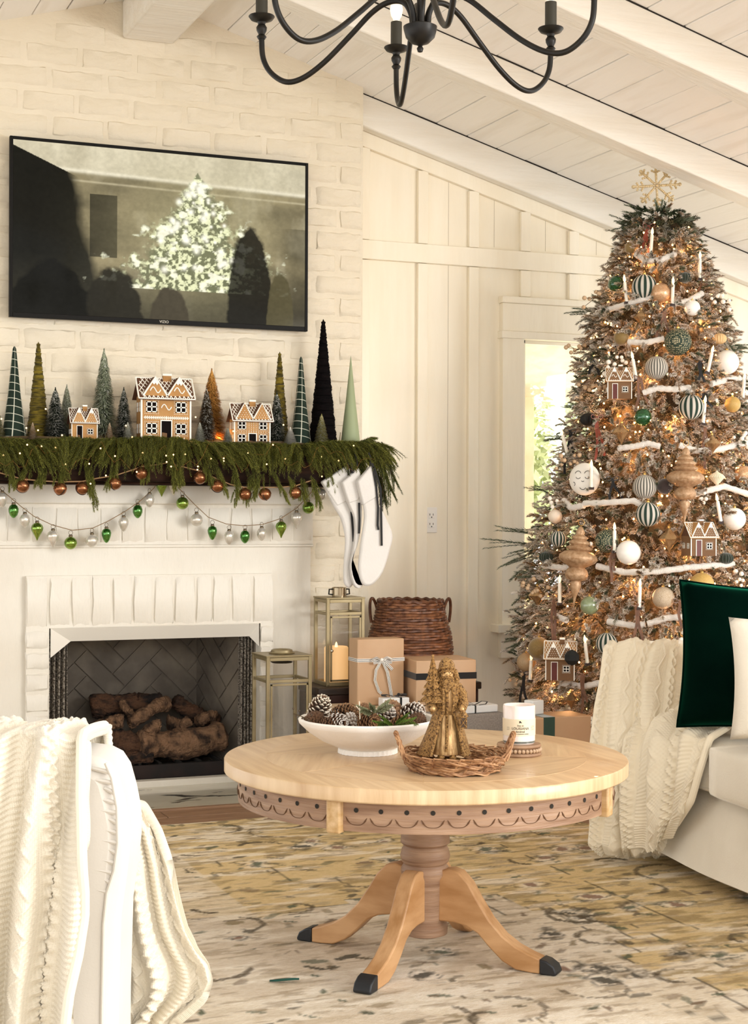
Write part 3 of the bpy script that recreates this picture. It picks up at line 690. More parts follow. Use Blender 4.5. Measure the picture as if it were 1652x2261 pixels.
# pillows
def pillow(nm, label, w_, h_, t_, mat, loc, rot, cat='pillow', seed=0, welt=None, n=22):
    A = []; B = []
    for i in range(n+1):
        ra = []; rb_ = []
        for j in range(n+1):
            u = -1+2*i/n; v = -1+2*j/n
            pin = 1-.075*(1-u*u*.9)*(abs(v)**3); pin2 = 1-.075*(1-v*v*.9)*(abs(u)**3)
            x = u*w_/2*(1-.07*(1-abs(v))**0*(1-v*v)*abs(u)**2); z = v*h_/2*(1-.07*(1-u*u)*abs(v)**2)
            tt = t_/2*((1-u**4)*(1-v**4))**.55*(1+.10*math.sin(u*5+seed)*math.sin(v*4+seed*2))
            ra.append((x, -tt, z)); rb_.append((x, tt, z))
        A.append(ra); B.append(rb_)
    b = MB().grid(A); b.grid([r[::-1] for r in B]); o = thing(nm, label, cat, loc); o.rotation_euler = rot
    weld(b.build('cover', mat, o, smooth=80, recalc=False), .0006)
    if welt:
        e = [A[i][0] for i in range(n)]+[A[n][j] for j in range(n)]+[A[n-i][n] for i in range(n)]+[A[0][n-j] for j in range(n)]
        MB().tube(e, .004, n=6, closed=True).build('welt', welt, o)
    return o
VELV = M('emerald_velvet', '#03140e', '#020c09', rough=1., sheen=.12, nscale=6, spec=.0); 
vb_ = VELV.node_tree.nodes['Principled BSDF']; vb_.inputs['Sheen Weight'].default_value = .26; vb_.inputs['Sheen Tint'].default_value = (.03, .42, .22, 1); vb_.inputs['Sheen Roughness'].default_value = .35
p = at(1684, 1452, 4.70)
pillow('throw_pillow', 'large dark green velvet pillow standing on the sofa seat', .50, .44, .15, VELV, p, (math.radians(-12), math.radians(3), math.radians(-24)), seed=1, welt=VELV)
p = at(1690, 1440, 4.95)
pillow('throw_pillow', 'cream linen pillow mostly hidden behind the green velvet pillow', .52, .42, .14, M('cream_linen', '#ead8bd', rough=.9, sheen=.2), p, (math.radians(-14), 0, math.radians(-24)), seed=2)
p = at(1782, 1500, 4.35)
pillow('throw_pillow', 'white linen pillow at the right edge in front of the green pillow', .42, .34, .13, LINE2, p, (math.radians(-10), math.radians(0), math.radians(-30)), seed=3)
# cable-knit throw over the far arm and seat
th2 = thing('cable_knit_throw', 'cream cable-knit blanket draped over the sofa arm and pooling on the rug', 'blanket', (0, 0, 0))
def P3(x, y, d): return at(x, y, d)
# arm piece: rows from behind the arm over the crest and down its front to the rug
rows = [  # (left x,y,d) .. (right x,y,d) control polylines
    [(1345, 1500, 5.42), (1420, 1500, 5.44), (1515, 1500, 5.40)],
    [(1338, 1424, 5.36), (1395, 1410, 5.36), (1440, 1418, 5.36), (1480, 1408, 5.36), (1522, 1432, 5.34)],
    [(1332, 1432, 5.14), (1395, 1412, 5.16), (1440, 1428, 5.12), (1480, 1420, 5.12), (1516, 1462, 5.12)],
    [(1324, 1500, 5.08), (1390, 1500, 5.07), (1450, 1500, 5.06), (1522, 1512, 5.06)],
    [(1312, 1560, 5.06), (1390, 1560, 5.03), (1450, 1562, 5.0), (1508, 1562, 5.02)],
    [(1304, 1640, 5.05), (1380, 1640, 4.98), (1440, 1636, 4.93), (1475, 1600, 4.90)],
    [(1300, 1740, 5.05), (1375, 1740, 4.97), (1435, 1740, 4.90), (1478, 1720, 4.86)],
    [(1308, 1820, 5.07), (1370, 1822, 4.98), (1430, 1822, 4.92), (1480, 1815, 4.88)],
    [(1306, 1862, 5.05), (1360, 1874, 4.95), (1420, 1880, 4.90), (1490, 1872, 4.93)],
    [(1318, 1884, 5.06), (1370, 1890, 5.02), (1420, 1892, 5.02), (1480, 1886, 5.04)]]
def loft(rows, nv, nu):
    R_ = []
    for r in rows:
        P = np.array([P3(*q) for q in r]); t = np.linspace(0, 1, len(P)); tt = np.linspace(0, 1, nu)
        R_.append(np.stack([interp(tt, t, P[:, k]) for k in range(3)], -1))
    R_ = np.array(R_); t = np.linspace(0, 1, len(rows)); tt = np.linspace(0, 1, nv)
    G = np.stack([[interp(tt, t, R_[:, i, k]) for i in range(nu)] for k in range(3)], -1).transpose(1, 0, 2)
    for _ in range(6): G = smooth1(smooth1(G, 4, 0), 4, 1)
    return G
def folds(k1, a1, k2, a2, sh=0.):
    def f(u, v): return a1*np.sin(2*pi*(k1*u+sh*v)+1.2*np.sin(v*5))+a2*np.sin(2*pi*k2*u+2+v*6)
    return f
c1 = cable(8, 13, .0085); f1 = folds(3.3, .012, 7, .004, .5)
cloth('arm_fold', loft(rows, 330, 240), KN2, th=.012, disp=lambda u, v: c1(u, v)+f1(u, v)*np.clip((v-.2)*3, .25, 1)*np.clip((1-v)*9, 0, 1), parent=th2, flip=True)
rows2 = [
    [(1400, 1600, 5.00), (1470, 1562, 5.05), (1560, 1572, 4.95), (1612, 1598, 4.80)],
    [(1380, 1640, 4.95), (1450, 1590, 4.93), (1540, 1592, 4.78), (1606, 1606, 4.69)],
    [(1372, 1690, 4.92), (1435, 1640, 4.86), (1500, 1625, 4.70), (1568, 1630, 4.60)],
    [(1372, 1760, 4.90), (1430, 1740, 4.82), (1490, 1730, 4.69), (1546, 1700, 4.60)],
    [(1372, 1820, 4.90), (1430, 1825, 4.82), (1480, 1810, 4.72), (1526, 1770, 4.64)],
    [(1378, 1865, 4.93), (1430, 1882, 4.85), (1462, 1860, 4.82), (1492, 1822, 4.78)]]
c2 = cable(6, 9, .0085); f2 = folds(2.6, .012, 6, .004, .3)
G2 = loft(rows2, 260, 200)
cloth('seat_fold', G2, KN2, th=.012, disp=lambda u, v: c2(u, v)+f2(u, v), parent=th2, flip=True)
MB().tube([G2[j, -1] for j in range(0, 260, 5)], .011, n=10).build('ribbed_border', KN2, th2)
# ------------------------------------------------------------------ television
YT = 6.235
c0, c1, c2, c3 = onY(22, 299, YT), onY(683.5, 361, YT), onY(20, 699, YT), onY(676, 732, YT)
tx0, tx1, tz1, tz0 = c0[0], (c1[0]+c3[0])/2, (c0[2]+c1[2])/2, (c2[2]+c3[2])/2
tv = thing('television', 'wall mounted black framed television showing a dim festive painting', 'television', ((tx0+tx1)/2, YT, (tz0+tz1)/2))
hw, hh = (tx1-tx0)/2, (tz1-tz0)/2
FR = M('black_plastic_frame', '#141311', rough=.5, spec=.15)
fr_ = MB(); e_ = .0125
for q in ((-hw, -hh, -hw+e_, hh), (hw-e_, -hh, hw, hh), (-hw+e_, hh-e_, hw-e_, hh), (-hw+e_, -hh, hw-e_, -hh+.019)): fr_.box(q[0], -.004, q[1], q[2], .02, q[3])
fr_.build('frame', FR, tv, bev=.0015); MB().box(-hw+.01, .012, -hh+.01, hw-.01, .05, hh-.01).build('back_case', FR, tv, bev=.004)
MB().box(-.2, .05, -.15, .2, .062, .15).build('wall_bracket', FR, tv)
nx, nz = 560, 310
gx, gz = np.meshgrid(np.linspace(0, 1, nx), np.linspace(0, 1, nz)); A_ = 1.77
def mixp(img, c, f): f = np.clip(f, 0, 1)[..., None]; return img*(1-f)+L3(c)*f
n_a = fbm(gx, gz, 71, 5, 6, 9); n_b = fbm(gx, gz, 72, 5, 30, 22); n_c = fbm(gx, gz, 73, 5, 90, 60); n_d = fbm(gx, gz, 74, 4, 14, 4)
img = L3('#9c8f6d')*np.ones(gx.shape+(1,)); img = mixp(img, '#5a5340', n_a*1.3-.2); img = mixp(img, '#a99f82', (n_d-.5)*3)
img = mixp(img, '#d6ccb0', (gz > .86-.05*gx+.0*gx)*(.55+.5*n_d)); img = mixp(img, '#ece3c9', np.exp(-((gz-(.86-.05*gx))/.012)**2)*.8)
img = mixp(img, '#c9bd9c', np.exp(-((gz-(.80-.04*gx))/.006)**2)*.6)
img = mixp(img, '#1d1c17', np.clip((.20-gx+.12*(1-gz)+(n_d-.5)*.05)*25, 0, 1)*(gz < .97-gx*.75))
img = mixp(img, '#37342a', np.clip((.36-gz)*3, 0, .8)); img = mixp(img, '#26241d', ((gx > .25) & (gx < .34) & (gz > .35) & (gz < .72))*.85)
img = mixp(img, '#3c372b', np.clip((gx-.90)*8, 0, .5)*(gz < .6))
tcx = .615; tw_ = np.clip((.90-gz)*.42, 0, .25)*(gz > .18)+.0001
rr_ = np.abs(gx-tcx)/tw_; glow = np.exp(-((gx-tcx)/.22)**2-((gz-.5)/.34)**2)
img = mixp(img, '#b8ae84', glow*.6); tree_m = np.clip((1.15-rr_+(n_b-.5)*1.6)*2, 0, 1)*(gz < .92)*(gz > .15)
img = mixp(img, '#75785a', tree_m*.9); img = mixp(img, '#dfe0b4', tree_m*np.clip((n_c-.48)*9, 0, 1)); img = mixp(img, '#fbf8dc', tree_m*np.clip((n_b-.58)*9, 0, 1)*.9)
r4 = np.random.default_rng(3)
for i in range(46):
    cz_ = r4.uniform(.25, .85); cx_2 = tcx+r4.uniform(-1, 1)*(.90-cz_)*.36; g_ = np.exp(-(((gx-cx_2)*A_)**2+(gz-cz_)**2)/r4.uniform(.008, .022)**2); img = mixp(img, '#fffbe6', g_)
for cx_2, zz, a, b, c in ((.80, .0, .085, .62, '#211f1a'), (.33, .0, .10, .30, '#2b2820'), (.52, .0, .07, .2, '#4a4335'), (.12, .0, .13, .33, '#1b1a16'), (.91, .0, .05, .34, '#575038')):
    d_ = ((gx-cx_2)/a)**2+((gz-zz)/b)**2+(n_b-.5)*.4; img = mixp(img, c, np.clip((1-d_)*6, 0, 1)*.95)
img = img*(.85+.3*n_c[..., None])
V = np.stack([-hw+e_+gx*(2*hw-2*e_), -.0+gx*0, -hh+.019+gz*(2*hh-e_-.019)], -1).reshape(-1, 3)
idx = np.arange(nx*nz).reshape(nz, nx); F = np.stack([idx[:-1, :-1], idx[:-1, 1:], idx[1:, 1:], idx[1:, :-1]], -1).reshape(-1, 4)
SCR = M('glossy_screen', '#000000', rough=.08, spec=.06); nt = SCR.node_tree; a_ = nt.nodes.new('ShaderNodeAttribute'); a_.attribute_name = 'Col'
nt.links.new(a_.outputs['Color'], nt.nodes['Principled BSDF'].inputs['Emission Color']); nt.nodes['Principled BSDF'].inputs['Emission Strength'].default_value = .9
me = fastmesh('screen', V, F, SCR); vcol(me, img.reshape(-1, 3)); link('screen', me, tv)
def text(body, size, mat, parent, loc, rot=(pi/2, 0, 0), name='lettering', ext=.0003, curve=None):
    cu = bpy.data.curves.new(name, 'FONT'); cu.body = body; cu.size = size; cu.align_x = 'CENTER'; cu.align_y = 'CENTER'; cu.extrude = ext
    t = bpy.data.objects.new(name, cu); COL.objects.link(t); dg = bpy.context.evaluated_depsgraph_get(); me = bpy.data.meshes.new_from_object(t.evaluated_get(dg)); COL.objects.unlink(t); bpy.data.objects.remove(t)
    if curve:
        for v in me.vertices:
            a = v.co.x/curve; r = curve+v.co.z; v.co = Vector((r*math.sin(a), -r*math.cos(a), v.co.y))
        rot = (0, 0, rot[2])
    me.materials.clear(); me.materials.append(mat); return link(name, me, parent, loc, rot=rot)
text('VIZIO', .015, M('silver_print', '#cfcabb', rough=.4), tv, (0, -.0045, -hh+.0095))
# ------------------------------------------------------------------ mantel
MT = 1.385
mn = thing('mantel_shelf', 'dark stained wooden beam mantel shelf under the evergreen garland', 'shelf', (1.37, 6.165, 1.235))
DW = M('dark_stained_wood', '#1a0f08', '#2e1b10', rough=.75, spec=.15, nscale=5, stretch=(1, 8, 8), bump=.4, bscale=12)
MB().box(-1.07, -.135, 0, 1.07, .132, .15).build('beam', DW, mn, bev=.005)
MB().box(-1.07, -.10, -.012, 1.03, .075, 0).build('cleat', DW, mn, bev=.003)
# ------------------------------------------------------------------ needles generator
def frame(D):
    D = D/np.linalg.norm(D, axis=1, keepdims=True); a = np.where(np.abs(D[:, 2:3]) > .9, np.array([[1., 0, 0]]), np.array([[0, 0, 1.]]))
    U_ = np.cross(a, D); U_ /= np.linalg.norm(U_, axis=1, keepdims=True); return D, U_, np.cross(D, U_)
def twigs(P0, D, L, droop, nn, nl, nw, colA, colB, ang=.9, stem=.0015, flat=0., seed=1, t0=.0, curl=0):
    """K fuzzy twigs: a thin stem each plus nn needles (one triangle each); returns V,F,C"""
    r = np.random.default_rng(seed); K = len(P0); D, U_, W_ = frame(np.asarray(D, float)); L = np.broadcast_to(L, (K,)); droop = np.broadcast_to(droop, (K,))
    t = (t0+(1-t0)*(np.arange(nn)+.5)/nn)[None, :]*np.ones((K, 1)); az = r.uniform(0, 6.28, (K, 1))+np.arange(nn)[None]*2.4+r.normal(0, .3, (K, nn))
    P = P0[:, None]+D[:, None]*(L[:, None]*t)[..., None]; P[..., 2] -= (droop[:, None]*t**2)
    T = D[:, None]*L[:, None, None]*np.ones((1, nn, 1)); T = T.copy(); T[..., 2] -= 2*droop[:, None]*t; T /= np.linalg.norm(T, axis=2, keepdims=True)
    Rd = U_[:, None]*np.cos(az)[..., None]+W_[:, None]*(np.sin(az)*(1-flat))[..., None]
    Rd = Rd-T*np.sum(Rd*T, -1, keepdims=True); Rd /= (np.linalg.norm(Rd, axis=2, keepdims=True)+1e-6)
    an = ang*(1+r.normal(0, .2, (K, nn)))*(1-.45*t); nd = T*np.cos(an)[..., None]+Rd*np.sin(an)[..., None]
    ll = (np.broadcast_to(nl, (K,))[:, None]*(1-.35*t)*r.uniform(.75, 1.2, (K, nn)))[..., None]
    sd = np.cross(nd, Rd+.3*T); sd /= (np.linalg.norm(sd, axis=2, keepdims=True)+1e-6)
    B = P+Rd*stem; tip = B+nd*ll
    V = np.stack([B-sd*nw/2, B+sd*nw/2, tip], 2).reshape(-1, 3); F = np.arange(len(V)).reshape(-1, 3)
    cA = np.broadcast_to(colA, (K, 3))[:, None]*r.uniform(.7, 1.25, (K, nn, 1)); cB = np.broadcast_to(colB, (K, 3))[:, None]*r.uniform(.8, 1.1, (K, nn, 1))
    C = np.stack([cA, cA, cB], 2).reshape(-1, 3)
    # stems, three-sided, four rings
    ts = np.linspace(0, 1, 4)[None, :]; S_ = P0[:, None]+D[:, None]*(L[:, None]*ts)[..., None]; S_[..., 2] -= droop[:, None]*ts**2
    rad = stem*(1-.7*ts); k3 = np.arange(3)*2*pi/3
    SV = S_[:, :, None]+(U_[:, None, None]*np.cos(k3)[None, None, :, None]+W_[:, None, None]*np.sin(k3)[None, None, :, None])*rad[..., None, None]
    o = len(V); b0 = (np.arange(K)*12)[:, None, None]+(np.arange(3)*3)[None, :, None]; a = b0+np.arange(3)[None, None]; b = b0+((np.arange(3)+1) % 3)[None, None]
    F2 = np.concatenate([np.stack([a, b, b+3], -1).reshape(-1, 3), np.stack([a, b+3, a+3], -1).reshape(-1, 3)])+o
    return np.concatenate([V, SV.reshape(-1, 3)]), np.concatenate([F, F2]), np.concatenate([C, np.repeat(np.broadcast_to(colA, (K, 3))*.6, 12, axis=0)])
def twig_obj(name, mat, parent, args, stuff=True, loc=None):
    Vs, Fs, Cs = [], [], []; o = 0
    for a in args: Vs.append(a[0]); Fs.append(a[1]+o); Cs.append(a[2]); o += len(a[0])
    me = fastmesh(name, np.concatenate(Vs), np.concatenate(Fs), mat); vcol(me, np.concatenate(Cs)); ob = link(name, me, parent, loc)
    if stuff: ob['kind'] = 'stuff'
    return ob
FOL = M('needle_foliage', '#ffffff', vc='Col', rough=.7, spec=.3)
# ------------------------------------------------------------------ evergreen garland
gl_ = thing('evergreen_garland', 'drooping fresh green fir garland lying along the dark mantel shelf', 'garland', (0, 0, 0))
rg = np.random.default_rng(11)
P0, D, L, dp, cA, cB = [], [], [], [], [], []
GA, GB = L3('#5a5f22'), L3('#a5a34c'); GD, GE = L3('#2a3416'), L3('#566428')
def wobx(x, k): return math.sin(x*7.3+k)+.6*math.sin(x*17.1+2*k)
for i in range(2600):
    X = rg.uniform(.33, 2.50); lay = rg.random()
    lean = .55*wobx(X, 1.)+.2*rg.normal(); lean = np.clip(lean, -1.1, 1.1)
    if X > 2.15: lean = .5+.3*rg.normal()
    y0 = 6.03+.05*rg.normal() if lay > .3 else rg.uniform(6.02, 6.10)
    z0 = MT+.012+.02*wobx(X, 3)*.5+rg.uniform(-.07, .012)*(lay)-(.0 if lay > .3 else -.0)
    if y0 > 6.03: z0 = max(z0, MT+.004)
    z0 = min(z0, MT+.022)
    P0.append((X, min(y0, 6.12), z0)); D.append((lean, -.55-.25*rg.random(), -.25-.6*rg.random() if lay > .3 else .1)); L.append(rg.uniform(.05, .10)); dp.append(rg.uniform(.02, .055))
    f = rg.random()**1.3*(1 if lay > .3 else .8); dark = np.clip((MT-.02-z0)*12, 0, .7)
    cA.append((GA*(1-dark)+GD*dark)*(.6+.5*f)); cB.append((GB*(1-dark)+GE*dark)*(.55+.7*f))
# long hanging sprays
sprays = [(30, 1000, 20, 1065), (75, 1015, 40, 1062), (100, 1030, 85, 1058), (200, 1030, 207, 1108), (190, 1015, 196, 1085), (255, 1020, 240, 1065), (372, 1000, 385, 1068), (395, 1010, 400, 1060), (330, 1010, 320, 1050), (560, 1040, 545, 1100), (520, 1030, 522, 1100), (480, 1030, 495, 1080), (600, 1040, 632, 1098), (640, 1050, 652, 1085), (575, 1045, 560, 1088), (690, 1050, 703, 1110), (720, 1030, 735, 1070), (668, 1055, 672, 1095), (450, 1020, 470, 1060), (140, 1020, 130, 1055)]
for xa, ya, xb, yb in sprays:
    for k in range(16):
        t = k/15; x = xa+(xb-xa)*t; y = ya+(yb-ya)*t; p = onY(x+rg.normal()*3, y, 6.0)
        P0.append(p); D.append(((xb-xa)/60+rg.normal()*.25, -.25+rg.normal()*.1, -.9)); L.append(.055*(1-.5*t)); dp.append(.012); cA.append(GA*.8); cB.append(GB*rg.uniform(.6, 1.1))
# the far end arches over and hangs beside the stockings
arch = [[(780, 985), (812, 970), (835, 985), (858, 1015)], [(790, 990), (830, 985), (852, 1015), (870, 1058)], [(790, 995), (825, 1000), (842, 1040), (848, 1105)], [(800, 1000), (838, 1010), (852, 1050), (862, 1080)], [(770, 985), (800, 975), (818, 968), (832, 985)], [(800, 1005), (825, 1020), (836, 1060), (845, 1090)], [(750, 985), (770, 990), (790, 1010), (800, 1035)], [(760, 980), (810, 985), (845, 990), (862, 1008)]]
for ai, a in enumerate(arch):
    for k in range(34):
        t = k/33*3; j = min(int(t), 2); f = t-j; x = a[j][0]*(1-f)+a[j+1][0]*f; y = a[j][1]*(1-f)+a[j+1][1]*f
        p = onY(x, y, 6.02+.02*(ai % 3)); dx = a[j+1][0]-a[j][0]; dz = -(a[j+1][1]-a[j][1]); n_ = math.hypot(dx, dz)
        s_ = (1 if k % 2 else -1)*.5
        P0.append(p); D.append((dx/n_+s_*-dz/n_*.8, -.2+.2*rg.normal(), dz/n_+s_*dx/n_*.8-.25)); L.append(rg.uniform(.035, .06)); dp.append(.018); cA.append(GD*1.6); cB.append(GB*rg.uniform(.4, .8))
P0 = np.array(P0); D = np.array(D); cA = np.array(cA); cB = np.array(cB)
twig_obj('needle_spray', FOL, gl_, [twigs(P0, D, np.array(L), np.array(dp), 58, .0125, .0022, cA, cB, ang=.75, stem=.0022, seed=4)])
st_ = MB()
for a in arch: st_.tube([onY(x, y, 6.03) for x, y in a], [.003, .0025, .002, .001], n=5).build('stem', M('brown_twig', '#4a3a22', rough=.8), gl_); st_ = MB()
MB().tube([(X, 6.06+.02*math.sin(X*9), MT+.010+.004*math.sin(X*13)) for X in np.linspace(.5, 2.46, 40)], .007, n=6).build('stem', MC['brown_twig'], gl_)
# fairy lights woven through the garland
BULB = M('warm_fairy_bulb', '#ffe3b0', rough=.3, emis='#ffcf8a', estr=2.2); WIRE = M('copper_wire', '#a57a45', rough=.4, metal=.6)
fl_ = thing('fairy_lights', 'string of tiny warm fairy lights woven through the mantel garland', 'lights', (0, 0, 0))
pl = [(x, 1010+22*math.sin(x*.05)+14*math.sin(x*.13+1)) for x in range(0, 840, 14)]
MB().tube([onY(x, y, 5.935) for x, y in pl], .0007, n=4).build('wire', WIRE, fl_)
bm_ = MB().sphere((0, 0, 0), .0034, 8, 6).mesh('bulb', BULB)
for x, y in ((8, 1005), (44, 1001), (60, 982), (92, 985), (123, 988), (145, 1025), (197, 1024), (222, 990), (254, 1007), (315, 1000), (367, 1006), (378, 1030), (383, 1004), (409, 1003), (437, 1030), (466, 1013), (494, 1018), (494, 1012), (548, 1000), (589, 1025), (630, 1013), (710, 1008), (748, 1017), (711, 1052), (781, 984), (234, 1050), (302, 1042), (200, 1068), (436, 1037), (368, 1020), (58, 945), (84, 950), (137, 961), (101, 903), (278, 940), (292, 965), (432, 921), (515, 952), (626, 938), (603, 982), (3, 925)):
    link('bulb', bm_, fl_, onY(x, y, 5.94 if y > 975 else 6.04))
# ------------------------------------------------------------------ mantel trees and cones
def place(x, ybase=985, Y=6.12): p = onY(x, ybase, Y); p[2] = MT; return p
def hpx(y, x, Y): return onY(x, y, Y)[2]-MT
def brush_mesh(n, colA, colB, seed, frost=0.):
    """unit bottle-brush tree: height 1, base radius .2; bristles circle a twisted wire"""
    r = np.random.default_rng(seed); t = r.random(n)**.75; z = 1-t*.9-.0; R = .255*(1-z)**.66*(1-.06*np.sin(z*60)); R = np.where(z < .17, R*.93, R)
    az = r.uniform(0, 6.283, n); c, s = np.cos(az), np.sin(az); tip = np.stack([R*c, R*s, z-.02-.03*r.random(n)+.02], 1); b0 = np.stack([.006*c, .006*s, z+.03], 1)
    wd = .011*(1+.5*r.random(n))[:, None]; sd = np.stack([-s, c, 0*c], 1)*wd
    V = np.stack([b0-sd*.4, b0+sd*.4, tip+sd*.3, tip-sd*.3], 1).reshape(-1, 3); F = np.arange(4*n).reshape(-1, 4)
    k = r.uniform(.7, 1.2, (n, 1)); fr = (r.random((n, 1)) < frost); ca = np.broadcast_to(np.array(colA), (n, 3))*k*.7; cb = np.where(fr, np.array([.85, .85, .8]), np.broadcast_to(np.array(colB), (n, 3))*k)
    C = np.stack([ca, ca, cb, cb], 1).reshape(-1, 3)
    me = fastmesh('bristles', V, F, FOL); vcol(me, C); return me
bt_proto = {}
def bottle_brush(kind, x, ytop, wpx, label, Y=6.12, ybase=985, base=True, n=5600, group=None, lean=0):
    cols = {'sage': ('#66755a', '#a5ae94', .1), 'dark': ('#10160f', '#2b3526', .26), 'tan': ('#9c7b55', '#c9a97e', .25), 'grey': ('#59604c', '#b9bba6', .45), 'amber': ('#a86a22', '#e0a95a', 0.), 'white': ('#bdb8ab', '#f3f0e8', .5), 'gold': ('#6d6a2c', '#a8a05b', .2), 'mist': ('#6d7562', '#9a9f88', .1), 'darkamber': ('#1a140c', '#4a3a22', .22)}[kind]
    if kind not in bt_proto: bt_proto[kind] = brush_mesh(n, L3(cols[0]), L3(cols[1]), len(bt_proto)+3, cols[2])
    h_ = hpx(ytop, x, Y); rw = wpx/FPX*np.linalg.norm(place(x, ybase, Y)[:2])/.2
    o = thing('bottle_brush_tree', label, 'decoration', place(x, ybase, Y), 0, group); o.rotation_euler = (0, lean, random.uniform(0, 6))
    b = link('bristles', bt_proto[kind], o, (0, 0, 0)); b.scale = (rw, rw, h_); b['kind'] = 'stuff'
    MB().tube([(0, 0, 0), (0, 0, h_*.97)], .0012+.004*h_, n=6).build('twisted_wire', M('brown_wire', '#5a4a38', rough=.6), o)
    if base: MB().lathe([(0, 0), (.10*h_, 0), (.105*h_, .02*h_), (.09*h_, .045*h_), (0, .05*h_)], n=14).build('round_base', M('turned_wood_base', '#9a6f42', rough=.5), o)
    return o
bottle_brush('gold', -6, 905, 16, 'small yellow-green bottle brush tree cut off at the left edge', Y=6.1)
bottle_brush('tan', 72, 933, 9, 'tiny tan bottle brush tree in front of the left olive velvet cone', Y=6.05)
bottle_brush('dark', 122, 858, 24, 'dark frosted bottle brush tree left of the smallest gingerbread house', Y=6.09)
bottle_brush('mist', 147, 852, 19, 'misty grey-green bottle brush tree behind the smallest gingerbread house', Y=6.21)
bottle_brush('sage', 229, 774, 28, 'tallest bottle brush tree, sage green, behind the smallest gingerbread house', Y=6.2)
bottle_brush('tan', 242, 934, 9, 'tiny tan bottle brush tree right of the smallest gingerbread house', Y=6.05)
bottle_brush('dark', 273, 858, 20, 'dark frosted bottle brush tree left of the biggest gingerbread house', Y=6.12)
bottle_brush('grey', 282, 932, 11, 'tiny frosted grey bottle brush tree at the left foot of the biggest gingerbread house', Y=6.05)
bottle_brush('grey', 441, 933, 12, 'tiny frosted tree at the right foot of the biggest gingerbread house', Y=6.05)
bottle_brush('darkamber', 456, 860, 21, 'dark bottle brush tree in front of the amber glowing one', Y=6.10)
bottle_brush('amber', 467, 818, 30, 'golden amber bottle brush tree glowing behind a darker one', Y=6.2)
bottle_brush('grey', 503, 945, 11, 'tiny frosted tree at the left foot of the two-storey dotted gingerbread house', Y=6.04)
bottle_brush('dark', 611, 867, 21, 'frosted dark bottle brush tree right of the dotted gingerbread house', Y=6.10)
bottle_brush('white', 641, 943, 13, 'tiny white bottle brush tree in front of the right plaid cone', Y=6.04)
bottle_brush('gold', 710, 915, 15, 'small yellow-green bottle brush tree in front of the black velvet cone', Y=6.05)
gp = bpy.data.lights.new('amber_tree_light', 'POINT'); gp.energy = .5; gp.color = (1, .55, .2); gp.shadow_soft_size = .02; go_ = bpy.data.objects.new('amber_tree_light', gp); COL.objects.link(go_); go_.location = place(485, 985, 6.15)+np.array([0, 0, .035])
PL = M('green_plaid_wool', '#16291d', '#122218', rough=.9, nscale=40)
nt = PL.node_tree; N = nt.nodes; L_ = nt.links; tcn = N.new('ShaderNodeTexCoord'); sp_ = N.new('ShaderNodeSeparateXYZ'); L_.new(tcn.outputs['Object'], sp_.inputs[0]); cur = N['Principled BSDF'].inputs['Base Color'].links[0].from_socket
def mnode(op, a, b=None):
    q = N.new('ShaderNodeMath'); q.operation = op
    for i, v in enumerate((a, b)):
        if v is None: continue
        if isinstance(v, (int, float)): q.inputs[i].default_value = v
        else: L_.new(v, q.inputs[i])
    return q.outputs[0]
ang_ = mnode('ADD', mnode('ARCTAN2', sp_.outputs[0], sp_.outputs[1]), mnode('MULTIPLY', sp_.outputs[2], 1.2))
for val in (mnode('SINE', mnode('MULTIPLY', mnode('ADD', sp_.outputs[2], mnode('MULTIPLY', sp_.outputs[0], .25)), 205.)), mnode('SINE', mnode('MULTIPLY', ang_, 5.))):
    fac = mnode('MULTIPLY', mnode('GREATER_THAN', val, .965), .8); mx = N.new('ShaderNodeMix'); mx.data_type = 'RGBA'; L_.new(fac, mx.inputs[0]); L_.new(cur, mx.inputs[6]); mx.inputs[7].default_value = srgb('#d5d6c4'); cur = mx.outputs[2]
L_.new(cur, N['Principled BSDF'].inputs['Base Color'])
def cone(x, ytop, wpx, mat, label, Y, ruff=0, lean=0., tipr=.12, seed=1):
    h_ = hpx(ytop, x, Y); rw = wpx/FPX*6.3; o = thing('tabletop_cone_tree', label, 'decoration', place(x, 985, Y)); o.rotation_euler = (0, lean, .6)
    if not ruff: pr = [(0, 0), (rw, 0), (rw, .004), (rw*.5, h_*.49), (rw*tipr+.001, h_*.97), (rw*tipr*.6, h_*.99), (0, h_)]; MB().lathe(pr, n=40, cap=False).build('cone', mat, o, smooth=40)
    else:
        r_ = random.Random(seed); N_ = ruff
        pr = [(0, 0), (rw*.98, 0)]
        for k in range(N_):
            za_, zb_ = h_*k/N_*.98, h_*(k+1)/N_*.98; ra_ = rw*(1-.90*k/N_); rb2 = rw*(1-.90*(k+1)/N_); pr += [(ra_*1.02+.0015, za_+.002), (ra_*.99+.001, za_+(zb_-za_)*.35), ((ra_+rb2)/2*.99, za_+(zb_-za_)*.6), (rb2+.0028+r_.uniform(0, .0015), zb_-.002), (rb2-.001, zb_)]
        pr.append((0, h_)); MB().lathe(pr, n=36, cap=False, rib=lambda a, z: 1+.03*math.sin(a*3+z*90)+.02*math.sin(a*7-z*140)).build('wrapped_cone', mat, o, smooth=40)
    return o
OLV = M('olive_crushed_velvet', '#7a6a22', '#3a3312', rough=.8, sheen=.1, spec=.2, nscale=30, stretch=(1, 1, 4), bump=1.2, bscale=60, bstretch=(1, 1, 3))
BLV = M('black_crushed_velvet', '#050405', '#0f0a0b', rough=.9, spec=.1, nscale=30, stretch=(1, 1, 4), bump=1.2, bscale=60, bstretch=(1, 1, 3))
cone(31, 764, 27, PL, 'green plaid fabric cone tree at the left end of the mantel', 6.13, lean=.0)
cone(84, 754, 25, OLV, 'olive ruffled velvet cone tree second from the left on the mantel', 6.16, ruff=11, seed=2)
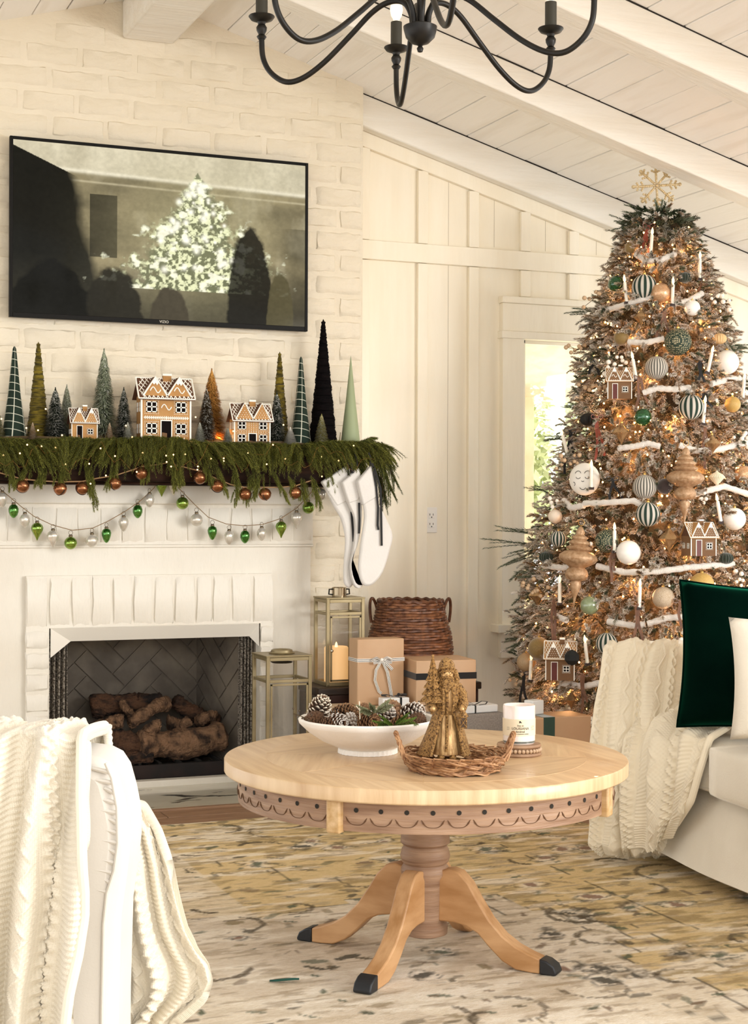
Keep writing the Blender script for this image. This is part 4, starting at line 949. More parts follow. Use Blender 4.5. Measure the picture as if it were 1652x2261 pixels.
cone(617, 776, 23, OLV, 'olive ruffled velvet cone tree behind the frosted tree right of the houses', 6.2, ruff=12, seed=5)
cone(664, 787, 25, PL, 'green plaid fabric cone tree left of the tall black cone', 6.12)
cone(713, 704, 33, BLV, 'tallest cone tree, black ruffled velvet, on the right of the mantel', 6.18, ruff=17, seed=7)
cone(774, 785, 24, M('sage_matte_paper', '#9da882', '#8c9874', rough=.55, nscale=2), 'smooth sage green cone tree at the right end of the mantel', 6.17, tipr=.02)
# ------------------------------------------------------------------ gingerbread houses
GBR = M('gingerbread', '#b98c56', '#a87b47', rough=.8, nscale=14, bump=.5, bscale=90); GDK = M('dark_gingerbread', '#5b3a26', rough=.85); ICE = M('white_icing', '#f5f1e6', rough=.6); PAN = M('dark_window_pane', '#120c0a', rough=.8, spec=.1); GB2 = M('brown_gingerbread', '#7b5a3c', '#6c4d31', rough=.8, nscale=14)
def gwin(par, x, y, z, w_, h_, ax='y', ic=None):
    f = MB(); t = w_*.09; a = w_/2; b = h_/2
    for q in ((-a, -b, -a+t, b), (a-t, -b, a, b), (-a, b-t, a, b), (-a, -b, a, -b+t), (-t*.6, -b, t*.6, b), (-a, -t*.6, a, t*.6)):
        if ax == 'y': f.box(q[0], -.0022, q[1], q[2], 0, q[3])
        else: f.box(-.0022, q[0], q[1], 0, q[2], q[3])
    o = f.build('window', ICE, par, smooth=0, loc=(x, y, z))
    p_ = MB()
    if ax == 'y': p_.box(-a+.0005, -.0008, -b+.0005, a-.0005, .0, b-.0005)
    else: p_.box(-.0008, -a+.0005, -b+.0005, 0, a-.0005, b-.0005)
    p_.build('pane', PAN, o, smooth=0)
def curl(par, x, y, z, s_, fl=1):
    pts = [(x+fl*s_*(t/3.2-.95)*1.0+.0, y-.0012, z+s_*.55*math.sin(t*1.0)) for t in np.linspace(-.3, 6.4, 22)]
    a = [(x+fl*s_*(-1+.18*math.cos(q)), y-.0012, z+s_*(.12+.18*math.sin(q))) for q in np.linspace(0, 4.5, 9)]
    MB().tube([(p[0], p[1], p[2]) for p in pts], s_*.12, n=5).build('icing_scroll', ICE, par)
    d = MB()
    for q in np.linspace(0, 6.2, 9): d.sphere((x+fl*s_*(q/3.2-.95), y-.0012, z+s_*(.33*math.sin(q)+.22*(1 if math.sin(q) > 0 else -1))), s_*.05, 6, 4)
    o = d.build('icing_dot', ICE, par); o['kind'] = 'stuff'
def dots(par, pts, r, nm='icing_dot'):
    d = MB()
    for p in pts: d.sphere(p, r, 6, 4)
    o = d.build(nm, ICE, par); o['kind'] = 'stuff'
def ginger(name, label, loc, w_, h_, dpt, rh, storeys, style, rz=0., wall=GBR, roofm=GDK, sc_=1, group=None, cat='decoration', doorx=0., snow=True):
    o = thing(name, label, cat, loc, rz, group)
    H = h_; W = w_; Dp = dpt; y0 = -Dp/2
    MB().box(-W/2, -Dp/2, 0, W/2, Dp/2, H).build('wall', wall, o, bev=.001)
    ov = W*.075; y1 = Dp/2
    # main roof, ridge along x, with tiles of icing
    rf = MB(); th = W*.02
    rf.add([(-W/2-ov, y0-ov, H-ov*.9), (W/2+ov, y0-ov, H-ov*.9), (W/2+ov*.55, 0, H+rh), (-W/2-ov*.55, 0, H+rh), (-W/2-ov, y0-ov, H-ov*.9-th), (W/2+ov, y0-ov, H-ov*.9-th), (W/2+ov*.55, 0, H+rh-th), (-W/2-ov*.55, 0, H+rh-th)], [(0, 1, 2, 3), (7, 6, 5, 4), (0, 4, 5, 1), (1, 5, 6, 2), (3, 7, 4, 0), (2, 6, 7, 3)])
    rf.add([(-W/2-ov, y1+ov, H-ov*.9), (W/2+ov, y1+ov, H-ov*.9), (W/2+ov*.55, 0, H+rh), (-W/2-ov*.55, 0, H+rh)], [(0, 1, 2, 3)])
    ro = rf.build('roof', roofm, o, smooth=0)
    for sx in (-1, 1): MB().add([(sx*W/2, y0, H-.001), (sx*W/2, y1, H-.001), (sx*W/2, 0, H+rh*.97)], [(0, 1, 2)]).build('side_gable', GDK if sx < 0 else wall, o, smooth=0)
    # icing lattice on the front slope
    la = MB(); N_ = 13; sl = np.array([0, -(y0-ov), rh+ov*.9])
    def rp_(u, v): return ((-W/2-ov+(W+2*ov)*u), y0-ov+(0-(y0-ov))*v, H-ov*.9+(rh+ov*.9)*v+.0012)
    r_ = W*.0105
    for k in range(-6, N_+1):
        for s_ in (1, -1):
            pts = []
            for v in np.linspace(.03, .97, 7):
                u = k/N_+s_*v*.30+(0 if s_ > 0 else .30)
                if .02 < u < .98: pts.append(rp_(u, v))
            if len(pts) > 1: la.tube(pts, r_, n=4)
    lo = la.build('icing_lattice', ICE, ro, smooth=0); lo['kind'] = 'stuff'
    MB().tube([rp_(0, 0), rp_(1, 0)], r_*1.5, n=5).tube([rp_(0, 0), rp_(.0, 1)], r_*1.6, n=5).tube([rp_(1, 0), rp_(1, 1)], r_*1.6, n=5).tube([rp_(0, 1), rp_(1, 1)], r_*1.5, n=5).build('roof_icing', ICE, ro)
    # two front gables
    gw = W*.245; gh = rh*1.02; yf = y0-ov*.55
    for gx_ in (-W*.235, W*.255):
        g = MB().prism([(gx_-gw, H-.001), (gx_+gw, H-.001), (gx_, H+gh)], yf, -.002).build('front_gable', wall, o, smooth=0)
        MB().tube([(gx_-gw-.001, yf-.001, H-.002), (gx_, yf-.001, H+gh), (gx_+gw+.001, yf-.001, H-.002)], r_*2.2, n=5).build('gable_icing', ICE, g)
        if style == 'scroll': curl(g, gx_, yf, H+gh*.30, gw*.42)
        else:
            P_ = []
            for a_ in range(6):
                zz = H+gh*(.12+.13*a_); hwid = gw*(1-(zz-H)/gh)*.78
                for b_ in range(max(1, 6-a_)): P_.append((gx_+(-hwid+2*hwid*(b_/(max(1, 5-a_)))) if a_ < 5 else gx_, yf-.001, zz))
            dots(g, P_, r_*1.15)
        if snow: MB().add([(gx_-gw*.3, yf-.0026, H+gh*.7), (gx_-gw*.12, yf-.0026, H+gh*.58), (gx_, yf-.0026, H+gh*.68), (gx_+gw*.12, yf-.0026, H+gh*.55), (gx_+gw*.3, yf-.0026, H+gh*.7), (gx_, yf-.0026, H+gh)], [(0, 1, 2, 3, 4, 5)]).build('icing_snow', ICE, g, smooth=0)
        for s_ in (-1, 1): MB().add([(gx_, yf, H+gh+.001), (gx_+s_*gw*1.04, yf, H-.001), (gx_+s_*gw*1.04, y0*.6, H-.001+ov), (gx_, -.001, H+gh+.001)], [(0, 1, 2, 3)]).build('gable_roof', roofm, g, smooth=0)
    # chimney
    cx2 = W*.06; c_ = MB().box(cx2-W*.085, -Dp*.12, H+rh*.7, cx2+W*.085, Dp*.06, H+rh*1.22).build('chimney', wall, o)
    MB().box(cx2-W*.095, -Dp*.14, H+rh*1.14, cx2+W*.095, Dp*.07, H+rh*1.26).build('chimney_snow', ICE, c_, bev=.0008)
    # corners and eaves
    for sx in (-1, 1): MB().box(sx*W/2-r_*2, y0-r_*1.6, 0, sx*W/2+r_*1.2, y0+r_*2, H).build('corner_icing', ICE, o, bev=.0006)
    MB().box(-W/2, y0-r_*1.6, H-r_*2.6, W/2, y0, H).build('eaves_icing', ICE, o, bev=.0005)
    ww = W*.22; wh = ww*.98
    zs_ = [H*.5] if storeys == 1 else [H*.27, H*.75]
    for zz in zs_:
        for wx in ((-W*.30, W*.30) if storeys == 2 else (W*.22,)):
            gwin(o, wx, y0-.001, zz, ww, wh)
            q = []
            for t in np.linspace(0, 1, 9)[:-1]:
                e2 = ww*.62
                q += [(wx-e2+2*e2*t, y0-.001, zz+e2), (wx+e2-2*e2*t, y0-.001, zz-e2), (wx-e2, y0-.001, zz-e2+2*e2*t), (wx+e2, y0-.001, zz+e2-2*e2*t)]
            dots(o, q, r_*.9)
        for wy in (-Dp*.22, Dp*.22): gwin(o, -W/2-.0002, wy, zz, Dp*.2, wh*.9, ax='x')
    dx = 0 if storeys == 2 else -W*.2; dw = W*.10; dh = H*(.44 if storeys == 2 else .78)
    dr2 = MB().box(dx-dw, y0-.0012, 0, dx+dw, y0, dh).build('door', PAN if cat == 'decoration' else M('red_brown_door', '#5a2018', rough=.5), o, smooth=0)
    MB().box(dx-dw-r_*2, y0-.003, 0, dx-dw, y0, dh+r_*2).box(dx+dw, y0-.003, 0, dx+dw+r_*2, y0, dh+r_*2).box(dx-dw, y0-.003, dh, dx+dw, y0, dh+r_*2).build('door_frame', ICE, dr2, smooth=0)
    if cat == 'decoration': MB().add([(dx-dw*.9, y0-.003, 0), (dx+dw*.1, y0-.006, 0), (dx+dw*.1, y0-.006, dh*.38), (dx-dw*.9, y0-.003, dh*.42)], [(0, 1, 2, 3)]).build('open_door_leaf', GB2, dr2, smooth=0)
    if storeys == 2:
        if style == 'scroll':
            curl(o, 0, y0, H*.75, W*.10); curl(o, -W*.28, y0, H*.07, W*.09); curl(o, W*.28, y0, H*.07, W*.09)
            lf = MB().tube([(-W*.46, y0-.001, H*.51), (W*.46, y0-.001, H*.51)], r_, n=5)
            for k in range(22):
                xx = -W*.45+W*.9*k/21; lf.tube([(xx, y0-.001, H*.51), (xx+(.03 if xx < 0 else -.03)*W, y0-.001, H*.545)], r_*.9, n=4); lf.tube([(xx, y0-.001, H*.51), (xx+(.03 if xx < 0 else -.03)*W, y0-.001, H*.475)], r_*.9, n=4)
            a_ = lf.build('icing_branch', ICE, o); a_['kind'] = 'stuff'
        else: dots(o, [(xx, y0-.001, zz) for xx in np.linspace(-W*.10, W*.10, 4) for zz in np.linspace(H*.55, H*.95, 7)]+[(xx, y0-.001, H*.51) for xx in np.linspace(-W*.45, W*.45, 14)]+[(xx, y0-.001, zz) for xx in list(np.linspace(-W*.42, -W*.18, 4))+list(np.linspace(W*.18, W*.42, 4)) for zz in (H*.05,)], r_*1.2)
    return o
def hx(x, Y): return onY(x, 985, Y)[0]
Yh = 6.09
a, b = hx(313, Yh-.045), hx(421, Yh-.045)
hs = ginger('gingerbread_house', 'biggest gingerbread house with white icing scrolls in the middle of the mantel', ((a+b)/2, Yh, MT+.012), b-a, hpx(876, 365, Yh)-.012, .085, hpx(836, 365, Yh)-hpx(876, 365, Yh), 2, 'scroll')
MB().box(-(b-a)/2-.035, -.055, -.012, (b-a)/2+.03, .06, -.0).build('wooden_base', M('light_wood_base', '#c79a62', rough=.6), hs)
a, b = hx(519, Yh-.05), hx(597, Yh-.05)
ginger('gingerbread_house', 'two-storey gingerbread house covered in icing dots, right of the biggest one', ((a+b)/2, Yh-.01, MT), b-a, hpx(925, 560, Yh-.05), .07, hpx(889, 560, Yh)-hpx(923, 560, Yh), 2, 'dots', snow=False)
a, b = hx(160, Yh-.05), hx(216, Yh-.05)
ginger('gingerbread_house', 'smallest gingerbread house, one storey, at the left of the mantel', ((a+b)/2, Yh-.01, MT+.004), b-a, hpx(931, 187, Yh-.05)-.004, .06, hpx(901, 187, Yh)-hpx(931, 187, Yh), 1, 'dots')
# ------------------------------------------------------------------ sleigh bell string
CPR = M('antique_copper', '#b9825c', '#8d5c3d', rough=.25, metal=.9, nscale=12)
bells = [(50, 1073), (133, 1079), (181, 1078), (254, 1067), (312, 1045), (441, 1055), (480, 1073), (541, 1091), (585, 1091), (652, 1088)]
bs_ = thing('jingle_bell_string', 'jute cord hung with copper jingle bells in front of the mantel beam', 'garland', (0, 0, 0))
YB = 6.0
MB().tube([onY(x, y, YB) for x, y in ((-12, 1040), (0, 1044), (50, 1058), (95, 1062), (133, 1064), (181, 1063), (215, 1056), (254, 1050), (285, 1040), (312, 1031), (370, 1022), (441, 1040), (480, 1058), (510, 1070), (541, 1076), (585, 1076), (620, 1076), (652, 1073), (690, 1060))], .0026, n=6).build('jute_cord', M('jute', '#9a7a55', rough=.9), bs_)
bmb = MB().sphere((0, 0, 0), .0255, 20, 14)
bmesh_ = bmb.mesh('jingle_bell', CPR); slm = MB().tube([(.0258*math.sin(t), 0, -.0258*math.cos(t)) for t in np.linspace(-1.2, 1.2, 12)], .0016, n=5).mesh('slot', DARK); lpm = MB().tube([(.005*math.cos(t), 0, .029+.005*math.sin(t)) for t in np.linspace(0, 2*pi, 12, endpoint=False)], .0012, n=5, closed=True).mesh('loop', CPR); rim_ = MB().tube([(.0257*math.cos(t), .0257*math.sin(t), 0) for t in np.linspace(0, 2*pi, 24, endpoint=False)], .0009, n=4, closed=True).mesh('seam', CPR)
for x, y in bells:
    b = link('jingle_bell', bmesh_, bs_, onY(x, y, YB), rot=(random.uniform(-.3, .3), random.uniform(-.6, .6), random.uniform(-1, 1)))
    for nm, me in (('slot', slm), ('loop', lpm), ('seam', rim_)): link(nm, me, b)
# ------------------------------------------------------------------ glass ornament garland on twine
YO = 6.195
tw1 = [(-25, 1060), (0, 1079), (20, 1096), (45, 1117), (75, 1140), (115, 1159), (160, 1171), (205, 1166), (240, 1150), (275, 1130), (310, 1106), (340, 1078), (368, 1036)]
tw2 = [(374, 1036), (395, 1078), (430, 1114), (460, 1142), (500, 1157), (540, 1161), (580, 1158), (620, 1145), (655, 1122), (680, 1096), (705, 1066)]
TWN = M('brown_twine', '#8b6f4d', rough=.9)
for k, tw in enumerate((tw1, tw2)): tag(MB().tube([onY(x, y, YO) for x, y in tw], .0016, n=5).build('twine', TWN), ('brown twine swag holding glass ornaments, left half', 'brown twine swag holding glass ornaments, right half')[k], 'twine')
MG = {'g': M('green_mercury_glass', '#2f6e26', '#5f9440', rough=.12, metal=.75, nscale=20, coat=.5), 'l': M('lime_mercury_glass', '#64862a', '#93ac48', rough=.12, metal=.75, nscale=20, coat=.5), 's': M('silver_mercury_glass', '#e2dccf', '#c9c1b2', rough=.22, metal=.4, nscale=30, coat=.5)}
CAPM = M('aged_metal_cap', '#6b5d48', rough=.35, metal=.8)
omesh = {}
def orn_mesh(shape, key):
    k = (shape, key)
    if k in omesh: return omesh[k]
    if shape == 'ball': pr = [(.0255*math.sin(t), .0255*math.cos(t)*-1) for t in np.linspace(.05, pi-.12, 18)]; pr = [(r*(.93 if abs(z) < .0012 else 1), z) for r, z in pr]; b = MB().lathe([(0, -.0255)]+pr, n=28, cap=False)
    elif shape == 'onion': b = MB().lathe([(0, -.042), (.002, -.040), (.006, -.030), (.014, -.016), (.021, -.002), (.023, .008), (.019, .019), (.011, .026), (.006, .028)], n=32, cap=False, rib=lambda a, z: 1+.06*math.cos(8*a))
    elif shape == 'acorn': b = MB().lathe([(0, -.03), (.006, -.028), (.014, -.019), (.019, -.006), (.0195, .006), (.015, .017), (.008, .023)], n=30, cap=False, rib=lambda a, z: 1+.05*math.cos(7*a+z*220))
    else:
        b = MB().lathe([(0, -.034), (.006, -.031), (.012, -.02), (.017, -.006), (.0185, .006), (.015, .017), (.007, .023)], n=32, cap=False, rib=lambda a, z: 1+.12*abs(math.cos(5*a+z*160)*math.cos(5*a-z*160)))
    omesh[k] = b.mesh('glass_body', MG[key], 60); return omesh[k]
cpm = MB().lathe([(.0075, 0), (.0078, .006), (.005, .009), (0, .009)], n=14).mesh('cap', CAPM); rgm = MB().tube([(.008*math.cos(t), 0, .016+.008*math.sin(t)) for t in np.linspace(0, 2*pi, 16, endpoint=False)], .0009, n=5, closed=True).mesh('ring', CAPM)
GO = [(5, 1101, 'pine', 's'), (30, 1127, 'acorn', 'g'), (55, 1148, 'acorn', 's'), (82, 1170, 'onion', 'l'), (117, 1187, 'onion', 's'), (156, 1199, 'ball', 'l'), (203, 1194, 'ball', 's'), (235, 1180, 'pine', 'g'), (273, 1155, 'pine', 's'), (304, 1128, 'acorn', 'g'), (330, 1104, 'acorn', 's'), (357, 1074, 'onion', 'l'), (383, 1072, 'onion', 's'), (403, 1111, 'ball', 'l'), (434, 1148, 'ball', 's'), (469, 1174, 'pine', 'g'), (506, 1185, 'pine', 's'), (541, 1184, 'acorn', 'g'), (578, 1178, 'acorn', 's'), (621, 1166, 'onion', 'l'), (655, 1146, 'onion', 's'), (681, 1121, 'ball', 'l'), (708, 1092, 'ball', 's')]
nmz = {'pine': 'pinecone', 'acorn': 'swirled acorn', 'onion': 'fluted teardrop', 'ball': 'round banded'}; cn = {'g': 'green', 'l': 'lime green', 's': 'silvery'}
ords = ['first', 'second', 'third', 'fourth', 'fifth', 'sixth']; cnt = {}
tot = {}
for q in GO: tot[q[2:]] = tot.get(q[2:], 0)+1
for x, y, sh, ky in GO:
    k = cnt.get((sh, ky), 0); cnt[(sh, ky)] = k+1
    o = thing('glass_ornament', '%s %s glass ornament on the twine, %s of its kind from the left' % (cn[ky], nmz[sh], ords[k]), 'ornament', onY(x, y, YO), random.uniform(0, 3), 'glass ornaments on the twine below the mantel')
    link('glass_body', orn_mesh(sh, ky), o); top_ = {'ball': .0245, 'onion': .027, 'acorn': .022, 'pine': .022}[sh]
    link('cap', cpm, o, (0, 0, top_)); rg_ = link('ring', rgm, o, (0, 0, top_), rot=(0, 0, -o.rotation_euler[2]+random.uniform(-.5, .5)))
# ------------------------------------------------------------------ stockings
STK = M('white_stocking_cotton', '#e0ddd8', '#d8d4ce', rough=.9, nscale=3, bump=.3, bscale=120, sheen=.3); RIB = M('black_velvet_ribbon', '#121213', rough=.8, sheen=.3)
def stocking(pts, Y, label, hang, rib, cuff):
    P = [onY(x, y, Y) for x, y in pts]; o = thing('christmas_stocking', label, 'stocking', (P[0][0], Y, P[0][2]), 0, 'white stockings hanging at the right end of the mantel')
    def sm(pp):
        q = [np.array((p[0]-P[0][0], p[2]-P[0][2])) for p in pp]; out = []
        n = len(q)
        for i in range(n):
            p0, p1, p2, p3 = q[i-1], q[i], q[(i+1) % n], q[(i+2) % n]
            for t in np.linspace(0, 1, 5)[:-1]:
                if i in (0, ) or i == n-1: out.append(p1*(1-t)+p2*t); continue
                out.append(.5*((2*p1)+(-p0+p2)*t+(2*p0-5*p1+4*p2-p3)*t*t+(-p0+3*p1-3*p2+p3)*t**3))
        return [tuple(v) for v in out]
    MB().prism(sm(P), -.012, .012).build('stocking_body', STK, o, bev=.0105, smooth=60)
    C = [onY(x, y, Y) for x, y in cuff]; MB().prism([(p[0]-P[0][0], p[2]-P[0][2]) for p in C], -.0155, .0155).build('cuff', STK, o, bev=.006)
    for h in rib:
        q = [onY(x, y, Y-.02) for x, y in h]; MB().ribbon([(p[0]-P[0][0], p[1]-Y, p[2]-P[0][2]) for p in q], .0085, wv=(1, 0, 0), th=.002).build('ribbon_tail', RIB, o)
    q = [onY(x, y, Y) for x, y in hang]; MB().tube([(p[0]-P[0][0], 0, p[2]-P[0][2]) for p in q], .0035, n=6).build('hanging_loop', RIB, o)
stocking([(710, 1065), (766, 1028), (776, 1080), (788, 1140), (784, 1195), (778, 1250), (781, 1285), (770, 1298), (759, 1285), (759, 1245), (762, 1190), (752, 1145), (736, 1118)], 6.005, 'leftmost white cotton stocking with black ribbons, folded cuff wide open', [(766, 1032), (770, 1012), (768, 1000)], [[(768, 1020), (770, 1050)], [(776, 1130), (779, 1165), (781, 1196)]], [(709, 1064), (767, 1027), (777, 1082), (770, 1104), (742, 1118)])
stocking([(754, 1065), (790, 1034), (795, 1080), (798, 1140), (790, 1195), (776, 1245), (785, 1285), (800, 1290), (790, 1299), (779, 1287), (773, 1250), (782, 1195), (782, 1145), (768, 1110)], 5.975, 'middle white cotton stocking, mostly covered by its neighbours', [(790, 1036), (788, 1015), (784, 1002)], [[(793, 1110), (794, 1145), (793, 1178)], [(776, 1020), (779, 1045)]], [(753, 1065), (791, 1033), (796, 1078), (790, 1105), (768, 1112)])
stocking([(788, 1064), (817, 1029), (828, 1075), (834, 1110), (850, 1140), (866, 1180), (860, 1215), (845, 1262), (825, 1288), (808, 1294), (797, 1284), (791, 1255), (796, 1200), (804, 1140), (798, 1105)], 5.945, 'rightmost and frontmost white cotton stocking with long black ribbon tails', [(817, 1030), (819, 1012), (814, 1000)], [[(822, 1022), (831, 1075), (835, 1120), (834, 1160), (836, 1170)], [(826, 1030), (841, 1080), (842, 1140), (843, 1205)]], [(787, 1063), (818, 1028), (829, 1078), (830, 1098), (800, 1116)])
# ------------------------------------------------------------------ chandelier
cx3 = at(928, 70, 3.9); chl = thing('chandelier', 'black iron candle chandelier hanging from the ridge beam', 'chandelier', cx3, -TH)
IR = M('blackened_iron', '#131210', '#1f1c17', rough=.42, metal=.35, nscale=30); BLB = M('clear_bulb_glass', '#fff4dc', rough=.05, emis='#ffe6b8', estr=.8, alpha=.55)
RC = .438
MB().lathe([(0, -.052), (.006, -.050), (.0085, -.042), (.005, -.036), (.008, -.033), (.022, -.028), (.036, -.014), (.041, .004), (.042, .012), (.034, .016), (.03, .012), (0, .012)], n=32).build('hub_bowl', IR, chl, smooth=50)
MB().lathe([(.0085, .01), (.0085, .12), (.013, .13), (.008, .15), (.007, .60), (.011, .62), (.011, .66)], n=14).build('center_rod', IR, chl, smooth=50)
MB().lathe([(.05, .712), (.05, .722), (.012, .69), (.008, .655)], n=24).build('ceiling_canopy', IR, chl)
prof_a = [(.02, .0), (.024, .045), (.045, .078), (.085, .083), (.13, .062), (.19, .01), (.26, -.048), (.32, -.082), (.368, -.087), (.41, -.060), (.433, -.02), (RC, .03), (RC, .045)]
def spl(P, k=6):
    P = [np.array(p, float) for p in P]; P = [2*P[0]-P[1]]+P+[2*P[-1]-P[-2]]; out = []
    for i in range(1, len(P)-2):
        for t in np.linspace(0, 1, k+1)[:-1]:
            p0, p1, p2, p3 = P[i-1:i+3]; out.append(.5*((2*p1)+(-p0+p2)*t+(2*p0-5*p1+4*p2-p3)*t*t+(-p0+3*p1-3*p2+p3)*t**3))
    return out+[P[-2]]
for k in range(6):
    a = math.radians(36.5+60.5*k); c, s = math.cos(a), math.sin(a)
    ar = MB().tube([(r*c, r*s, z) for r, z in spl(prof_a)], .0072, n=10).build('arm', IR, chl, smooth=60)
    o = (RC*c, RC*s, .0)
    MB().lathe([(.009, .03), (.013, .036), (.008, .042), (.013, .052), (.014, .06), (.009, .068), (.012, .075)], n=18, c=o).build('turned_stem', IR, ar, smooth=50)
    MB().lathe([(0, .072), (.012, .074), (.028, .080), (.034, .088), (.033, .090), (.012, .085), (0, .085)], n=24, c=o).build('drip_pan', IR, ar, smooth=50)
    MB().lathe([(.0155, .084), (.0155, .158), (.011, .160), (.011, .1585)], n=20, c=o).build('candle_sleeve', M('dark_candle_sleeve', '#2f2c20', rough=.6), ar, smooth=50)
    MB().lathe([(.008, .155), (.009, .166), (.0145, .175), (.018, .192), (.015, .210), (.007, .228), (.001, .238)], n=16, c=o).build('bulb', BLB, ar, smooth=60)
# ------------------------------------------------------------------ Christmas tree
TRX, TRY = 3.63, 5.69
_zs = np.array([0.0, .27, .42, .60, .80, 1.00, 1.17, 1.36, 1.56, 1.75, 1.93, 2.04, 2.19, 2.31, 2.37, 2.42])
_rs = np.array([.50, .56, .58, .585, .565, .52, .46, .385, .345, .315, .275, .24, .175, .135, .09, .015])
def TR(z): return np.interp(z, _zs, _rs)
def tsurf(x, y, k=1.0):
    d = ray(x, y); best = None
    for t in np.linspace(5.8, 6.75, 480):
        p = d*t; z = p[2]+ZC
        if math.hypot(p[0]-TRX, p[1]-TRY) < TR(z)*k: best = t; break
    if best is None:   # silhouette: nearest approach to the trunk axis
        a = d[:2]; best = float(a@np.array([TRX, TRY])/(a@a))
    p = d*best; p[2] += ZC; return p
tr = thing('christmas_tree', 'tall flocked christmas tree with warm lights beside the window', 'tree', (TRX, TRY, .01))
T0 = np.array([TRX, TRY, .01])
MB().tube([(0, 0, 0), (0, 0, 2.36)], [.035, .008], n=10).build('trunk', M('tree_trunk', '#4a3728', rough=.9), tr)
cr = []
r5 = np.random.default_rng(8)
for z in np.linspace(.28, 2.34, 42): cr.append([(TR(z)*.70*(1+.10*math.sin(3*a+z*9)+.06*math.sin(7*a-z*23))*math.cos(a), TR(z)*.70*(1+.10*math.sin(3*a+z*9))*math.sin(a), z) for a in np.linspace(0, 2*pi, 41)])
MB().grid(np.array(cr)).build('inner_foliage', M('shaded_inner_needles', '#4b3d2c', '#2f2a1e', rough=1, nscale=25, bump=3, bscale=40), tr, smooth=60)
def tree_twigs(K, seed, kmin, kmax, Lr, cols, probs, nn, nl, nw, lift, z0=.27, z1=2.38, flock=True):
    r = np.random.default_rng(seed)
    zz = np.linspace(z0, z1, 300); pdf = TR(zz)+.05; cdf = np.cumsum(pdf); z = np.interp(r.random(K)*cdf[-1], cdf, zz)
    # tiers: branches come in whorls, so density and reach vary with height and azimuth
    az = np.arctan2(-FWD[1], -FWD[0])+r.uniform(-2.0, 2.0, K); lump = .06*np.sin(az*9+z*31)+.05*np.sin(az*17-z*47)
    R = TR(z)*(r.uniform(kmin, kmax, K)+lump); P = np.stack([R*np.cos(az), R*np.sin(az), z], 1)
    D = np.stack([np.cos(az+r.normal(0, .45, K)), np.sin(az+r.normal(0, .45, K)), lift+r.normal(0, .45, K)], 1)
    ci = r.choice(len(cols), K, p=probs); blot = np.sin(az*5+z*13)+np.sin(az*11-z*7)
    A = np.array([L3(c[0]) for c in cols])[ci]; B = np.array([L3(c[1]) for c in cols])[ci]
    g = np.clip((z-2.22)*8, 0, 1)[:, None]*(r.random((K, 1)) < .75); A = A*(1-g)+L3('#26301f')*g; B = B*(1-g)+L3('#4f5f42')*g
    return twigs(P, D, r.uniform(Lr[0], Lr[1], K), r.uniform(0, .02, K), nn, nl, nw, A, B, ang=.8, stem=.0022, seed=seed+1, t0=.05)
flk = [('#a08b6c', '#fbf6ee'), ('#6a654c', '#e9e3d4'), ('#6c5238', '#c9a983'), ('#3d4630', '#8f967c'), ('#a08466', '#fbf7f0')]
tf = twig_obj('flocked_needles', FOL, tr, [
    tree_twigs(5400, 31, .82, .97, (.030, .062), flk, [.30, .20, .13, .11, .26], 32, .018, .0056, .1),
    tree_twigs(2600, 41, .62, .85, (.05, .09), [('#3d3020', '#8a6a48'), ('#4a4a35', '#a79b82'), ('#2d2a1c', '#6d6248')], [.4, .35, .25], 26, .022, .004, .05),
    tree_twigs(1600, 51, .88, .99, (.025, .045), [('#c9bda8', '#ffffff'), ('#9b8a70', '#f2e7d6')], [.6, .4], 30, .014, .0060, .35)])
# tip sprays that stick out at the silhouette
tipsP, tipsD, tipsL = [], [], []
for x, y, dx, dz, L_t in ((1300, 690, -1, .1, .09), (1250, 965, -1, -.2, .10), (1215, 1085, -1, .2, .10), (1175, 1180, -1, .25, .16), (1165, 1205, -1, .05, .22), (1190, 1215, -1, -.25, .14), (1190, 1275, -1, .1, .10), (1160, 1370, -1, .1, .07), (1150, 1415, -1, -.1, .07), (1165, 1230, -1, -.3, .12), (1395, 500, -1, .3, .09), (1415, 480, -.6, .6, .08), (1520, 560, 1, .2, .08), (1500, 490, .8, .5, .07), (1610, 765, 1, .3, .09), (1600, 770, 1, .1, .10), (1310, 830, -1, 0, .06), (1285, 900, -1, .3, .07), (1455, 470, 0, 1, .06), (1470, 478, .4, .8, .06)):
    p = tsurf(x, y, .95)-T0
    for q in range(4): tipsP.append(p+r5.normal(0, .008, 3)); tipsD.append((dx*RT[0]+r5.normal()*.15, dx*RT[1]+r5.normal()*.15, dz+r5.normal()*.15)); tipsL.append(L_t*r5.uniform(.7, 1.1))
K = len(tipsP); twig_obj('branch_tips', FOL, tr, [twigs(np.array(tipsP), np.array(tipsD), np.array(tipsL), .01, 46, .020, .0032, np.tile(L3('#3d4a33'), (K, 1)), np.tile(L3('#a9b096'), (K, 1)), ang=.7, seed=3)])
# warm lights: bulbs on the branches and the glow they give
lv = MB(); r6 = np.random.default_rng(21)
for i in range(460):
    z = r6.uniform(.3, 2.33); az = math.atan2(-FWD[1], -FWD[0])+r6.uniform(-1.7, 1.7); R = TR(z)*r6.uniform(.8, 1.0); lv.sphere((R*math.cos(az), R*math.sin(az), z), .0042, 6, 5)
o = lv.build('warm_lights', M('tree_bulb', '#ffd9a0', rough=.3, emis='#ffb768', estr=14), tr); o['kind'] = 'stuff'
for i in range(30):
    z = .35+1.9*(i+.5)/30; az = math.atan2(-FWD[1], -FWD[0])+(-1.1+2.2*((i*.618) % 1)); R = TR(z)*.80
    l = bpy.data.lights.new('tree_glow', 'POINT'); l.energy = 1.25*(.5+TR(z)*1.2); l.color = (1, .50, .20); l.shadow_soft_size = .015
    lo = bpy.data.objects.new('tree_glow', l); COL.objects.link(lo); lo.location = (TRX+R*math.cos(az), TRY+R*math.sin(az), z)
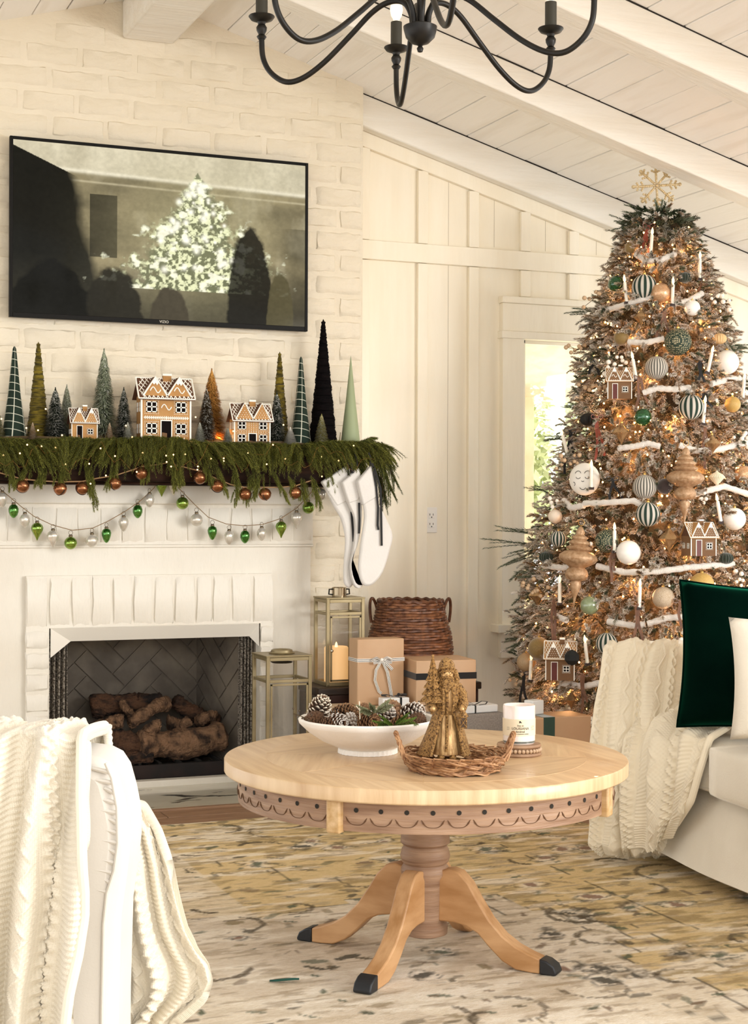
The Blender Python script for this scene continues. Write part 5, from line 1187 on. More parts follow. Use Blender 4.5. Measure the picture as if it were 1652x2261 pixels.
# snowflake topper of beads
GIL = M('champagne_glitter', '#dcc9a4', '#c5ac7e', rough=.35, metal=.35, nscale=80)
pt = at(1450, 410, 6.62); sn = thing('snowflake_topper', 'champagne beaded eight-pointed snowflake on the tip of the christmas tree', 'tree topper', pt, -TH)
ctr = MB().sphere((0, 0, 0), .008, 10, 7)
for k in range(8): ctr.sphere((.014*math.cos(k*pi/4), 0, .014*math.sin(k*pi/4)), .0055, 8, 6)
ctr.build('bead_centre', GIL, sn)['kind'] = 'stuff'
for k in range(8):
    a = k*pi/4+.06; Ln = .098 if k % 2 == 0 else .088; b = MB(); c, s = math.cos(a), math.sin(a)
    for q in np.arange(.022, Ln, .0075): b.sphere((q*c, 0, q*s), .0058, 8, 6)
    for q, w2 in ((.055, .016), (.075, .014)):
        for sg in (-1, 1):
            for e2 in (.5, 1): b.sphere((q*c-sg*s*w2*e2+c*w2*e2*.5, 0, q*s+sg*c*w2*e2+s*w2*e2*.5), .0052, 8, 6)
    b.sphere((Ln*c, 0, Ln*s), .0082, 8, 6)
    o = b.build('beaded_arm', GIL, sn); o['kind'] = 'stuff'
MB().tube([(0, .0, -.09), (0, .0, -.16)], .004, n=6).build('mount', GIL, sn)
# chenille garland swags
CHN = M('white_chenille', '#f5eee4', rough=1, sheen=.5, bump=1.5, bscale=300)
def inter(P, n):
    out = []
    for (a, b) in zip(P[:-1], P[1:]):
        for t in np.linspace(0, 1, n+1)[:-1]: out.append((a[0]*(1-t)+b[0]*t, a[1]*(1-t)+b[1]*t))
    return out+[P[-1]]
SW = [[(1405, 562), (1430, 577), (1460, 574), (1492, 560)], [(1320, 690), (1350, 682), (1395, 668), (1440, 655)], [(1483, 672), (1520, 665), (1550, 648)], [(1388, 755), (1425, 757), (1466, 748)], [(1420, 868), (1450, 857), (1490, 860), (1525, 856)], [(1570, 848), (1600, 840), (1650, 832)], [(1366, 990), (1400, 986), (1430, 979), (1458, 986)], [(1500, 983), (1540, 996), (1590, 992), (1655, 975)], [(1245, 1105), (1262, 1122), (1290, 1116)], [(1290, 1112), (1340, 1110), (1400, 1106), (1418, 1116)], [(1512, 1098), (1560, 1084), (1600, 1074), (1655, 1092)], [(1200, 1248), (1240, 1254), (1260, 1252)], [(1318, 1250), (1380, 1264), (1450, 1262), (1510, 1255)], [(1508, 1254), (1560, 1250), (1620, 1246)], [(1228, 1360), (1252, 1370)], [(1342, 1372), (1400, 1382), (1425, 1378)], [(1430, 1378), (1470, 1365), (1508, 1362)], [(1240, 1508), (1290, 1516), (1332, 1506)]]
gch = thing('chenille_garland', 'fluffy white rope garland swagged around the christmas tree', 'garland', T0)
for sw in SW: MB().tube([tsurf(x, y, 1.03)-T0 for x, y in inter(sw, 7)], [.0125*(1+.12*math.sin(k*2.3)) for k in range(7*(len(sw)-1)+1)], n=8).build('rope_swag', CHN, gch, smooth=60)
# ------------------------------------------------------------------ ornaments
def scale_at(p): return float((p-np.array([0, 0, ZC]))@FWD)/FPX
OM = {}
CAPG = M('gold_cap', '#c9a35c', rough=.3, metal=.9)
def omat(k):
    T_ = {'olive': dict(col='#8b7138', col2='#73592a', rough=.55, nscale=20, sheen=.5), 'gold': dict(col='#c9a763', col2='#b89450', rough=.5, nscale=15), 'green': dict(col='#0f5c2c', col2='#0a421f', rough=.08, nscale=3, metal=.3, coat=1.), 'palegreen': dict(col='#8d9a78', col2='#7c8a66', rough=.12, coat=1., nscale=3), 'white': dict(col='#f6f2ea', rough=.3, coat=.3), 'blush': dict(col='#e9d8c4', rough=.5), 'copper': dict(col='#c08a5c', col2='#e2c3a0', rough=.3, metal=.5, nscale=16), 'marble': dict(col='#b99d76', col2='#e4d6c2', rough=.35, metal=.3, nscale=22, bump=.6), 'brown': dict(col='#2c1c17', rough=.85, sheen=.6), 'black': dict(col='#10110f', rough=.7), 'dkgreen': dict(col='#1d2a1c', rough=.8, sheen=.5), 'taupe': dict(col='#b59b78', col2='#9c8260', rough=.5, nscale=20), 'honey': dict(col='#e0bd8a', rough=.8), 'mercury': dict(col='#8b6a45', col2='#d9b98e', rough=.22, metal=.75, nscale=30), 'paper': dict(col='#efe2c6', rough=.8)}
    return M('ornament_'+k, **T_[k])
STM = {}
def stripe(nm, ca, cb, n_, w_):   # woven stripes running from pole to pole
    if nm in STM: return STM[nm]
    mt = M(nm, ca, rough=.85, bump=.8, bscale=120); nt = mt.node_tree; N = nt.nodes; L = nt.links
    tc = N.new('ShaderNodeTexCoord'); sp = N.new('ShaderNodeSeparateXYZ'); L.new(tc.outputs['Object'], sp.inputs[0])
    at2 = N.new('ShaderNodeMath'); at2.operation = 'ARCTAN2'; L.new(sp.outputs[0], at2.inputs[0]); L.new(sp.outputs[1], at2.inputs[1])
    mu = N.new('ShaderNodeMath'); mu.operation = 'MULTIPLY'; mu.inputs[1].default_value = n_; L.new(at2.outputs[0], mu.inputs[0])
    sn_ = N.new('ShaderNodeMath'); sn_.operation = 'SINE'; L.new(mu.outputs[0], sn_.inputs[0]); gt = N.new('ShaderNodeMath'); gt.operation = 'GREATER_THAN'; gt.inputs[1].default_value = w_; L.new(sn_.outputs[0], gt.inputs[0])
    mx = N.new('ShaderNodeMix'); mx.data_type = 'RGBA'; L.new(gt.outputs[0], mx.inputs[0]); mx.inputs[6].default_value = srgb(ca); mx.inputs[7].default_value = srgb(cb); L.new(mx.outputs[2], N['Principled BSDF'].inputs['Base Color']); STM[nm] = mt; return mt
STR = stripe('wide_green_stripe', '#f0e9dc', '#2c4438', 13, 0.0); THN = stripe('fine_grey_stripe', '#efe7da', '#6d6a60', 24, .2)
def weave():
    if 'wv' in STM: return STM['wv']
    mt = M('green_gold_weave', '#2b3a2c', rough=.7); nt = mt.node_tree; N = nt.nodes; L = nt.links
    v = N.new('ShaderNodeTexVoronoi'); v.inputs['Scale'].default_value = 8; v.inputs['Randomness'].default_value = .25; tc = N.new('ShaderNodeTexCoord'); L.new(tc.outputs['Object'], v.inputs[0])
    lt = N.new('ShaderNodeMath'); lt.operation = 'LESS_THAN'; lt.inputs[1].default_value = .34; L.new(v.outputs['Distance'], lt.inputs[0]); mx = N.new('ShaderNodeMix'); mx.data_type = 'RGBA'; L.new(lt.outputs[0], mx.inputs[0]); mx.inputs[6].default_value = srgb('#2b3a2c'); mx.inputs[7].default_value = srgb('#cfc19a'); L.new(mx.outputs[2], N['Principled BSDF'].inputs['Base Color'])
    STM['wv'] = mt; return mt
capm2 = MB().lathe([(.16, .96), (.17, 1.10), (.12, 1.14), (0, 1.15)], n=14).mesh('cap', CAPG); lpm2 = MB().tube([(.09*math.cos(t), 0, 1.22+.09*math.sin(t)) for t in np.linspace(0, 2*pi, 14, endpoint=False)], .018, n=5, closed=True).mesh('hanger_loop', CAPG)
SPH = {}
def ball(x, y, rpx, mk, label, k=1.05, kind='ball'):
    p = tsurf(x, y, k); r = rpx*scale_at(p); mat = {'stripe': STR, 'thin': THN, 'weave': weave()}.get(mk) or omat(mk)
    o = thing('christmas_ornament', label, 'ornament', p, random.uniform(0, 6)); 
    key = (kind, mat.name)
    if key not in SPH:
        if kind == 'ball': b = MB().sphere((0, 0, 0), 1, 32, 20)
        elif kind == 'pumpkin': b = MB().lathe([(0, -.8)]+[(math.sin(t), -math.cos(t)*.8) for t in np.linspace(.2, pi-.2, 12)]+[(0, .8)], n=64, cap=False, rib=lambda a, z: 1+.07*math.cos(16*a))
        elif kind == 'hex': b = MB().lathe([(0, -1.05), (.55, -.85), (.98, -.35), (.98, .35), (.55, .85), (0, 1.05)], n=8, cap=False)
        elif kind == 'finial': b = MB().lathe([(0, -1.45), (.05, -1.3), (.16, -1.02), (.42, -.62), (.80, -.25), (1, .0), (.80, .28), (.42, .62), (.15, .95), (.06, 1.1)], n=48, cap=False, rib=lambda a, z: 1+.10*abs(math.sin(3*a+z*.6)))
        elif kind == 'onionpaper': b = MB().lathe([(0, -1.1), (.25, -.8), (.8, -.15), (1, .12), (.75, .42), (.2, .75), (.05, .95)], n=72, cap=False, rib=lambda a, z: 1+.06*math.cos(24*a))
        SPH[key] = b.mesh('ornament_body', mat, 0 if kind == 'hex' else 50)
    c = link('ornament_body', SPH[key], o); c.scale = (r, r, r)
    if kind in ('ball', 'finial'):
        for nm, me in (('cap', capm2), ('hanger_loop', lpm2)):
            q = link(nm, me, o); q.scale = (r*.8, r*.8, r*(1.0 if kind == 'ball' else 1.08))
    return o
for a in [(1395, 547, 15.5, 'olive', 'olive gold ball ornament, highest on the tree, under the top'), (1372, 746, 17, 'olive', 'olive brown ball ornament above the upper gingerbread house ornament'), (1618, 893, 17.5, 'gold', 'matte gold ball ornament right of the middle striped ball'), (1226, 1140, 15.5, 'blush', 'pale blush ball ornament at the left edge below the face ornament'), (1191, 1432, 25, 'olive', 'large olive ball ornament at the lower left edge of the tree'), (1162, 1462, 21, 'taupe', 'taupe ball ornament tucked behind the large olive one at lower left'), (1550, 1292, 27.5, 'gold', 'large matte gold ball ornament above the green pillow'), (1360, 627, 17.5, 'green', 'shiny green glass ball at the upper left edge of the tree'), (1420, 921, 19.5, 'green', 'shiny green glass ball in the middle of the tree'), (1302, 1337, 21, 'palegreen', 'pale green glass ball low on the tree beside the left gold finial'), (1605, 800, 27, 'white', 'large glossy white ball ornament at the upper right edge'), (1388, 1220, 27, 'white', 'large white ball ornament left of centre above the white rope'), (1622, 1146, 25, 'white', 'large white ball ornament right of the lower gingerbread house'), (1529, 680, 17.5, 'white', 'small white ball ornament high on the right side'), (1459, 647, 22.5, 'copper', 'copper marbled ball ornament beside the highest striped ball'), (1465, 1320, 24.5, 'marble', 'champagne marbled ball ornament left of the green pillow'), (1642, 1048, 20, 'copper', 'copper ball ornament cut off at the right edge'), (1468, 1074, 17.5, 'brown', 'dark brown velvet ball beside the right gold finial'), (1423, 634, 28, 'stripe', 'highest green striped ball ornament on the tree'), (1526, 899, 28, 'stripe', 'green striped ball ornament right of the tree middle'), (1431, 1136, 27, 'stripe', 'green striped ball ornament under the fine striped one'), (1233, 1190, 18, 'stripe', 'small green striped ball left of the left gold finial'), (1340, 1421, 24, 'stripe', 'green striped ball half hidden by the blanket'), (1497, 755, 30, 'weave', 'green and gold woven ball ornament high on the tree'), (1340, 1195, 26, 'weave', 'woven dark gold ball left of the large white one'), (1450, 812, 25.5, 'thin', 'finely striped grey ball right of the upper gingerbread house'), (1424, 1075, 27, 'thin', 'finely striped grey ball left of the dark brown one')]:
    ball(*a)
for a in [(1512, 613, 15, 'dkgreen', 'small dark green ribbed ornament near the top of the tree'), (1603, 1233, 16, 'dkgreen', 'dark green ribbed ornament below the large white ball at right'), (1206, 1230, 15, 'dkgreen', 'dark green ribbed ornament at the left edge of the tree'), (1589, 748, 15, 'honey', 'honey coloured ribbed paper ball at the right edge'), (1300, 926, 18, 'black', 'black puffed ornament at the left edge of the tree')]: ball(*a, kind='pumpkin')
ball(1263, 1452, 17, 'black', 'black faceted ornament hanging on the lowest gingerbread house', 1.2, 'hex')
for a in [(1373, 955, 20, 'mercury', 'bronze mercury glass teardrop ornament left of centre'), (1572, 980, 19, 'mercury', 'bronze mercury glass teardrop ornament at the right behind a ribbon'), (1478, 1190, 23, 'mercury', 'large bronze teardrop ornament left of the lower gingerbread house'), (1187, 1315, 20, 'mercury', 'bronze teardrop ornament at the lower left edge'), (1416, 700, 16, 'mercury', 'bronze teardrop ornament below the highest striped ball'), (1262, 1545, 16, 'mercury', 'copper glass ornament near the bottom of the tree')]: ball(*a, kind='finial')
ball(1583, 1055, 17, 'paper', 'white folded paper onion ornament at the right of the tree', kind='onionpaper')
# two long gilded finials
FIN = M('matte_gilt_finial', '#bf9f7e', '#a07c58', rough=.45, metal=.3, nscale=25, bump=.4)
def finial(x, yt, yb, label, lean):
    p = tsurf(x, (yt+yb)/2, 1.12); sc_ = scale_at(p)*(yb-yt)
    p2 = tsurf(x, yt+20, 1.12); p = p.copy()
    o = thing('gilt_finial', label, 'ornament', (p[0], p[1], p[2])); o.rotation_euler = (0, lean, 0)
    P = [(0, -.5), (.008, -.48), (.012, -.42), (.020, -.36), (.055, -.26), (.068, -.20), (.055, -.165), (.11, -.15), (.135, -.11), (.14, -.08), (.12, -.03), (.085, -.005), (.135, .02), (.205, .06), (.235, .10), (.225, .14), (.175, .18), (.12, .20), (.15, .215), (.155, .235), (.125, .25), (.105, .265), (.13, .28), (.13, .30), (.10, .315), (.08, .33), (.095, .345), (.09, .365), (.06, .38), (.045, .40), (.055, .42), (.04, .45), (.02, .48), (0, .49)]
    c = MB().lathe(P, n=64, cap=False).build('turned_body', FIN, o, smooth=75); c.scale = (sc_,)*3
    q = MB().tube([(.013*math.cos(t), 0, .5*sc_+.012+.013*math.sin(t)) for t in np.linspace(0, 2*pi, 14, endpoint=False)], .0012, n=5, closed=True).build('hook', CAPG, o)
finial(1513, 985, 1165, 'long turned gilt finial ornament on the right of the tree', .02); finial(1275, 1160, 1345, 'long turned gilt finial ornament on the lower left of the tree', .10)
# gingerbread house ornaments
def gorn(x, yb, wpx, hpx_, label, k=1.12, rz=0.):
    p = tsurf(x, yb-hpx_*.4, k); sc_ = scale_at(p); p[2] = p[2]-hpx_*.4*sc_
    ginger('gingerbread_ornament', label, p, wpx*.72*sc_, hpx_*.55*sc_, wpx*.55*sc_, hpx_*.36*sc_, 1, 'scroll' if x < 1400 and yb < 1000 else 'dots', rz=rz, wall=GB2, roofm=GBR, cat='ornament')
gorn(1367, 882, 72, 76, 'upper brown gingerbread house ornament with scroll icing', rz=-.45); gorn(1543, 1227, 84, 80, 'lower right gingerbread house ornament dotted with icing', rz=-.1); gorn(1238, 1500, 86, 92, 'lowest gingerbread house ornament with snowy roof near the floor gifts', rz=-.55)
# round white smiling disc
p = tsurf(1291, 1058, 1.08); r = 36*scale_at(p); dsk = thing('face_ornament', 'white round ornament with a drawn sleeping face at the left edge', 'ornament', p, -TH-.5)
MB().sphere((0, 0, 0), r, 28, 16, sq=(1, .35, 1)).build('disc', M('white_ceramic', '#e9e4da', rough=.4), dsk)
INK = M('black_ink', '#1c1a18', rough=.6)
for cx4, cz4, rr4, a0, a1 in ((-.30, .30, .20, .3, 2.9), (-.28, .18, .16, 3.5, 5.8), (.32, .30, .2, .3, 2.9), (.32, .18, .16, 3.5, 5.8), (.0, -.42, .22, 3.6, 5.8), (-.62, -.3, .12, -1, 1.6), (.02, -.08, .08, 3.4, 6.0)):
    MB().tube([(r*(cx4+rr4*math.cos(t)), -.35*r*math.sqrt(max(.02, 1-(cx4+rr4*math.cos(t))**2-(cz4+rr4*math.sin(t))**2))-.001, r*(cz4+rr4*math.sin(t))) for t in np.linspace(a0, a1, 9)], .0011, n=4).build('drawn_line', INK, dsk)
# battery candles
WAX = M('ivory_wax', '#f6efe0', rough=.5, sss=.2); FLM = M('candle_flame_bulb', '#ffe9c0', rough=.2, emis='#ffd79a', estr=1.3)
cwm = MB().lathe([(.0052, 0), (.0052, .062), (.0046, .066), (0, .066)], n=14).mesh('wax_body', WAX); cfm = MB().lathe([(.0020, .066), (.0045, .073), (.0040, .082), (.0008, .092), (0, .093)], n=12).mesh('flame', FLM); ccm = MB().box(-.007, -.004, -.008, .007, .004, .001).mesh('clip', omat('brown'))
cpl = [(1437, 535, .08), (1384, 640, -.12), (1405, 810, -.2), (1563, 795, .25), (1485, 645, .03), (1545, 588, .02), (1357, 1190, 0), (1412, 1315, .03), (1236, 1305, .0), (1297, 1438, -.12), (1592, 1125, -.2), (1171, 1475, .05), (1553, 908, .1), (1306, 1050, .0), (1507, 1075, -.1), (1253, 975, -.3), (1640, 855, .1)]
wh_ = ['nearest the tree top', 'left of the highest striped ball', 'right of the upper gingerbread house', 'left of the upper white ball', 'right of the copper ball', 'high on the right edge', 'above the left large white ball', 'standing low in the middle', 'beside the left gold finial', 'right of the lowest gingerbread house', 'left of the right large white ball', 'at the lower left edge before a taupe ball', 'right of the middle striped ball', 'in front of the face ornament', 'beside the right gold finial', 'at the left edge over the window', 'cut by the right edge']
for (x, y, l), wv_ in zip(cpl, wh_):
    p = tsurf(x, y+26, 1.08); o = thing('clip_candle', 'thin white clip-on candle '+wv_, 'candle', p, 0, 'candles clipped on the christmas tree'); o.rotation_euler = (0, l, 0)
    for nm, me in (('wax_body', cwm), ('flame', cfm), ('clip', ccm)): c = link(nm, me, o); c.scale = (1.35, 1.35, 1.2)
# ribbon bows with long tails
BRZ = M('bronze_velvet_ribbon', '#5b3a26', '#7c5236', rough=.6, sheen=.6, nscale=30); RST = M('rust_velvet_ribbon', '#8c3a22', rough=.6, sheen=.6)
def bow(x, y, tails, mat, label, k=1.08, s_=1.):
    p = tsurf(x, y, k); sc_ = scale_at(p); o = thing('ribbon_bow', label, 'bow', p, -TH)
    for sg in (-1, 1):
        MB().ribbon([(sg*s_*(.0+.020*math.sin(t)*1.2), -.004-.006*math.sin(t), s_*(.010*math.sin(2*t)*.8+.004*math.sin(t))) for t in np.linspace(0, pi, 12)], .009*s_, wv=(0, 1, .25), th=.0014).build('loop', mat, o)
    MB().sphere((0, -.006, 0), .0055*s_, 10, 7).build('knot', mat, o)
    for dx, ln in tails: MB().ribbon([(dx*sc_*t+.004*math.sin(t*6+dx), -.008+.004*math.sin(t*5), -ln*sc_*t) for t in np.linspace(0, 1, 12)], .0105*s_, wv=(1, .1, 0), th=.0012).build('tail', mat, o)
for q in [(1432, 500, [(-22, 75), (-4, 60)], RST, 'rust ribbon bow at the top of the tree'), (1553, 607, [(-14, 45), (12, 40)], BRZ, 'bronze ribbon bow high on the right edge'), (1465, 690, [(-18, 70), (14, 55)], BRZ, 'bronze ribbon bow in the upper middle'), (1312, 797, [(-12, 30), (10, 32)], RIB, 'black ribbon bow left of the upper gingerbread house'), (1412, 835, [(-8, 75), (20, 60)], BRZ, 'bronze ribbon bow hanging across the upper gingerbread house'), (1318, 922, [(-2, 95), (16, 85)], RST, 'rust ribbon bow at the left above a teardrop ornament'), (1258, 952, [(-12, 95), (14, 70)], RIB, 'dark ribbon bow sticking out left over the window'), (1556, 870, [(-14, 20), (14, 30)], RIB, 'black ribbon bow above the middle striped ball'), (1557, 945, [(-4, 90), (10, 60)], BRZ, 'bronze ribbon bow at the right above a teardrop ornament'), (1352, 1058, [(-6, 45), (22, 48)], RIB, 'black ribbon bow left of the fine striped ball'), (1352, 1210, [(-4, 75), (6, 50)], BRZ, 'bronze ribbon bow left of the large white ball'), (1222, 1325, [(-4, 95), (6, 90)], BRZ, 'bronze ribbon bow at the lower left'), (1408, 1335, [(-8, 75), (8, 78)], BRZ, 'bronze ribbon bow above the blanket'), (1286, 1490, [(-2, 95), (8, 60)], BRZ, 'bronze ribbon bow right of the lowest gingerbread house'), (1155, 1487, [(-6, 75), (8, 70)], RIB, 'black ribbon bow at the bottom left edge of the tree'), (1545, 800, [(-2, 40), (8, 44)], RIB, 'dark ribbon bow left of the upper white ball'), (1500, 1328, [(2, 60)], BRZ, 'bronze ribbon bow just left of the green pillow')]: bow(*q)
# berry picks
BWH = M('pearl_white_berry', '#f4ede0', rough=.4); BTN = M('tan_berry', '#a98a68', '#c2a685', rough=.5, nscale=20)
bsm = {m_.name: MB().sphere((0, 0, 0), .0095, 10, 7).mesh('berry', m_) for m_ in (BWH, BTN)}
for x, y, dx, dy, n_, m_, lab in [(1345, 655, -55, 8, 6, BTN, 'tan berry spray sticking out left high on the tree'), (1300, 765, -45, 12, 7, BTN, 'tan berry spray over the window beside the tree'), (1385, 790, -55, 18, 9, BWH, 'white berry spray above the upper gingerbread house'), (1560, 660, 50, 12, 8, BWH, 'white berry spray at the upper right edge'), (1330, 850, -50, 15, 9, BTN, 'brown berry spray left of the upper gingerbread house'), (1290, 1005, -65, 25, 10, BTN, 'tan berry spray over the window below the dark bow'), (1620, 960, 35, 20, 10, BWH, 'white berry spray at the right edge'), (1240, 1110, -25, 0, 5, BWH, 'white berry spray above the blush ball'), (1630, 1260, 10, 40, 9, BWH, 'white berry spray above the gold ball at right'), (1215, 1300, -60, -10, 11, BTN, 'tan berry spray at the lower left edge'), (1520, 1400, -25, 20, 7, BWH, 'white berry spray beside the green pillow'), (1160, 1497, -32, -2, 3, BTN, 'small tan berry sprig at the bottom left'), (1560, 1085, -10, 30, 6, BWH, 'white berry spray left of the white ball at right'), (1330, 1180, -15, 20, 5, BWH, 'white berry spray beside the woven ball')]:
    p = tsurf(x, y, 1.06); o = thing('berry_spray', lab, 'berries', p, -TH); sc_ = scale_at(p); stp = MB()
    for k in range(n_):
        t = (k+1)/n_; e2 = np.array([dx*sc_*t+random.gauss(0, .012), -.012+random.gauss(0, .01), -dy*sc_*t+random.gauss(0, .016)]); c = link('berry', bsm[m_.name], o, e2); c.scale = (random.uniform(.75, 1.05),)*3
        MB().tube([(dx*sc_*t*.6, 0, -dy*sc_*t*.6), e2], .0011, n=4).build('stem', MC['brown_twig'], o)
# ------------------------------------------------------------------ things on the coffee table
def onT(x, y, z=TT): return onZ(x, y, z)
CER = M('matte_white_ceramic', '#f1ece4', '#e8e2d8', rough=.55, nscale=12, bump=.15, bscale=200)
pb = onT(812, 1662); bw = thing('footed_bowl', 'wide white footed bowl filled with pinecones on the round table', 'bowl', pb, 0)
MB().lathe([(0, 0), (.070, 0), (.073, .003), (.070, .012), (.072, .014), (.115, .032), (.150, .055), (.168, .072), (.174, .078), (.176, .086), (.172, .090), (.164, .087), (.160, .078), (.140, .056), (.10, .034), (.05, .022), (0, .020)], n=72, cap=False).build('bowl_body', CER, bw, smooth=40)
MB().lathe([(.066, .0), (.0745, .001), (.0735, .012), (.066, .0135)], n=144, cap=False, rib=lambda a, z: 1+.02*math.cos(36*a)).build('fluted_foot', CER, bw, smooth=50)
# pinecones
PCB = M('pinecone_scale', '#ffffff', vc='Col', rough=.75)
def pinecone_mesh(L, R, seed, tipc, n=90, open_=.9):
    r = np.random.default_rng(seed); V, F, C = [], [], []
    for i in range(n):
        t = (i+.5)/n; z = -L/2+L*t; rr = R*math.sin(pi*min(.98, (.12+.80*t)))**.7; a = i*2.39996; up = .1+.9*t+.1*r.random(); w_ = .0065*(R/.024)*(1.1-.4*t)
        d = np.array([math.cos(a)*math.cos(up), math.sin(a)*math.cos(up), math.sin(up)]); sd = np.array([-math.sin(a), math.cos(a), 0]); nn = np.cross(d, sd)
        b = np.array([0, 0, z-.3*R*0]); p1 = b+d*rr*.45; p2 = b+d*rr*open_; p3 = b+d*rr*1.08+np.array([0, 0, .002])
        o = len(V); V += [p1-sd*w_*.35, p1+sd*w_*.35, p2+sd*w_, p3, p2-sd*w_, p2+sd*w_*.9-nn*.0022, p3-nn*.0028, p2-sd*w_*.9-nn*.0022, p1-nn*.002]
        F += [(o, o+1, o+2, o+4), (o+4, o+2, o+3, o+3), (o+8, o+7, o+6, o+5), (o+4, o+3, o+6, o+7), (o+3, o+2, o+5, o+6)]
        dk = L3('#3b2618')*r.uniform(.8, 1.2); md = L3('#6b4a30')*r.uniform(.7, 1.2); tp = L3(tipc)*r.uniform(.8, 1.05); C += [dk, dk, md, tp, md, md, tp, md, dk]
    me = bpy.data.meshes.new('scales'); me.from_pydata([tuple(v) for v in V], [], [tuple(dict.fromkeys(f)) for f in F]); me.materials.append(PCB); vcol(me, np.array(C)); return me
pcm = {'brown': pinecone_mesh(.058, .026, 1, '#9b7450'), 'frosted': pinecone_mesh(.055, .026, 2, '#e9e2d6'), 'tipped': pinecone_mesh(.07, .030, 3, '#f2e8d2', n=80), 'white': pinecone_mesh(.05, .027, 4, '#f5f1ea'), 'dark': pinecone_mesh(.05, .024, 5, '#5f4430')}
corem = MB().sphere((0, 0, 0), .5, 10, 8, sq=(.5, .5, 1)).mesh('core', M('pinecone_core', '#2c1c12', rough=.9))
for x, y, z, kd, rx, rz, sc_, lab in [(703, 1572, .606, 'tipped', .5, .4, 1.05, 'pinecone with cream tips standing up at the left of the bowl'), (690, 1592, .590, 'dark', 1.3, 1.9, 1.0, 'dark pinecone lying at the left rim of the bowl'), (742, 1596, .588, 'white', 1.5, .3, 1.0, 'whitewashed pinecone lying low at the left centre of the bowl'), (772, 1594, .588, 'frosted', 1.3, 2.6, .9, 'frosted pinecone at the bowl centre front beside the whitewashed one'), (752, 1576, .600, 'brown', 1.2, 1.0, 1.0, 'brown pinecone behind the whitewashed one'), (812, 1594, .590, 'brown', 1.4, .1, 1.1, 'large brown pinecone in the front centre of the bowl'), (797, 1578, .603, 'brown', .9, 2.2, .9, 'brown pinecone behind the front centre one'), (842, 1582, .600, 'frosted', 1.0, 1.2, 1.05, 'pinecone with pale tips right of the dull green sprig'), (866, 1572, .608, 'brown', 1.3, 2.9, 1.15, 'big brown pinecone leaning above the green cypress sprig'), (902, 1578, .602, 'frosted', 1.2, .8, 1.2, 'big pale tipped pinecone at the right of the bowl'), (918, 1594, .592, 'dark', 1.4, 2.2, 1.0, 'dark pinecone at the right rim of the bowl'), (725, 1600, .585, 'dark', 1.5, 1.2, .9, 'dark pinecone between the left rim and the whitewashed one'), (885, 1598, .588, 'brown', 1.5, .4, .9, 'small brown pinecone below the big pale tipped one')]:
    p = onZ(x, y, z); o = thing('pinecone', lab, 'pinecone', p, 0, 'pinecones in the white bowl'); o.rotation_euler = (rx, 0, rz); o.scale = (sc_,)*3
    c = link('scales', pcm[kd], o); c['kind'] = 'stuff'; q = link('core', corem, o); q.scale = (.03, .03, .05)
def sprig(name, label, p, dirs, L_, col, colB, nl=.012, nn=26, cat='greenery'):
    o = thing(name, label, cat, p); P, D = [], []
    for d in dirs:
        d = np.array(d, float); d /= np.linalg.norm(d); MB().tube([(0, 0, 0), d*L_*.9], .0011, n=4).build('stem', MC['brown_twig'], o)
        for t in np.linspace(.15, 1, 9):
            for s_ in (-1, 1): P.append(d*L_*t); D.append(d+s_*.9*np.cross(d, (0, -.6, .8)))
    P = np.array(P); K = len(P); twig_obj('needles', FOL, o, [twigs(P, np.array(D), .02, .002, nn, nl*.6, .0016, np.tile(L3(col), (K, 1)), np.tile(L3(colB), (K, 1)), ang=.6, stem=.0008, seed=3)]); return o
sprig('cypress_sprig', 'bright green cypress sprig at the right front of the bowl', onZ(868, 1602, .598), [(-.9, -.3, .15), (.9, -.3, .2), (.2, -.5, .35), (-.5, -.4, .3)], .045, '#4c6b24', '#8aa545')
sprig('juniper_sprig', 'dull green needle sprig above the centre of the bowl', onZ(825, 1575, .615), [(-.8, -.3, .3), (.6, -.2, .4), (-.3, -.6, .4)], .04, '#6c7350', '#b4b58e')
for x, y, z, dx, lab in ((925, 1562, .615, .07, 'thin berry twig sticking out right of the bowl'), (688, 1592, .600, -.045, 'dark twig with buds lying over the left rim of the bowl')):
    o = thing('berry_twig', lab, 'twig', onZ(x, y, z), -TH); MB().tube([(0, 0, 0), (dx*.5, -.01, .012), (dx, -.012, .02)], .0011, n=4).build('stem', MC['brown_twig'], o)
    for k in range(7):
        t = k/6; q = (dx*t, -.01, .008+.016*t+.008*(-1)**k); MB().sphere(q, .0028, 7, 5).build('bud', M('dark_bud', '#4a3b2a', rough=.7), o)
o = thing('birch_twig', 'small forked white twig standing in the bowl', 'twig', onZ(795, 1588, .60), -TH)
MB().tube([(0, 0, 0), (-.002, 0, .045)], .0015, n=5).tube([(-.001, 0, .022), (-.010, 0, .034)], .001, n=4).tube([(-.001, 0, .02), (.007, 0, .03)], .001, n=4).build('stem', M('white_twig', '#e4d8c2', rough=.8), o)
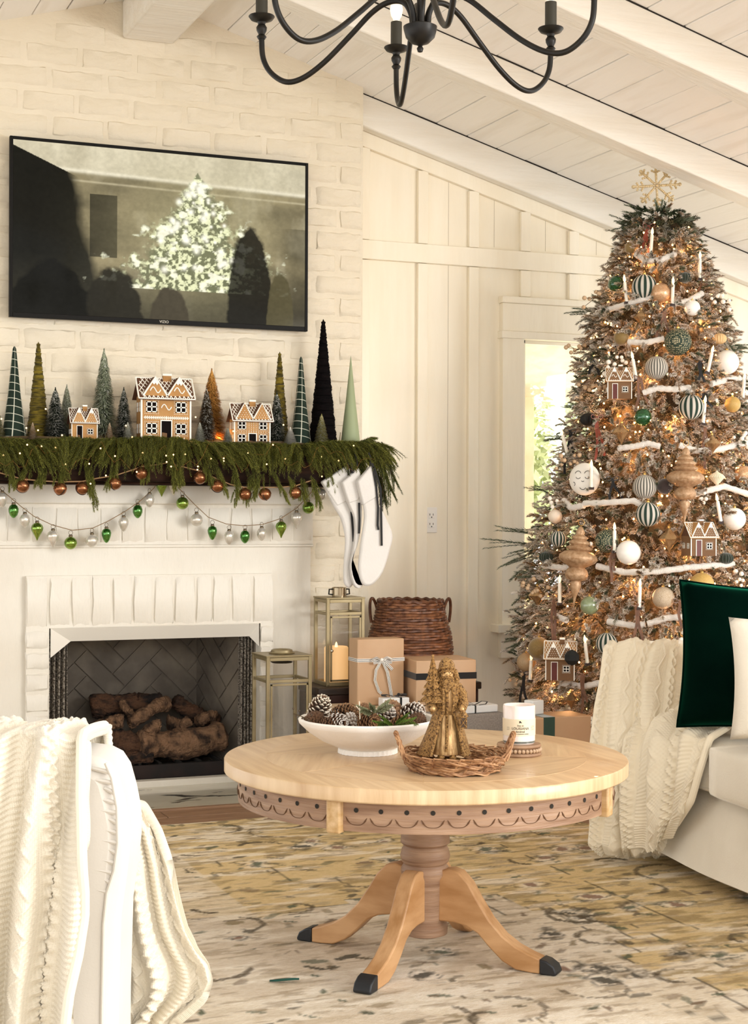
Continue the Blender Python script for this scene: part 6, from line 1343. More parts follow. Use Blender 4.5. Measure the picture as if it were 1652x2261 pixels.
# wicker tray
pt_ = onT(1004, 1700); wt = thing('wicker_tray', 'round wicker tray with two twisted handles holding the figurine', 'tray', pt_, -TH)
WK = M('brown_wicker', '#8a5f3d', '#b98f66', rough=.6, nscale=60, bump=.5, bscale=80); WK2 = M('dark_wicker', '#6b4429', '#9b7048', rough=.6, nscale=60)
MB().lathe([(0, .004), (.108, .004), (.110, .009), (0, .010)], n=40, cap=False).build('woven_base', WK2, wt)
r7 = np.random.default_rng(4)
for k in range(13):
    z = .006+.0027*k; R = .106+.0014*k+r7.normal()*.0012; ph = r7.uniform(0, 6); nwv = 11
    MB().tube([((R+.0035*math.sin(nwv*a+ph))*math.cos(a), (R+.0035*math.sin(nwv*a+ph))*math.sin(a), z+.004*math.sin(2*a+ph)+.003*math.sin(nwv*a+ph+1.5)) for a in np.linspace(0, 2*pi, 110, endpoint=False)], .0026, n=5, closed=True).build('willow_rod', WK if k % 3 else WK2, wt)
for k in range(26):
    a = 2*pi*k/26; MB().tube([(.104*math.cos(a), .104*math.sin(a), .004), (.128*math.cos(a+.18), .128*math.sin(a+.18), .044), (.120*math.cos(a+.42), .120*math.sin(a+.42), .040)], .0022, n=5).build('border_rod', WK, wt)
for sg in (-1, 1):
    for tw_ in (0, pi/2, pi, 3*pi/2):
        pts = []
        for t in np.linspace(0, 1, 40):
            c = np.array([sg*(.119+.020*math.sin(pi*t)), -.040+.080*t, .032+.055*math.sin(pi*t)]); a = tw_+t*16; pts.append(c+np.array([math.cos(a)*.0036, math.sin(a)*.0025, math.sin(a)*.0036]))
        MB().tube(pts, .0026, n=5).build('handle_strand', WK if tw_ else WK2, wt)
# figurine
GLD = M('antique_gold_resin', '#b08750', '#4a2e18', rough=.42, metal=.35, nscale=230, bump=1.6, bscale=330, ramp=(.46, .66)); GL2 = M('pale_gold_resin', '#cfaa74', '#9a7042', rough=.4, metal=.35, nscale=140, stretch=(1, 1, .3), bump=.4, bscale=300, ramp=(.4, .75))
ps = onZ(986, 1684, TT+.010); fg = thing('santa_figurine', 'antique gold bearded figurine holding a small fir tree and a lantern', 'figurine', ps, -TH)
F_ = lambda nm, b, m_=GLD, **k: b.build(nm, m_, fg, smooth=k.pop('smooth', 55), **k)
F_('ground_base', MB().lathe([(0, 0), (.040, 0), (.042, .004), (.036, .009), (.02, .012), (0, .012)], n=36, cap=False, rib=lambda a, z: 1+.06*math.sin(5*a)+.03*math.sin(13*a)))
for sg in (-1, 1): F_('boot', MB().sphere((sg*.014, -.020, .016), .009, 14, 9, sq=(1, 1.5, .8)).sphere((sg*.014, -.012, .024), .008, 12, 8, sq=(1, 1, 1.2)))
def fold(n_, am): return lambda a, z: 1+am*(.4+.6*max(0, 1-z/.13))*math.sin(n_*a+z*20)+am*.4*math.sin(n_*1.7*a)
F_('robe', MB().lathe([(.020, .022), (.036, .022), (.037, .027), (.033, .06), (.028, .09), (.0245, .115), (.0235, .122), (.026, .130), (.028, .15), (.028, .17), (.022, .188), (.010, .196)], n=72, rib=fold(13, .045), cap=True).xf(R=np.diag([1, .8, 1])), GL2)
F_('belt', MB().lathe([(.0235, .116), (.0265, .117), (.0265, .124), (.0235, .125)], n=40, cap=False).xf(R=np.diag([1, .85, 1])))
# open coat, swept wide at the lower left
A = []
for z, rr, sw in ((.022, .052, .016), (.04, .050, .013), (.07, .043, .007), (.10, .036, .003), (.125, .031, 0), (.15, .032, 0), (.175, .031, 0), (.19, .022, 0), (.198, .012, 0)):
    row = []
    for a in np.linspace(-pi/2+.48+.25*(z < .12), 1.5*pi-.30-.15*(z < .12), 60):
        f = 1+.035*math.sin(9*a)*max(0, 1-z/.15); row.append((rr*f*math.cos(a)-(sw if math.cos(a) < 0 else -sw*.25), rr*.85*f*math.sin(a), z))
    A.append(row)
A = np.array(A); F_('coat', MB().grid(A))
coat_e = (A[:, 0], A[:, -1])
for e2 in coat_e:
    F_('fur_trim', MB().tube([tuple(q) for q in e2], [.0042*(1+.2*math.sin(i*2.2)) for i in range(len(e2))], n=7))
F_('fur_trim', MB().tube([tuple(q) for q in A[0][::2]], .0038, n=6))
F_('front_trim', MB().tube([(-.002, -.0285, .03), (-.001, -.026, .07), (0, -.0225, .11), (0, -.025, .15), (0, -.024, .175)], .0038, n=7))
for sg in (-1, 1):
    F_('sleeve', MB().tube([(sg*.024, 0, .186), (sg*.037, -.002, .165), (sg*.040, -.010, .143), (sg*.036, -.026, .134)], [.011, .0125, .012, .0105], n=12))
    F_('fur_cuff', MB().sphere((sg*.0355, -.028, .133), .0105, 12, 8, sq=(1, .6, 1)))
    F_('hand', MB().sphere((sg*.0345, -.036, .133), .0072, 12, 8, sq=(.9, 1, .9)), GL2)
hd = MB().sphere((0, -.004, .212), .0165, 20, 14, sq=(.92, .95, 1.1)); F_('head', hd, GL2)
F_('nose', MB().sphere((0, -.0205, .2115), .0030, 8, 6), GL2)
for sg in (-1, 1):
    F_('eye', MB().sphere((sg*.0056, -.0185, .2165), .0013, 8, 6), M('dark_patina', '#2c1a0c', rough=.6)); F_('brow', MB().tube([(sg*.0025, -.0200, .2195), (sg*.0095, -.0175, .2205)], .0014, n=5)); F_('cheek', MB().sphere((sg*.008, -.0165, .210), .0042, 10, 7), GL2)
    F_('moustache', MB().tube([(0, -.0215, .2065), (sg*.006, -.021, .2045), (sg*.012, -.0185, .2055)], [.0028, .0026, .001], n=6))
bd = MB()
for k in range(11):
    a = -1.15+2.3*k/10; ln = .036-.010*abs(a); bd.tube([(.0145*math.sin(a), -.0165*math.cos(a)+.001, .2045), (.016*math.sin(a)*1.05+.002*math.sin(k), -.0215*math.cos(a)-.003, .2045-ln*.5), (.008*math.sin(a)*1.2, -.0225*math.cos(a)-.006, .2045-ln)], [.0042, .0048, .0014], n=6)
b_ = F_('beard', bd); b_['kind'] = 'stuff'
F_('hood', MB().lathe([(.0205, .214), (.0205, .224), (.0185, .236), (.013, .2455), (.006, .2505), (0, .2525)], n=24, cap=False, rib=lambda a, z: 1+.04*math.sin(6*a)).xf(t=(0, .002, 0)))
F_('hood_fur', MB().tube([(.0185*math.sin(a), -.001-.0165*math.cos(a), .2275+.003*math.cos(a)-.004*a*a) for a in np.linspace(-1.9, 1.9, 22)], [.0042*(1+.2*math.sin(k*2)) for k in range(22)], n=7)); [F_('hood_side', MB().tube([(sg*.019, .002, .222), (sg*.024, .003, .200), (sg*.022, .004, .184)], [.006, .008, .006], n=9)) for sg in (-1, 1)]
F_('fur_collar', MB().tube([(.026*math.sin(a), .001-.018*math.cos(a), .184+.004*math.cos(a)) for a in np.linspace(-2.6, 2.6, 26)], [.0062*(1+.18*math.sin(k*2.3)) for k in range(26)], n=8))
tr2 = MB().tube([(-.036, -.020, .118), (-.036, -.018, .15)], .0035, n=8)
F_('tree_stem', tr2)
for k in range(6):
    z0 = .150+.0165*k; R2 = .0285*(1-k/6.6); F_('fir_tier', MB().lathe([(R2*.55, z0+.004), (R2, z0-.003), (R2*.9, z0+.001), (R2*.35, z0+.019), (0, z0+.022)], n=18, c=(-.034, -.012, 0), cap=False, rib=lambda a, z: 1+.16*math.cos(9*a)), smooth=30)
F_('tree_star', MB().sphere((-.034, -.012, .2555), .004, 6, 4))
lz = .088; F_('lantern_frame', MB().box(.028, -.048, lz, .046, -.030, lz+.003).box(.028, -.048, lz+.025, .046, -.030, lz+.028).box(.028, -.048, lz, .0305, -.0455, lz+.027).box(.0435, -.048, lz, .046, -.0455, lz+.027).box(.028, -.0325, lz, .0305, -.030, lz+.027).box(.0435, -.0325, lz, .046, -.030, lz+.027), smooth=0)
F_('lantern_glass', MB().box(.030, -.0465, lz+.003, .044, -.0315, lz+.025), M('dark_lantern_core', '#4a3218', rough=.3), smooth=0)
F_('lantern_cross', MB().tube([(.0295, -.0485, lz+.003), (.0445, -.0485, lz+.025)], .0010, n=4).tube([(.0445, -.0485, lz+.003), (.0295, -.0485, lz+.025)], .0010, n=4)); F_('lantern_roof', MB().lathe([(.0145, lz+.027), (.005, lz+.040), (.002, lz+.043)], n=4, c=(.037, -.039, 0)), smooth=0); F_('lantern_ring', MB().tube([(.037+.004*math.cos(t), -.039, lz+.046+.004*math.sin(t)) for t in np.linspace(0, 2*pi, 10, endpoint=False)], .0009, n=4, closed=True))
# candle on beaded riser
pc = onT(1146, 1667); rs = thing('beaded_riser', 'small round whitewashed wooden riser with a beaded edge under the candle', 'riser', pc)
RW = M('whitewashed_riser_wood', '#b29274', '#8f6e52', rough=.6, nscale=10, bump=.4, bscale=50)
MB().lathe([(0, 0), (.053, 0), (.057, .004), (.056, .009), (.051, .011), (.050, .020), (.053, .022), (.056, .025), (.054, .030), (0, .030)], n=48, cap=False).build('turned_disc', RW, rs)
bdm = MB().sphere((0, 0, 0), .0048, 10, 7, sq=(1, 1, 1.1)).mesh('bead', M('pale_wood_bead', '#cdb396', '#a98a6b', rough=.5, nscale=20))
for k in range(34): a = 2*pi*k/34; link('bead', bdm, rs, (.0535*math.cos(a), .0535*math.sin(a), .0155))
pj = pc+np.array([0, 0, .0302]); cj = thing('jar_candle', 'white glass jar candle with a printed cream label on the beaded riser', 'candle', pj, -TH)
RJ = .0405
MB().lathe([(0, 0), (RJ-.003, 0), (RJ, .003), (RJ, .095), (RJ-.001, .0965), (RJ-.0035, .095), (RJ-.0038, .070), (0, .070)], n=56, cap=False).build('glass_jar', M('milky_glass', '#eadcd2', rough=.12, coat=.6, sss=.1), cj, smooth=40)
MB().lathe([(RJ+.0002, .0035), (RJ+.0002, .0085)], n=56, cap=False).build('glass_foot', M('grey_glass_foot', '#5d625c', rough=.08, coat=1), cj)
MB().lathe([(RJ+.0005, .022), (RJ+.0007, .064), (RJ+.0003, .064)], n=56, cap=False).build('paper_label', M('cream_label', '#e6d6b8', rough=.6), cj)
INKB = M('black_label_print', '#2b2925', rough=.6)
text('LOUISIANA', .0088, INKB, cj, (0, 0, .041), name='lettering', ext=.0002, curve=RJ+.0009); text('live in', .0070, INKB, cj, (0, 0, .0485), ext=.0002, curve=RJ+.0009); text('fondred', .0070, INKB, cj, (0, 0, .0335), ext=.0002, curve=RJ+.0009); text('SCENTED HANDMADE CANDLE', .0030, INKB, cj, (0, 0, .0275), ext=.0002, curve=RJ+.0009)
bt = MB().prism([(-.003, -.002), (-.001, -.002), (-.0006, -.001), (.003, -.0022), (.0035, -.0005), (.001, .0005), (.001, .003), (-.003, .003)], -RJ-.0013, -RJ-.0008).build('state_emblem', INKB, cj, smooth=0, loc=(0, 0, .057))
for zz in (.047, .0445, .042, .0395, .037): text('---------' if zz != .042 else '-------', .0045, INKB, cj, (0, 0, zz), rot=(pi/2, 0, .85), ext=.0001, curve=RJ+.0009, name='fine_print')
for zz in (.044, .041, .038): text('------', .0045, INKB, cj, (0, 0, zz), rot=(pi/2, 0, -.80), ext=.0001, curve=RJ+.0009, name='fine_print')
# ------------------------------------------------------------------ lanterns, gifts and basket by the wall
BRS = M('brushed_champagne_metal', '#a39472', '#877856', rough=.42, metal=.45, nscale=6)
def lantern(label, x0, x1, Y, z0, z1, dp, split, handle):
    W = x1-x0; H = z1-z0; o = thing('lantern', label, 'lantern', ((x0+x1)/2, Y, z0), 0); w2, d2, t = W/2, dp/2, .014
    for sx in (-1, 1):
        for sy in (-1, 1):
            MB().box(min(sx*w2, sx*(w2-t)), min(sy*d2, sy*(d2-t)), 0, max(sx*w2, sx*(w2-t)), max(sy*d2, sy*(d2-t)), H).build('post', BRS, o, bev=.0015)
    for zz, hh2 in ((0, .014), (split, .012), (H-.014, .014)):
        g_ = .0012; zz = min(max(zz, g_), H-hh2-g_-.003); b = MB().box(-w2+t, -d2+g_, zz, w2-t, -d2+t-g_, zz+hh2).box(-w2+t, d2-t+g_, zz, w2-t, d2-g_, zz+hh2).box(-w2+g_, -d2+t, zz, -w2+t-g_, d2-t, zz+hh2).box(w2-t+g_, -d2+t, zz, w2-g_, d2-t, zz+hh2).build('rail', BRS, o, bev=.0012)
    MB().box(-w2, -d2, 0, w2, d2, .004).build('floor_plate', BRS, o); 
    MB().box(-w2-.002, -d2-.002, H-.003, w2+.002, d2+.002, H+.003).build('top_plate', BRS, o, bev=.001)
    for sy in (-1, 1): MB().box(-w2+t, sy*(d2-t*.5)-.001, .014, w2-t, sy*(d2-t*.5)+.001, split).build('glass_pane', GLASS, o, smooth=0)
    for sx in (-1, 1): MB().box(sx*(w2-t*.5)-.001, -d2+t, .014, sx*(w2-t*.5)+.001, d2-t, split).build('glass_pane', GLASS, o, smooth=0)
    dr3 = MB(); a = w2-t-.002
    for q in ((-a, .018, -a+.008, split-.004), (a-.008, .018, a, split-.004), (-a, .018, a, .026), (-a, split-.012, a, split-.004)): dr3.box(q[0], -d2-.002, q[1], q[2], -d2+.004, q[3])
    dd = dr3.build('door', BRS, o, bev=.001); MB().sphere((-a+.004, -d2-.008, split*.42 if handle == 'ring' else split*.5), .007, 14, 9).build('knob', M('chrome_knob', '#d9d6cc', rough=.15, metal=1), dd)
    if handle == 'ring':
        MB().lathe([(.03, H+.003), (.045, H+.005), (.043, H+.018), (.036, H+.021), (.028, H+.018), (.028, H+.005)], n=28).build('collar', BRS, o); MB().tube([(.05*math.cos(t), .05*math.sin(t), H+.007) for t in np.linspace(0, 2*pi, 28, endpoint=False)], .003, n=6, closed=True).build('carry_ring', BRS, o)
        MB().lathe([(.04, -.004), (.045, 0), (.03, 0)], n=24, c=(0, 0, H-.03)).build('vent', M('dark_vent', '#3d3526', rough=.5), o)
    else:
        MB().lathe([(.030, H), (.031, H+.040), (.028, H+.042), (.027, H+.038)], n=28).build('collar', M('polished_nickel_collar', '#a4947a', rough=.2, metal=.9), o)
        for sg in (-1, 1): MB().tube([(sg*.030, 0, H+.034), (sg*.044, 0, H+.034), (sg*.046, 0, H+.014), (sg*.031, 0, H+.012)], .0035, n=7).build('ear_handle', DARK, o)
    return o
a, b = onY(590, 1500, 5.92)[0], onY(690, 1500, 5.92)[0]
lantern('short champagne metal lantern standing on the floor beside the firebox', a, b, 6.02, 0, .545, .19, .44, 'ring')
a, b = onY(722, 1400, 6.03)[0], onY(806, 1400, 6.03)[0]
TZ = .405
l2 = lantern('champagne metal lantern with a lit pillar candle standing on the dark chest', a, b, 6.11, TZ+.001, .765, .155, .29, 'ears')
pcn = thing('pillar_candle', 'glowing ivory pillar candle inside the lantern on the chest', 'candle', ((a+b)/2-.012, 6.11, TZ+.007))
MB().lathe([(0, 0), (.050, 0), (.050, .145), (.046, .150), (.034, .142), (0, .138)], n=36, cap=False).build('wax', M('glowing_wax', '#f6d9ae', rough=.5, emis='#ffc27a', estr=.45), pcn); MB().lathe([(.003, .138), (.007, .150), (.004, .163), (0, .170)], n=12).build('flame', FLM, pcn)
chs = thing('dark_chest', 'low dark stained wooden chest behind the wrapped gifts', 'chest', (2.575, 6.125, 0))
MB().box(-.355, -.135, 0, .365, .10, TZ-.03).build('body', M('red_brown_chest', '#3d2118', '#241611', rough=.4, nscale=6, stretch=(1, 6, 6)), chs, bev=.004); MB().box(-.36, -.145, TZ-.03, .375, .10, TZ).build('lid', M('black_chest_lid', '#1f1612', '#3d2d1f', rough=.45, nscale=6, stretch=(1, 6, 6)), chs, bev=.004)
MB().box(-.10, -.140, TZ-.10, .34, -.134, TZ-.045).build('front_drawer', MC['black_chest_lid'], chs, bev=.003)
# basket
bk = thing('woven_basket', 'tall dark brown woven basket with two hoop handles', 'basket', (2.672, 6.10, TZ+.001))
BW = M('dark_rattan', '#5e3823', '#8a5b3a', rough=.5, nscale=40, bump=.5, bscale=70); BW2 = M('darker_rattan', '#4a2b1b', '#6d442a', rough=.5, nscale=40)
bp_z = [0, .06, .13, .20, .27, .33]; bp_r = [.150, .168, .176, .168, .147, .134]
for k in range(31):
    z = .006+k*.0108; R = float(np.interp(z, bp_z, bp_r)); ph = pi*(k % 2)
    MB().tube([((R+.0042*math.sin(15*a+ph))*math.cos(a), (R+.0042*math.sin(15*a+ph))*math.sin(a), z+.0012*math.sin(7*a+k*1.3)) for a in np.linspace(0, 2*pi, 120, endpoint=False)], .0063, n=5, closed=True).build('woven_row', BW if k % 4 else BW2, bk)
for k in range(30):
    a = 2*pi*k/30; MB().tube([(float(np.interp(z, bp_z, bp_r))*math.cos(a), float(np.interp(z, bp_z, bp_r))*math.sin(a), z) for z in np.linspace(0, .34, 9)], .003, n=4).build('stake', BW2, bk)
MB().tube([((.135+.003*math.sin(20*a))*math.cos(a), (.135+.003*math.sin(20*a))*math.sin(a), .340+.003*math.sin(20*a+1.5)) for a in np.linspace(0, 2*pi, 120, endpoint=False)], .0075, n=6, closed=True).build('rim', BW2, bk)
for sg in (-1, 1):
    c, s = RT[0]*sg, RT[1]*sg
    MB().tube([((.150+.012*math.sin(t)+.017*math.cos(t))*c-s*.022*math.cos(t), (.150+.012*math.sin(t)+.017*math.cos(t))*s+c*.022*math.cos(t), .265+.085*math.sin(t)) for t in np.linspace(-.2, pi+.2, 20)], .0065, n=7).build('handle', BW2, bk)
# gifts
KR = M('kraft_paper', '#cba987', '#bd9873', rough=.55, nscale=3, bump=.5, bscale=7); WHP = M('white_wrapping_paper', '#eef0f0', rough=.4, bump=.4, bscale=8); SRB = stripe('black_white_ribbon', '#f4f0e8', '#f4f0e8', 1, 2)
SRB = M('striped_ribbon', '#f4f0e8', rough=.7); nt = SRB.node_tree
def gift(label, cx, cy, z, w_, d_, h_, rz, mat, rib=None, tilt=0, bands=('x',), rw=.02, name='wrapped_gift'):
    o = thing(name, label, 'gift', (cx, cy, z), rz); o.rotation_euler = (tilt, 0, rz)
    MB().box(-w_/2, -d_/2, 0, w_/2, d_/2, h_).build('wrapped_box', mat, o, bev=.004)
    e = .0015
    for bnd in bands:
        if bnd[0] == 'h': zc = float(bnd[1:]); MB().box(-w_/2-e, -d_/2-e, zc-rw/2, w_/2+e, d_/2+e, zc+rw/2).build('ribbon_band', rib, o, smooth=0)
        elif bnd[0] == 'v': xc = float(bnd[1:]); MB().box(xc-rw/2, -d_/2-e, -0, xc+rw/2, d_/2+e, h_+e).build('ribbon_band', rib, o, smooth=0)
        elif bnd[0] == 'd': yc = float(bnd[1:]); MB().box(-w_/2-e, yc-rw/2, 0, w_/2+e, yc+rw/2, h_+e).build('ribbon_band', rib, o, smooth=0)
    return o
gA = gift('large beige wrapped box under the upright kraft gift', 2.405, 5.845, 0, .34, .23, .345, 0, M('beige_paper', '#d9c2a4', rough=.6), None, bands=())
x0, x1 = onY(790, 1480, 5.83)[0], onY(893, 1480, 5.83)[0]; w_ = x1-x0; zt_ = onY(835, 1411, 5.83)[2]; hz = zt_-.3465
g1 = gift('upright kraft paper gift tied with a black and white striped ribbon', (x0+x1)/2, 5.88, .3465, w_, .095, hz, 0, KR, None, bands=())
zb_ = onY(835, 1457, 5.83)[2]-.3465
def stripedribbon(parent, pts, wv, wd=.010):
    MB().ribbon(pts, wd, wv=wv, th=.0012).build('ribbon', SRB, parent)
    for off in (-.22, .22):
        P = [np.array(p, float) for p in pts]; q = []
        for i, p in enumerate(P):
            t = P[min(i+1, len(P)-1)]-P[max(i-1, 0)]; t /= np.linalg.norm(t)+1e-9; u = np.array(wv, float)-t*(np.array(wv, float)@t); u /= np.linalg.norm(u)+1e-9; n_ = np.cross(t, u); n_ = n_*(-1 if n_[1] > 0 else 1); q.append(p+u*off*wd+n_*.0008)
        MB().ribbon(q, wd*.14, wv=wv, th=.0006).build('black_stripe', RIB, parent, smooth=0)
yf = -.0495
stripedribbon(g1, [(-w_/2-.001, yf, zb_), (0, yf-.002, zb_-.002), (w_/2+.001, yf, zb_)], (0, 0, 1), .014)
stripedribbon(g1, [(-w_/2-.001, .048, zb_), (-w_/2-.001, yf, zb_)], (0, 0, 1), .014)
for sg in (-1, 1): stripedribbon(g1, [(0+sg*.004, yf-.004, zb_), (sg*.022, yf-.012, zb_+.010), (sg*.044, yf-.014, zb_+.004), (sg*.038, yf-.012, zb_-.012), (sg*.016, yf-.006, zb_-.010), (0, yf-.004, zb_)], (0, 1, .8), .012)
MB().sphere((0, yf-.007, zb_), .008, 10, 7).build('knot', SRB, g1)
stripedribbon(g1, [(0, yf-.006, zb_), (-.026, yf-.010, zb_-.04), (-.030, yf-.008, zb_-.08), (-.012, yf-.006, zb_-.125), (.0, yf-.004, zb_-.135)], (1, 0, .2), .011)
stripedribbon(g1, [(.004, yf-.006, zb_-.004), (.024, yf-.010, zb_-.05), (.036, yf-.008, zb_-.11), (.048, yf-.006, zb_-.17)], (1, 0, 0), .012)
stripedribbon(g1, [(.004, yf-.006, zb_-.002), (.026, yf-.012, zb_-.022), (.045, yf-.010, zb_-.040)], (1, 0, .4), .012)
pw = onY(872, 1553, 5.765); gift('small white gift with black ribbon in front of the upright kraft gift', pw[0], 5.775, .3465, .115, .05, .036, 0, WHP, RIB, bands=('v.02',), rw=.009)
o = thing('black_ribbon_bow', 'flat black ribbon bow on the small white gift', 'bow', (pw[0]+.0, 5.775, .3845)); 
for sg in (-1, 1): MB().ribbon([(sg*.002, 0, .002), (sg*.03, -.004, .010), (sg*.055, -.002, .008), (sg*.03, .004, .002)], .010, wv=(0, 1, .2)).build('loop', RIB, o)
MB().sphere((.02, -.002, .008), .007, 10, 7).build('knot', RIB, o)
x0 = onY(925, 1500, 5.72)[0]; x1 = onY(1052, 1500, 5.72)[0]
g2 = gift('big kraft gift box banded with black ribbon behind the figurine', (x0+x1)/2+.005, 5.83, 0, (x1-x0), .22, .528, -.10, KR, RIB, bands=('h.465',), rw=.026)
x0 = onY(975, 1590, 5.52)[0]; x1 = onY(1118, 1590, 5.52)[0]; zt2 = onY(1050, 1578, 5.52)[2]
tag_ = gift('grey linen covered box low on the floor behind the figurine', (x0+x1)/2, 5.60, 0, x1-x0, .15, zt2, 0, M('grey_linen_box', '#8f8883', '#a39c96', rough=.95, nscale=160, bump=.6, bscale=300), None, bands=(), name='linen_box')
pw = onY(1050, 1568, 5.54); gw_ = gift('flat white gift with a black bow lying on the grey linen box', pw[0], 5.60, zt2+.001, .21, .10, .03, .1, WHP, RIB, bands=('v0',), rw=.006)
for sg in (-1, 1): MB().ribbon([(0, -.045, .033), (sg*.03, -.047, .046), (sg*.058, -.045, .042), (sg*.052, -.043, .033), (sg*.02, -.045, .031)], .006, wv=(0, 1, .1)).build('bow_loop', RIB, gw_)
x0 = onY(1182, 1600, 5.30)[0]; x1 = onY(1306, 1600, 5.30)[0]; zt3 = onY(1240, 1583, 5.30)[2]
VG = M('dark_green_velvet_ribbon', '#0d3a2b', rough=.6, sheen=.7)
gift('kraft gift with a wide dark green velvet ribbon under the tree', (x0+x1)/2, 5.38, 0, x1-x0, .16, zt3, 0, KR, VG, bands=('v-0.062',), rw=.048)
pw = onY(1190, 1572, 5.36); gift('small silvery white wrapped parcel beside the jar candle', pw[0]+.0, 5.40, zt3+.002, .06, .05, .055, .3, WHP, None, bands=())
# ------------------------------------------------------------------ fireplace: logs, grate and mesh curtains
BRK = M('charred_log_bark', '#5c3f2b', '#1c1512', rough=.9, nscale=16, stretch=(1, 1, 2), bump=6, bscale=48, ramp=(.40, .62), detail=8); BRT = M('tan_log_bark', '#84644a', '#2c1e15', rough=.9, nscale=24, bump=5, bscale=60, ramp=(.42, .66), detail=8)
def log(p0, p1, r0, r1, mat, label, seed, knots=0):
    r = random.Random(seed); p0, p1 = np.array(p0), np.array(p1); P = []; R = []
    nrm = np.cross(p1-p0, (0, 0, 1)); nrm /= np.linalg.norm(nrm)+1e-9
    r0 *= 1.2; r1 *= 1.2
    for t in np.linspace(0, 1, 34): P.append(p0*(1-t)+p1*t+np.array([0, 0, 1])*.010*math.sin(t*5+seed)+nrm*.008*math.sin(t*7+seed)); R.append((r0*(1-t)+r1*t)*(1+.10*math.sin(t*11+seed)+.06*r.uniform(-1, 1)))
    R[0] *= .86; R[-1] *= .8
    b = MB().tube(P, R, n=22)
    b.v = [tuple(np.array(v)*1+np.array([r.uniform(-1, 1), r.uniform(-1, 1), r.uniform(-1, 1)])*.0032) for v in b.v]
    return tag(b.build('fire_log', mat, smooth=50), label, 'log', 'ceramic logs in the firebox')
def LP(x, y, Y=6.5): return onY(x, y, Y)
log(LP(188, 1632, 6.47), LP(330, 1640, 6.45), .042, .040, BRK, 'charred log lying at the left front of the firebox', 1)
log(LP(305, 1650, 6.43), LP(488, 1628, 6.47), .048, .055, BRT, 'thick ridged log lying at the right front of the firebox', 2)
log(LP(235, 1668, 6.42), LP(335, 1676, 6.40), .026, .024, BRK, 'thin charred log under the left front log', 3)
log(LP(190, 1612, 6.52), LP(272, 1595, 6.46), .030, .022, BRT, 'short split log stacked on the left end', 4)
log(LP(288, 1592, 6.50), LP(375, 1550, 6.58), .020, .026, BRT, 'slanting log crossing the middle of the stack', 5)
log(LP(270, 1550, 6.60), LP(295, 1598, 6.50), .012, .016, BRT, 'small forked branch standing in the middle of the stack', 6)
log(LP(200, 1565, 6.64), LP(360, 1545, 6.62), .040, .036, BRK, 'dark log across the back of the stack', 7)
log(LP(370, 1600, 6.50), LP(418, 1592, 6.48), .024, .020, BRT, 'short tan chunk in the right middle of the stack', 8)
log(LP(385, 1548, 6.62), LP(482, 1600, 6.56), .030, .026, BRK, 'dark curved log leaning down at the right back', 9)
log(LP(318, 1612, 6.44), LP(350, 1608, 6.42), .020, .022, BRT, 'stubby knotted log end in the front centre', 10)
log(LP(430, 1590, 6.52), LP(478, 1585, 6.50), .018, .022, BRT, 'small reddish log end on the right of the stack', 11)
gr_ = thing('fire_grate', 'black iron grate carrying the firebox logs', 'grate', (1.62, 6.46, .022))
for k in range(8): x = -.30+.6*k/7; MB().box(x-.006, -.09, .045, x+.006, .16, .057).build('bar', FBD, gr_)
for y in (-.06, .12): MB().box(-.32, y, .035, .32, y+.012, .047).build('cross_bar', FBD, gr_)
for sx in (-.28, .28):
    for y in (-.06, .12): MB().box(sx-.007, y, 0, sx+.007, y+.012, .036).build('leg', FBD, gr_)
MB().box(-.36, -.125, 0, .32, -.118, .055).build('ember_guard', M('rusty_dark_metal', '#2a1a14', '#150f0c', rough=.7, nscale=8), gr_)
MSH = M('fire_curtain_mesh', '#a69d90', '#4a433b', rough=.5, metal=.3, nscale=170, ramp=(.45, .55), bump=1.2, bscale=240)
for (x0, x1, lab) in ((FX0-.004, FX0+.085, 'black chain mesh fire curtain drawn to the left of the firebox'), (FX1-.06, FX1+.004, 'black chain mesh fire curtain drawn to the right of the firebox')):
    A = []
    for z in np.linspace(.03, .61, 16):
        A.append([(x0+(x1-x0)*u, 6.335+.014*math.sin(u*2*pi*4.5+.4*math.sin(z*6)), z) for u in np.linspace(0, 1, 60)])
    o = MB().grid(np.array(A)).build('fire_curtain', MSH, smooth=80); tag(o, lab, 'fire screen')
    o.modifiers.new('thickness', 'SOLIDIFY').thickness = .002
# leaf on the rug
p = onZ(628, 2166, .013); lf = MB().grid(np.array([[(x, w_*(1-x*x*900)*.5 if 0 else y*.009*math.cos(x*32)**1, .003*abs(y)+.002*math.sin(x*40)) for y in (-1, -.5, 0, .5, 1)] for x in np.linspace(-.035, .035, 9)]))
o = lf.build('fallen_leaf', M('teal_green_leaf', '#1f5a50', '#174438', rough=.5, nscale=20), smooth=60); o.location = p; o.rotation_euler = (0, 0, -.35); tag(o, 'small teal green leaf lying on the rug near the front edge', 'leaf'); o.modifiers.new('thickness', 'SOLIDIFY').thickness = .001
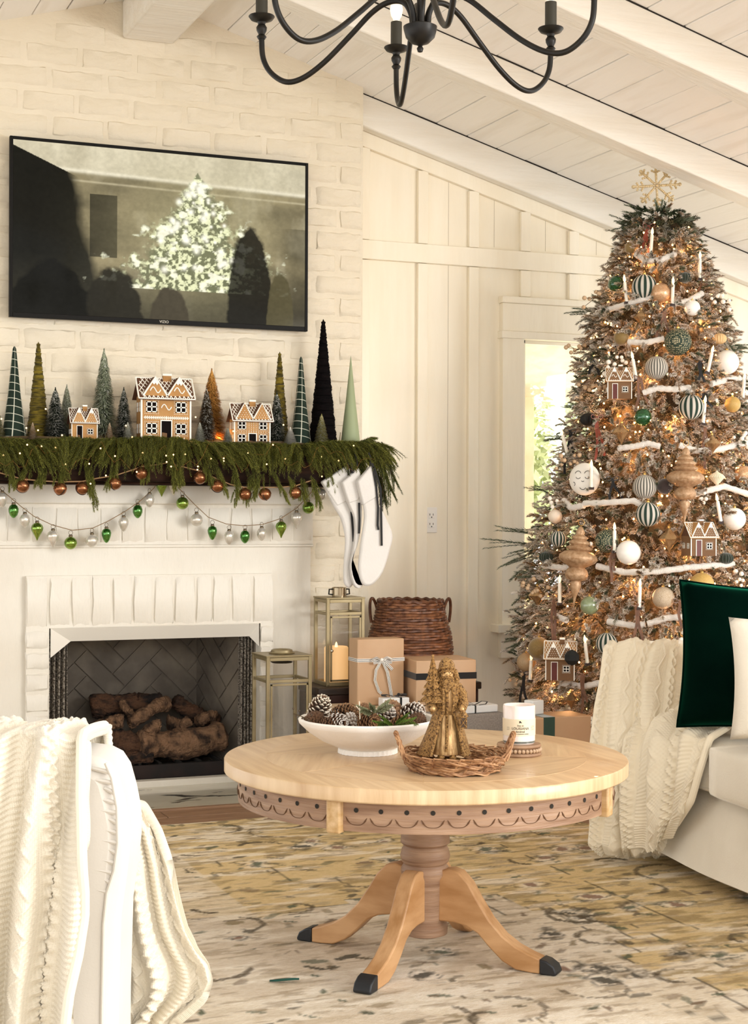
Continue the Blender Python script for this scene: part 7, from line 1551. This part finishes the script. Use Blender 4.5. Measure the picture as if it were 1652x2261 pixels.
# ------------------------------------------------------------------ seen through the window: porch and garden
pr_ = thing('porch', 'cream painted porch roof and post outside the window', 'porch', (3.7, 7.6, 0))
CRM = M('cream_stucco', '#f1e8d6', '#e6d8be', rough=.8, nscale=9, bump=.6, bscale=20)
MB().add([(-2, -.95, 2.12), (4, -.95, 2.12), (4, .1, 1.80), (-2, .1, 1.80), (-2, -.95, 2.2), (4, -.95, 2.2), (4, .1, 1.88), (-2, .1, 1.88)], [(0, 1, 2, 3), (7, 6, 5, 4), (0, 4, 5, 1), (3, 2, 6, 7), (0, 3, 7, 4), (1, 5, 6, 2)]).build('soffit', CRM, pr_, smooth=0)
MB().box(-2, .1, 1.74, 4, .2, 1.88).build('fascia_beam', CRM, pr_)
xp = onY(1158, 1000, 7.65)[0]-3.7
MB().box(xp-.04, .02, -.1, xp+.045, .12, 1.75).build('post', CRM, pr_, bev=.004)
grd = struct(MB().box(-3, 6.7, -.2, 14, 20, -.12).build('ground', M('sunlit_pale_paving', '#e9e4d6', '#d8d6c0', rough=.9, nscale=2), smooth=0))
LFM = M('sunlit_leaf', '#ffffff', vc='Col', rough=.6)
def bush(cx, cy, z0, z1, rx, n, label, ca, cb, seed, lf=.05):
    r = np.random.default_rng(seed); o = thing('garden_shrub', label, 'shrub', (cx, cy, -.12)); d = r.normal(size=(n, 3)); d /= np.linalg.norm(d, axis=1, keepdims=True); rad = (.55+.45*r.random((n, 1)))*(1+.2*np.sin(d[:, :1]*9+d[:, 2:]*7)); c = d*rad*np.array([rx, rx*.7, (z1-z0)/2])+np.array([0, 0, (z0+z1)/2+.12])
    u = r.normal(size=(n, 3)); u /= np.linalg.norm(u, axis=1, keepdims=True); v = np.cross(u, r.normal(size=(n, 3))); v /= np.linalg.norm(v, axis=1, keepdims=True); s_ = lf*(.6+.8*r.random((n, 1)))
    V = np.stack([c-u*s_, c+v*s_*.45, c+u*s_, c-v*s_*.45], 1).reshape(-1, 3); F = np.arange(4*n).reshape(-1, 4); k = r.random((n, 1)); C = np.repeat(L3(ca)*(1-k)+L3(cb)*k, 4, axis=0)
    me = fastmesh('leaves', V, F, LFM); vcol(me, C); l_ = link('leaves', me, o); l_['kind'] = 'stuff'
    for q in range(5): a = q*1.3; MB().tube([(0, 0, 0), (.3*rx*math.cos(a), .3*rx*math.sin(a), (z1-z0)*.6)], [.04, .01], n=6).build('branch', MC['brown_twig'], o)
bush(6.0, 10.2, .7, 2.3, .95, 5200, 'tall pale green shrub seen through the window on the right', '#b4c088', '#eceec8', 1)
bush(4.9, 11.0, .9, 1.75, .55, 2400, 'greyish green shrub seen through the window on the left', '#c3c8b4', '#eceee0', 2)
bush(5.3, 9.2, -.1, .62, .8, 2000, 'low pale shrub outside under the window', '#b9bf98', '#e9e9cf', 3)
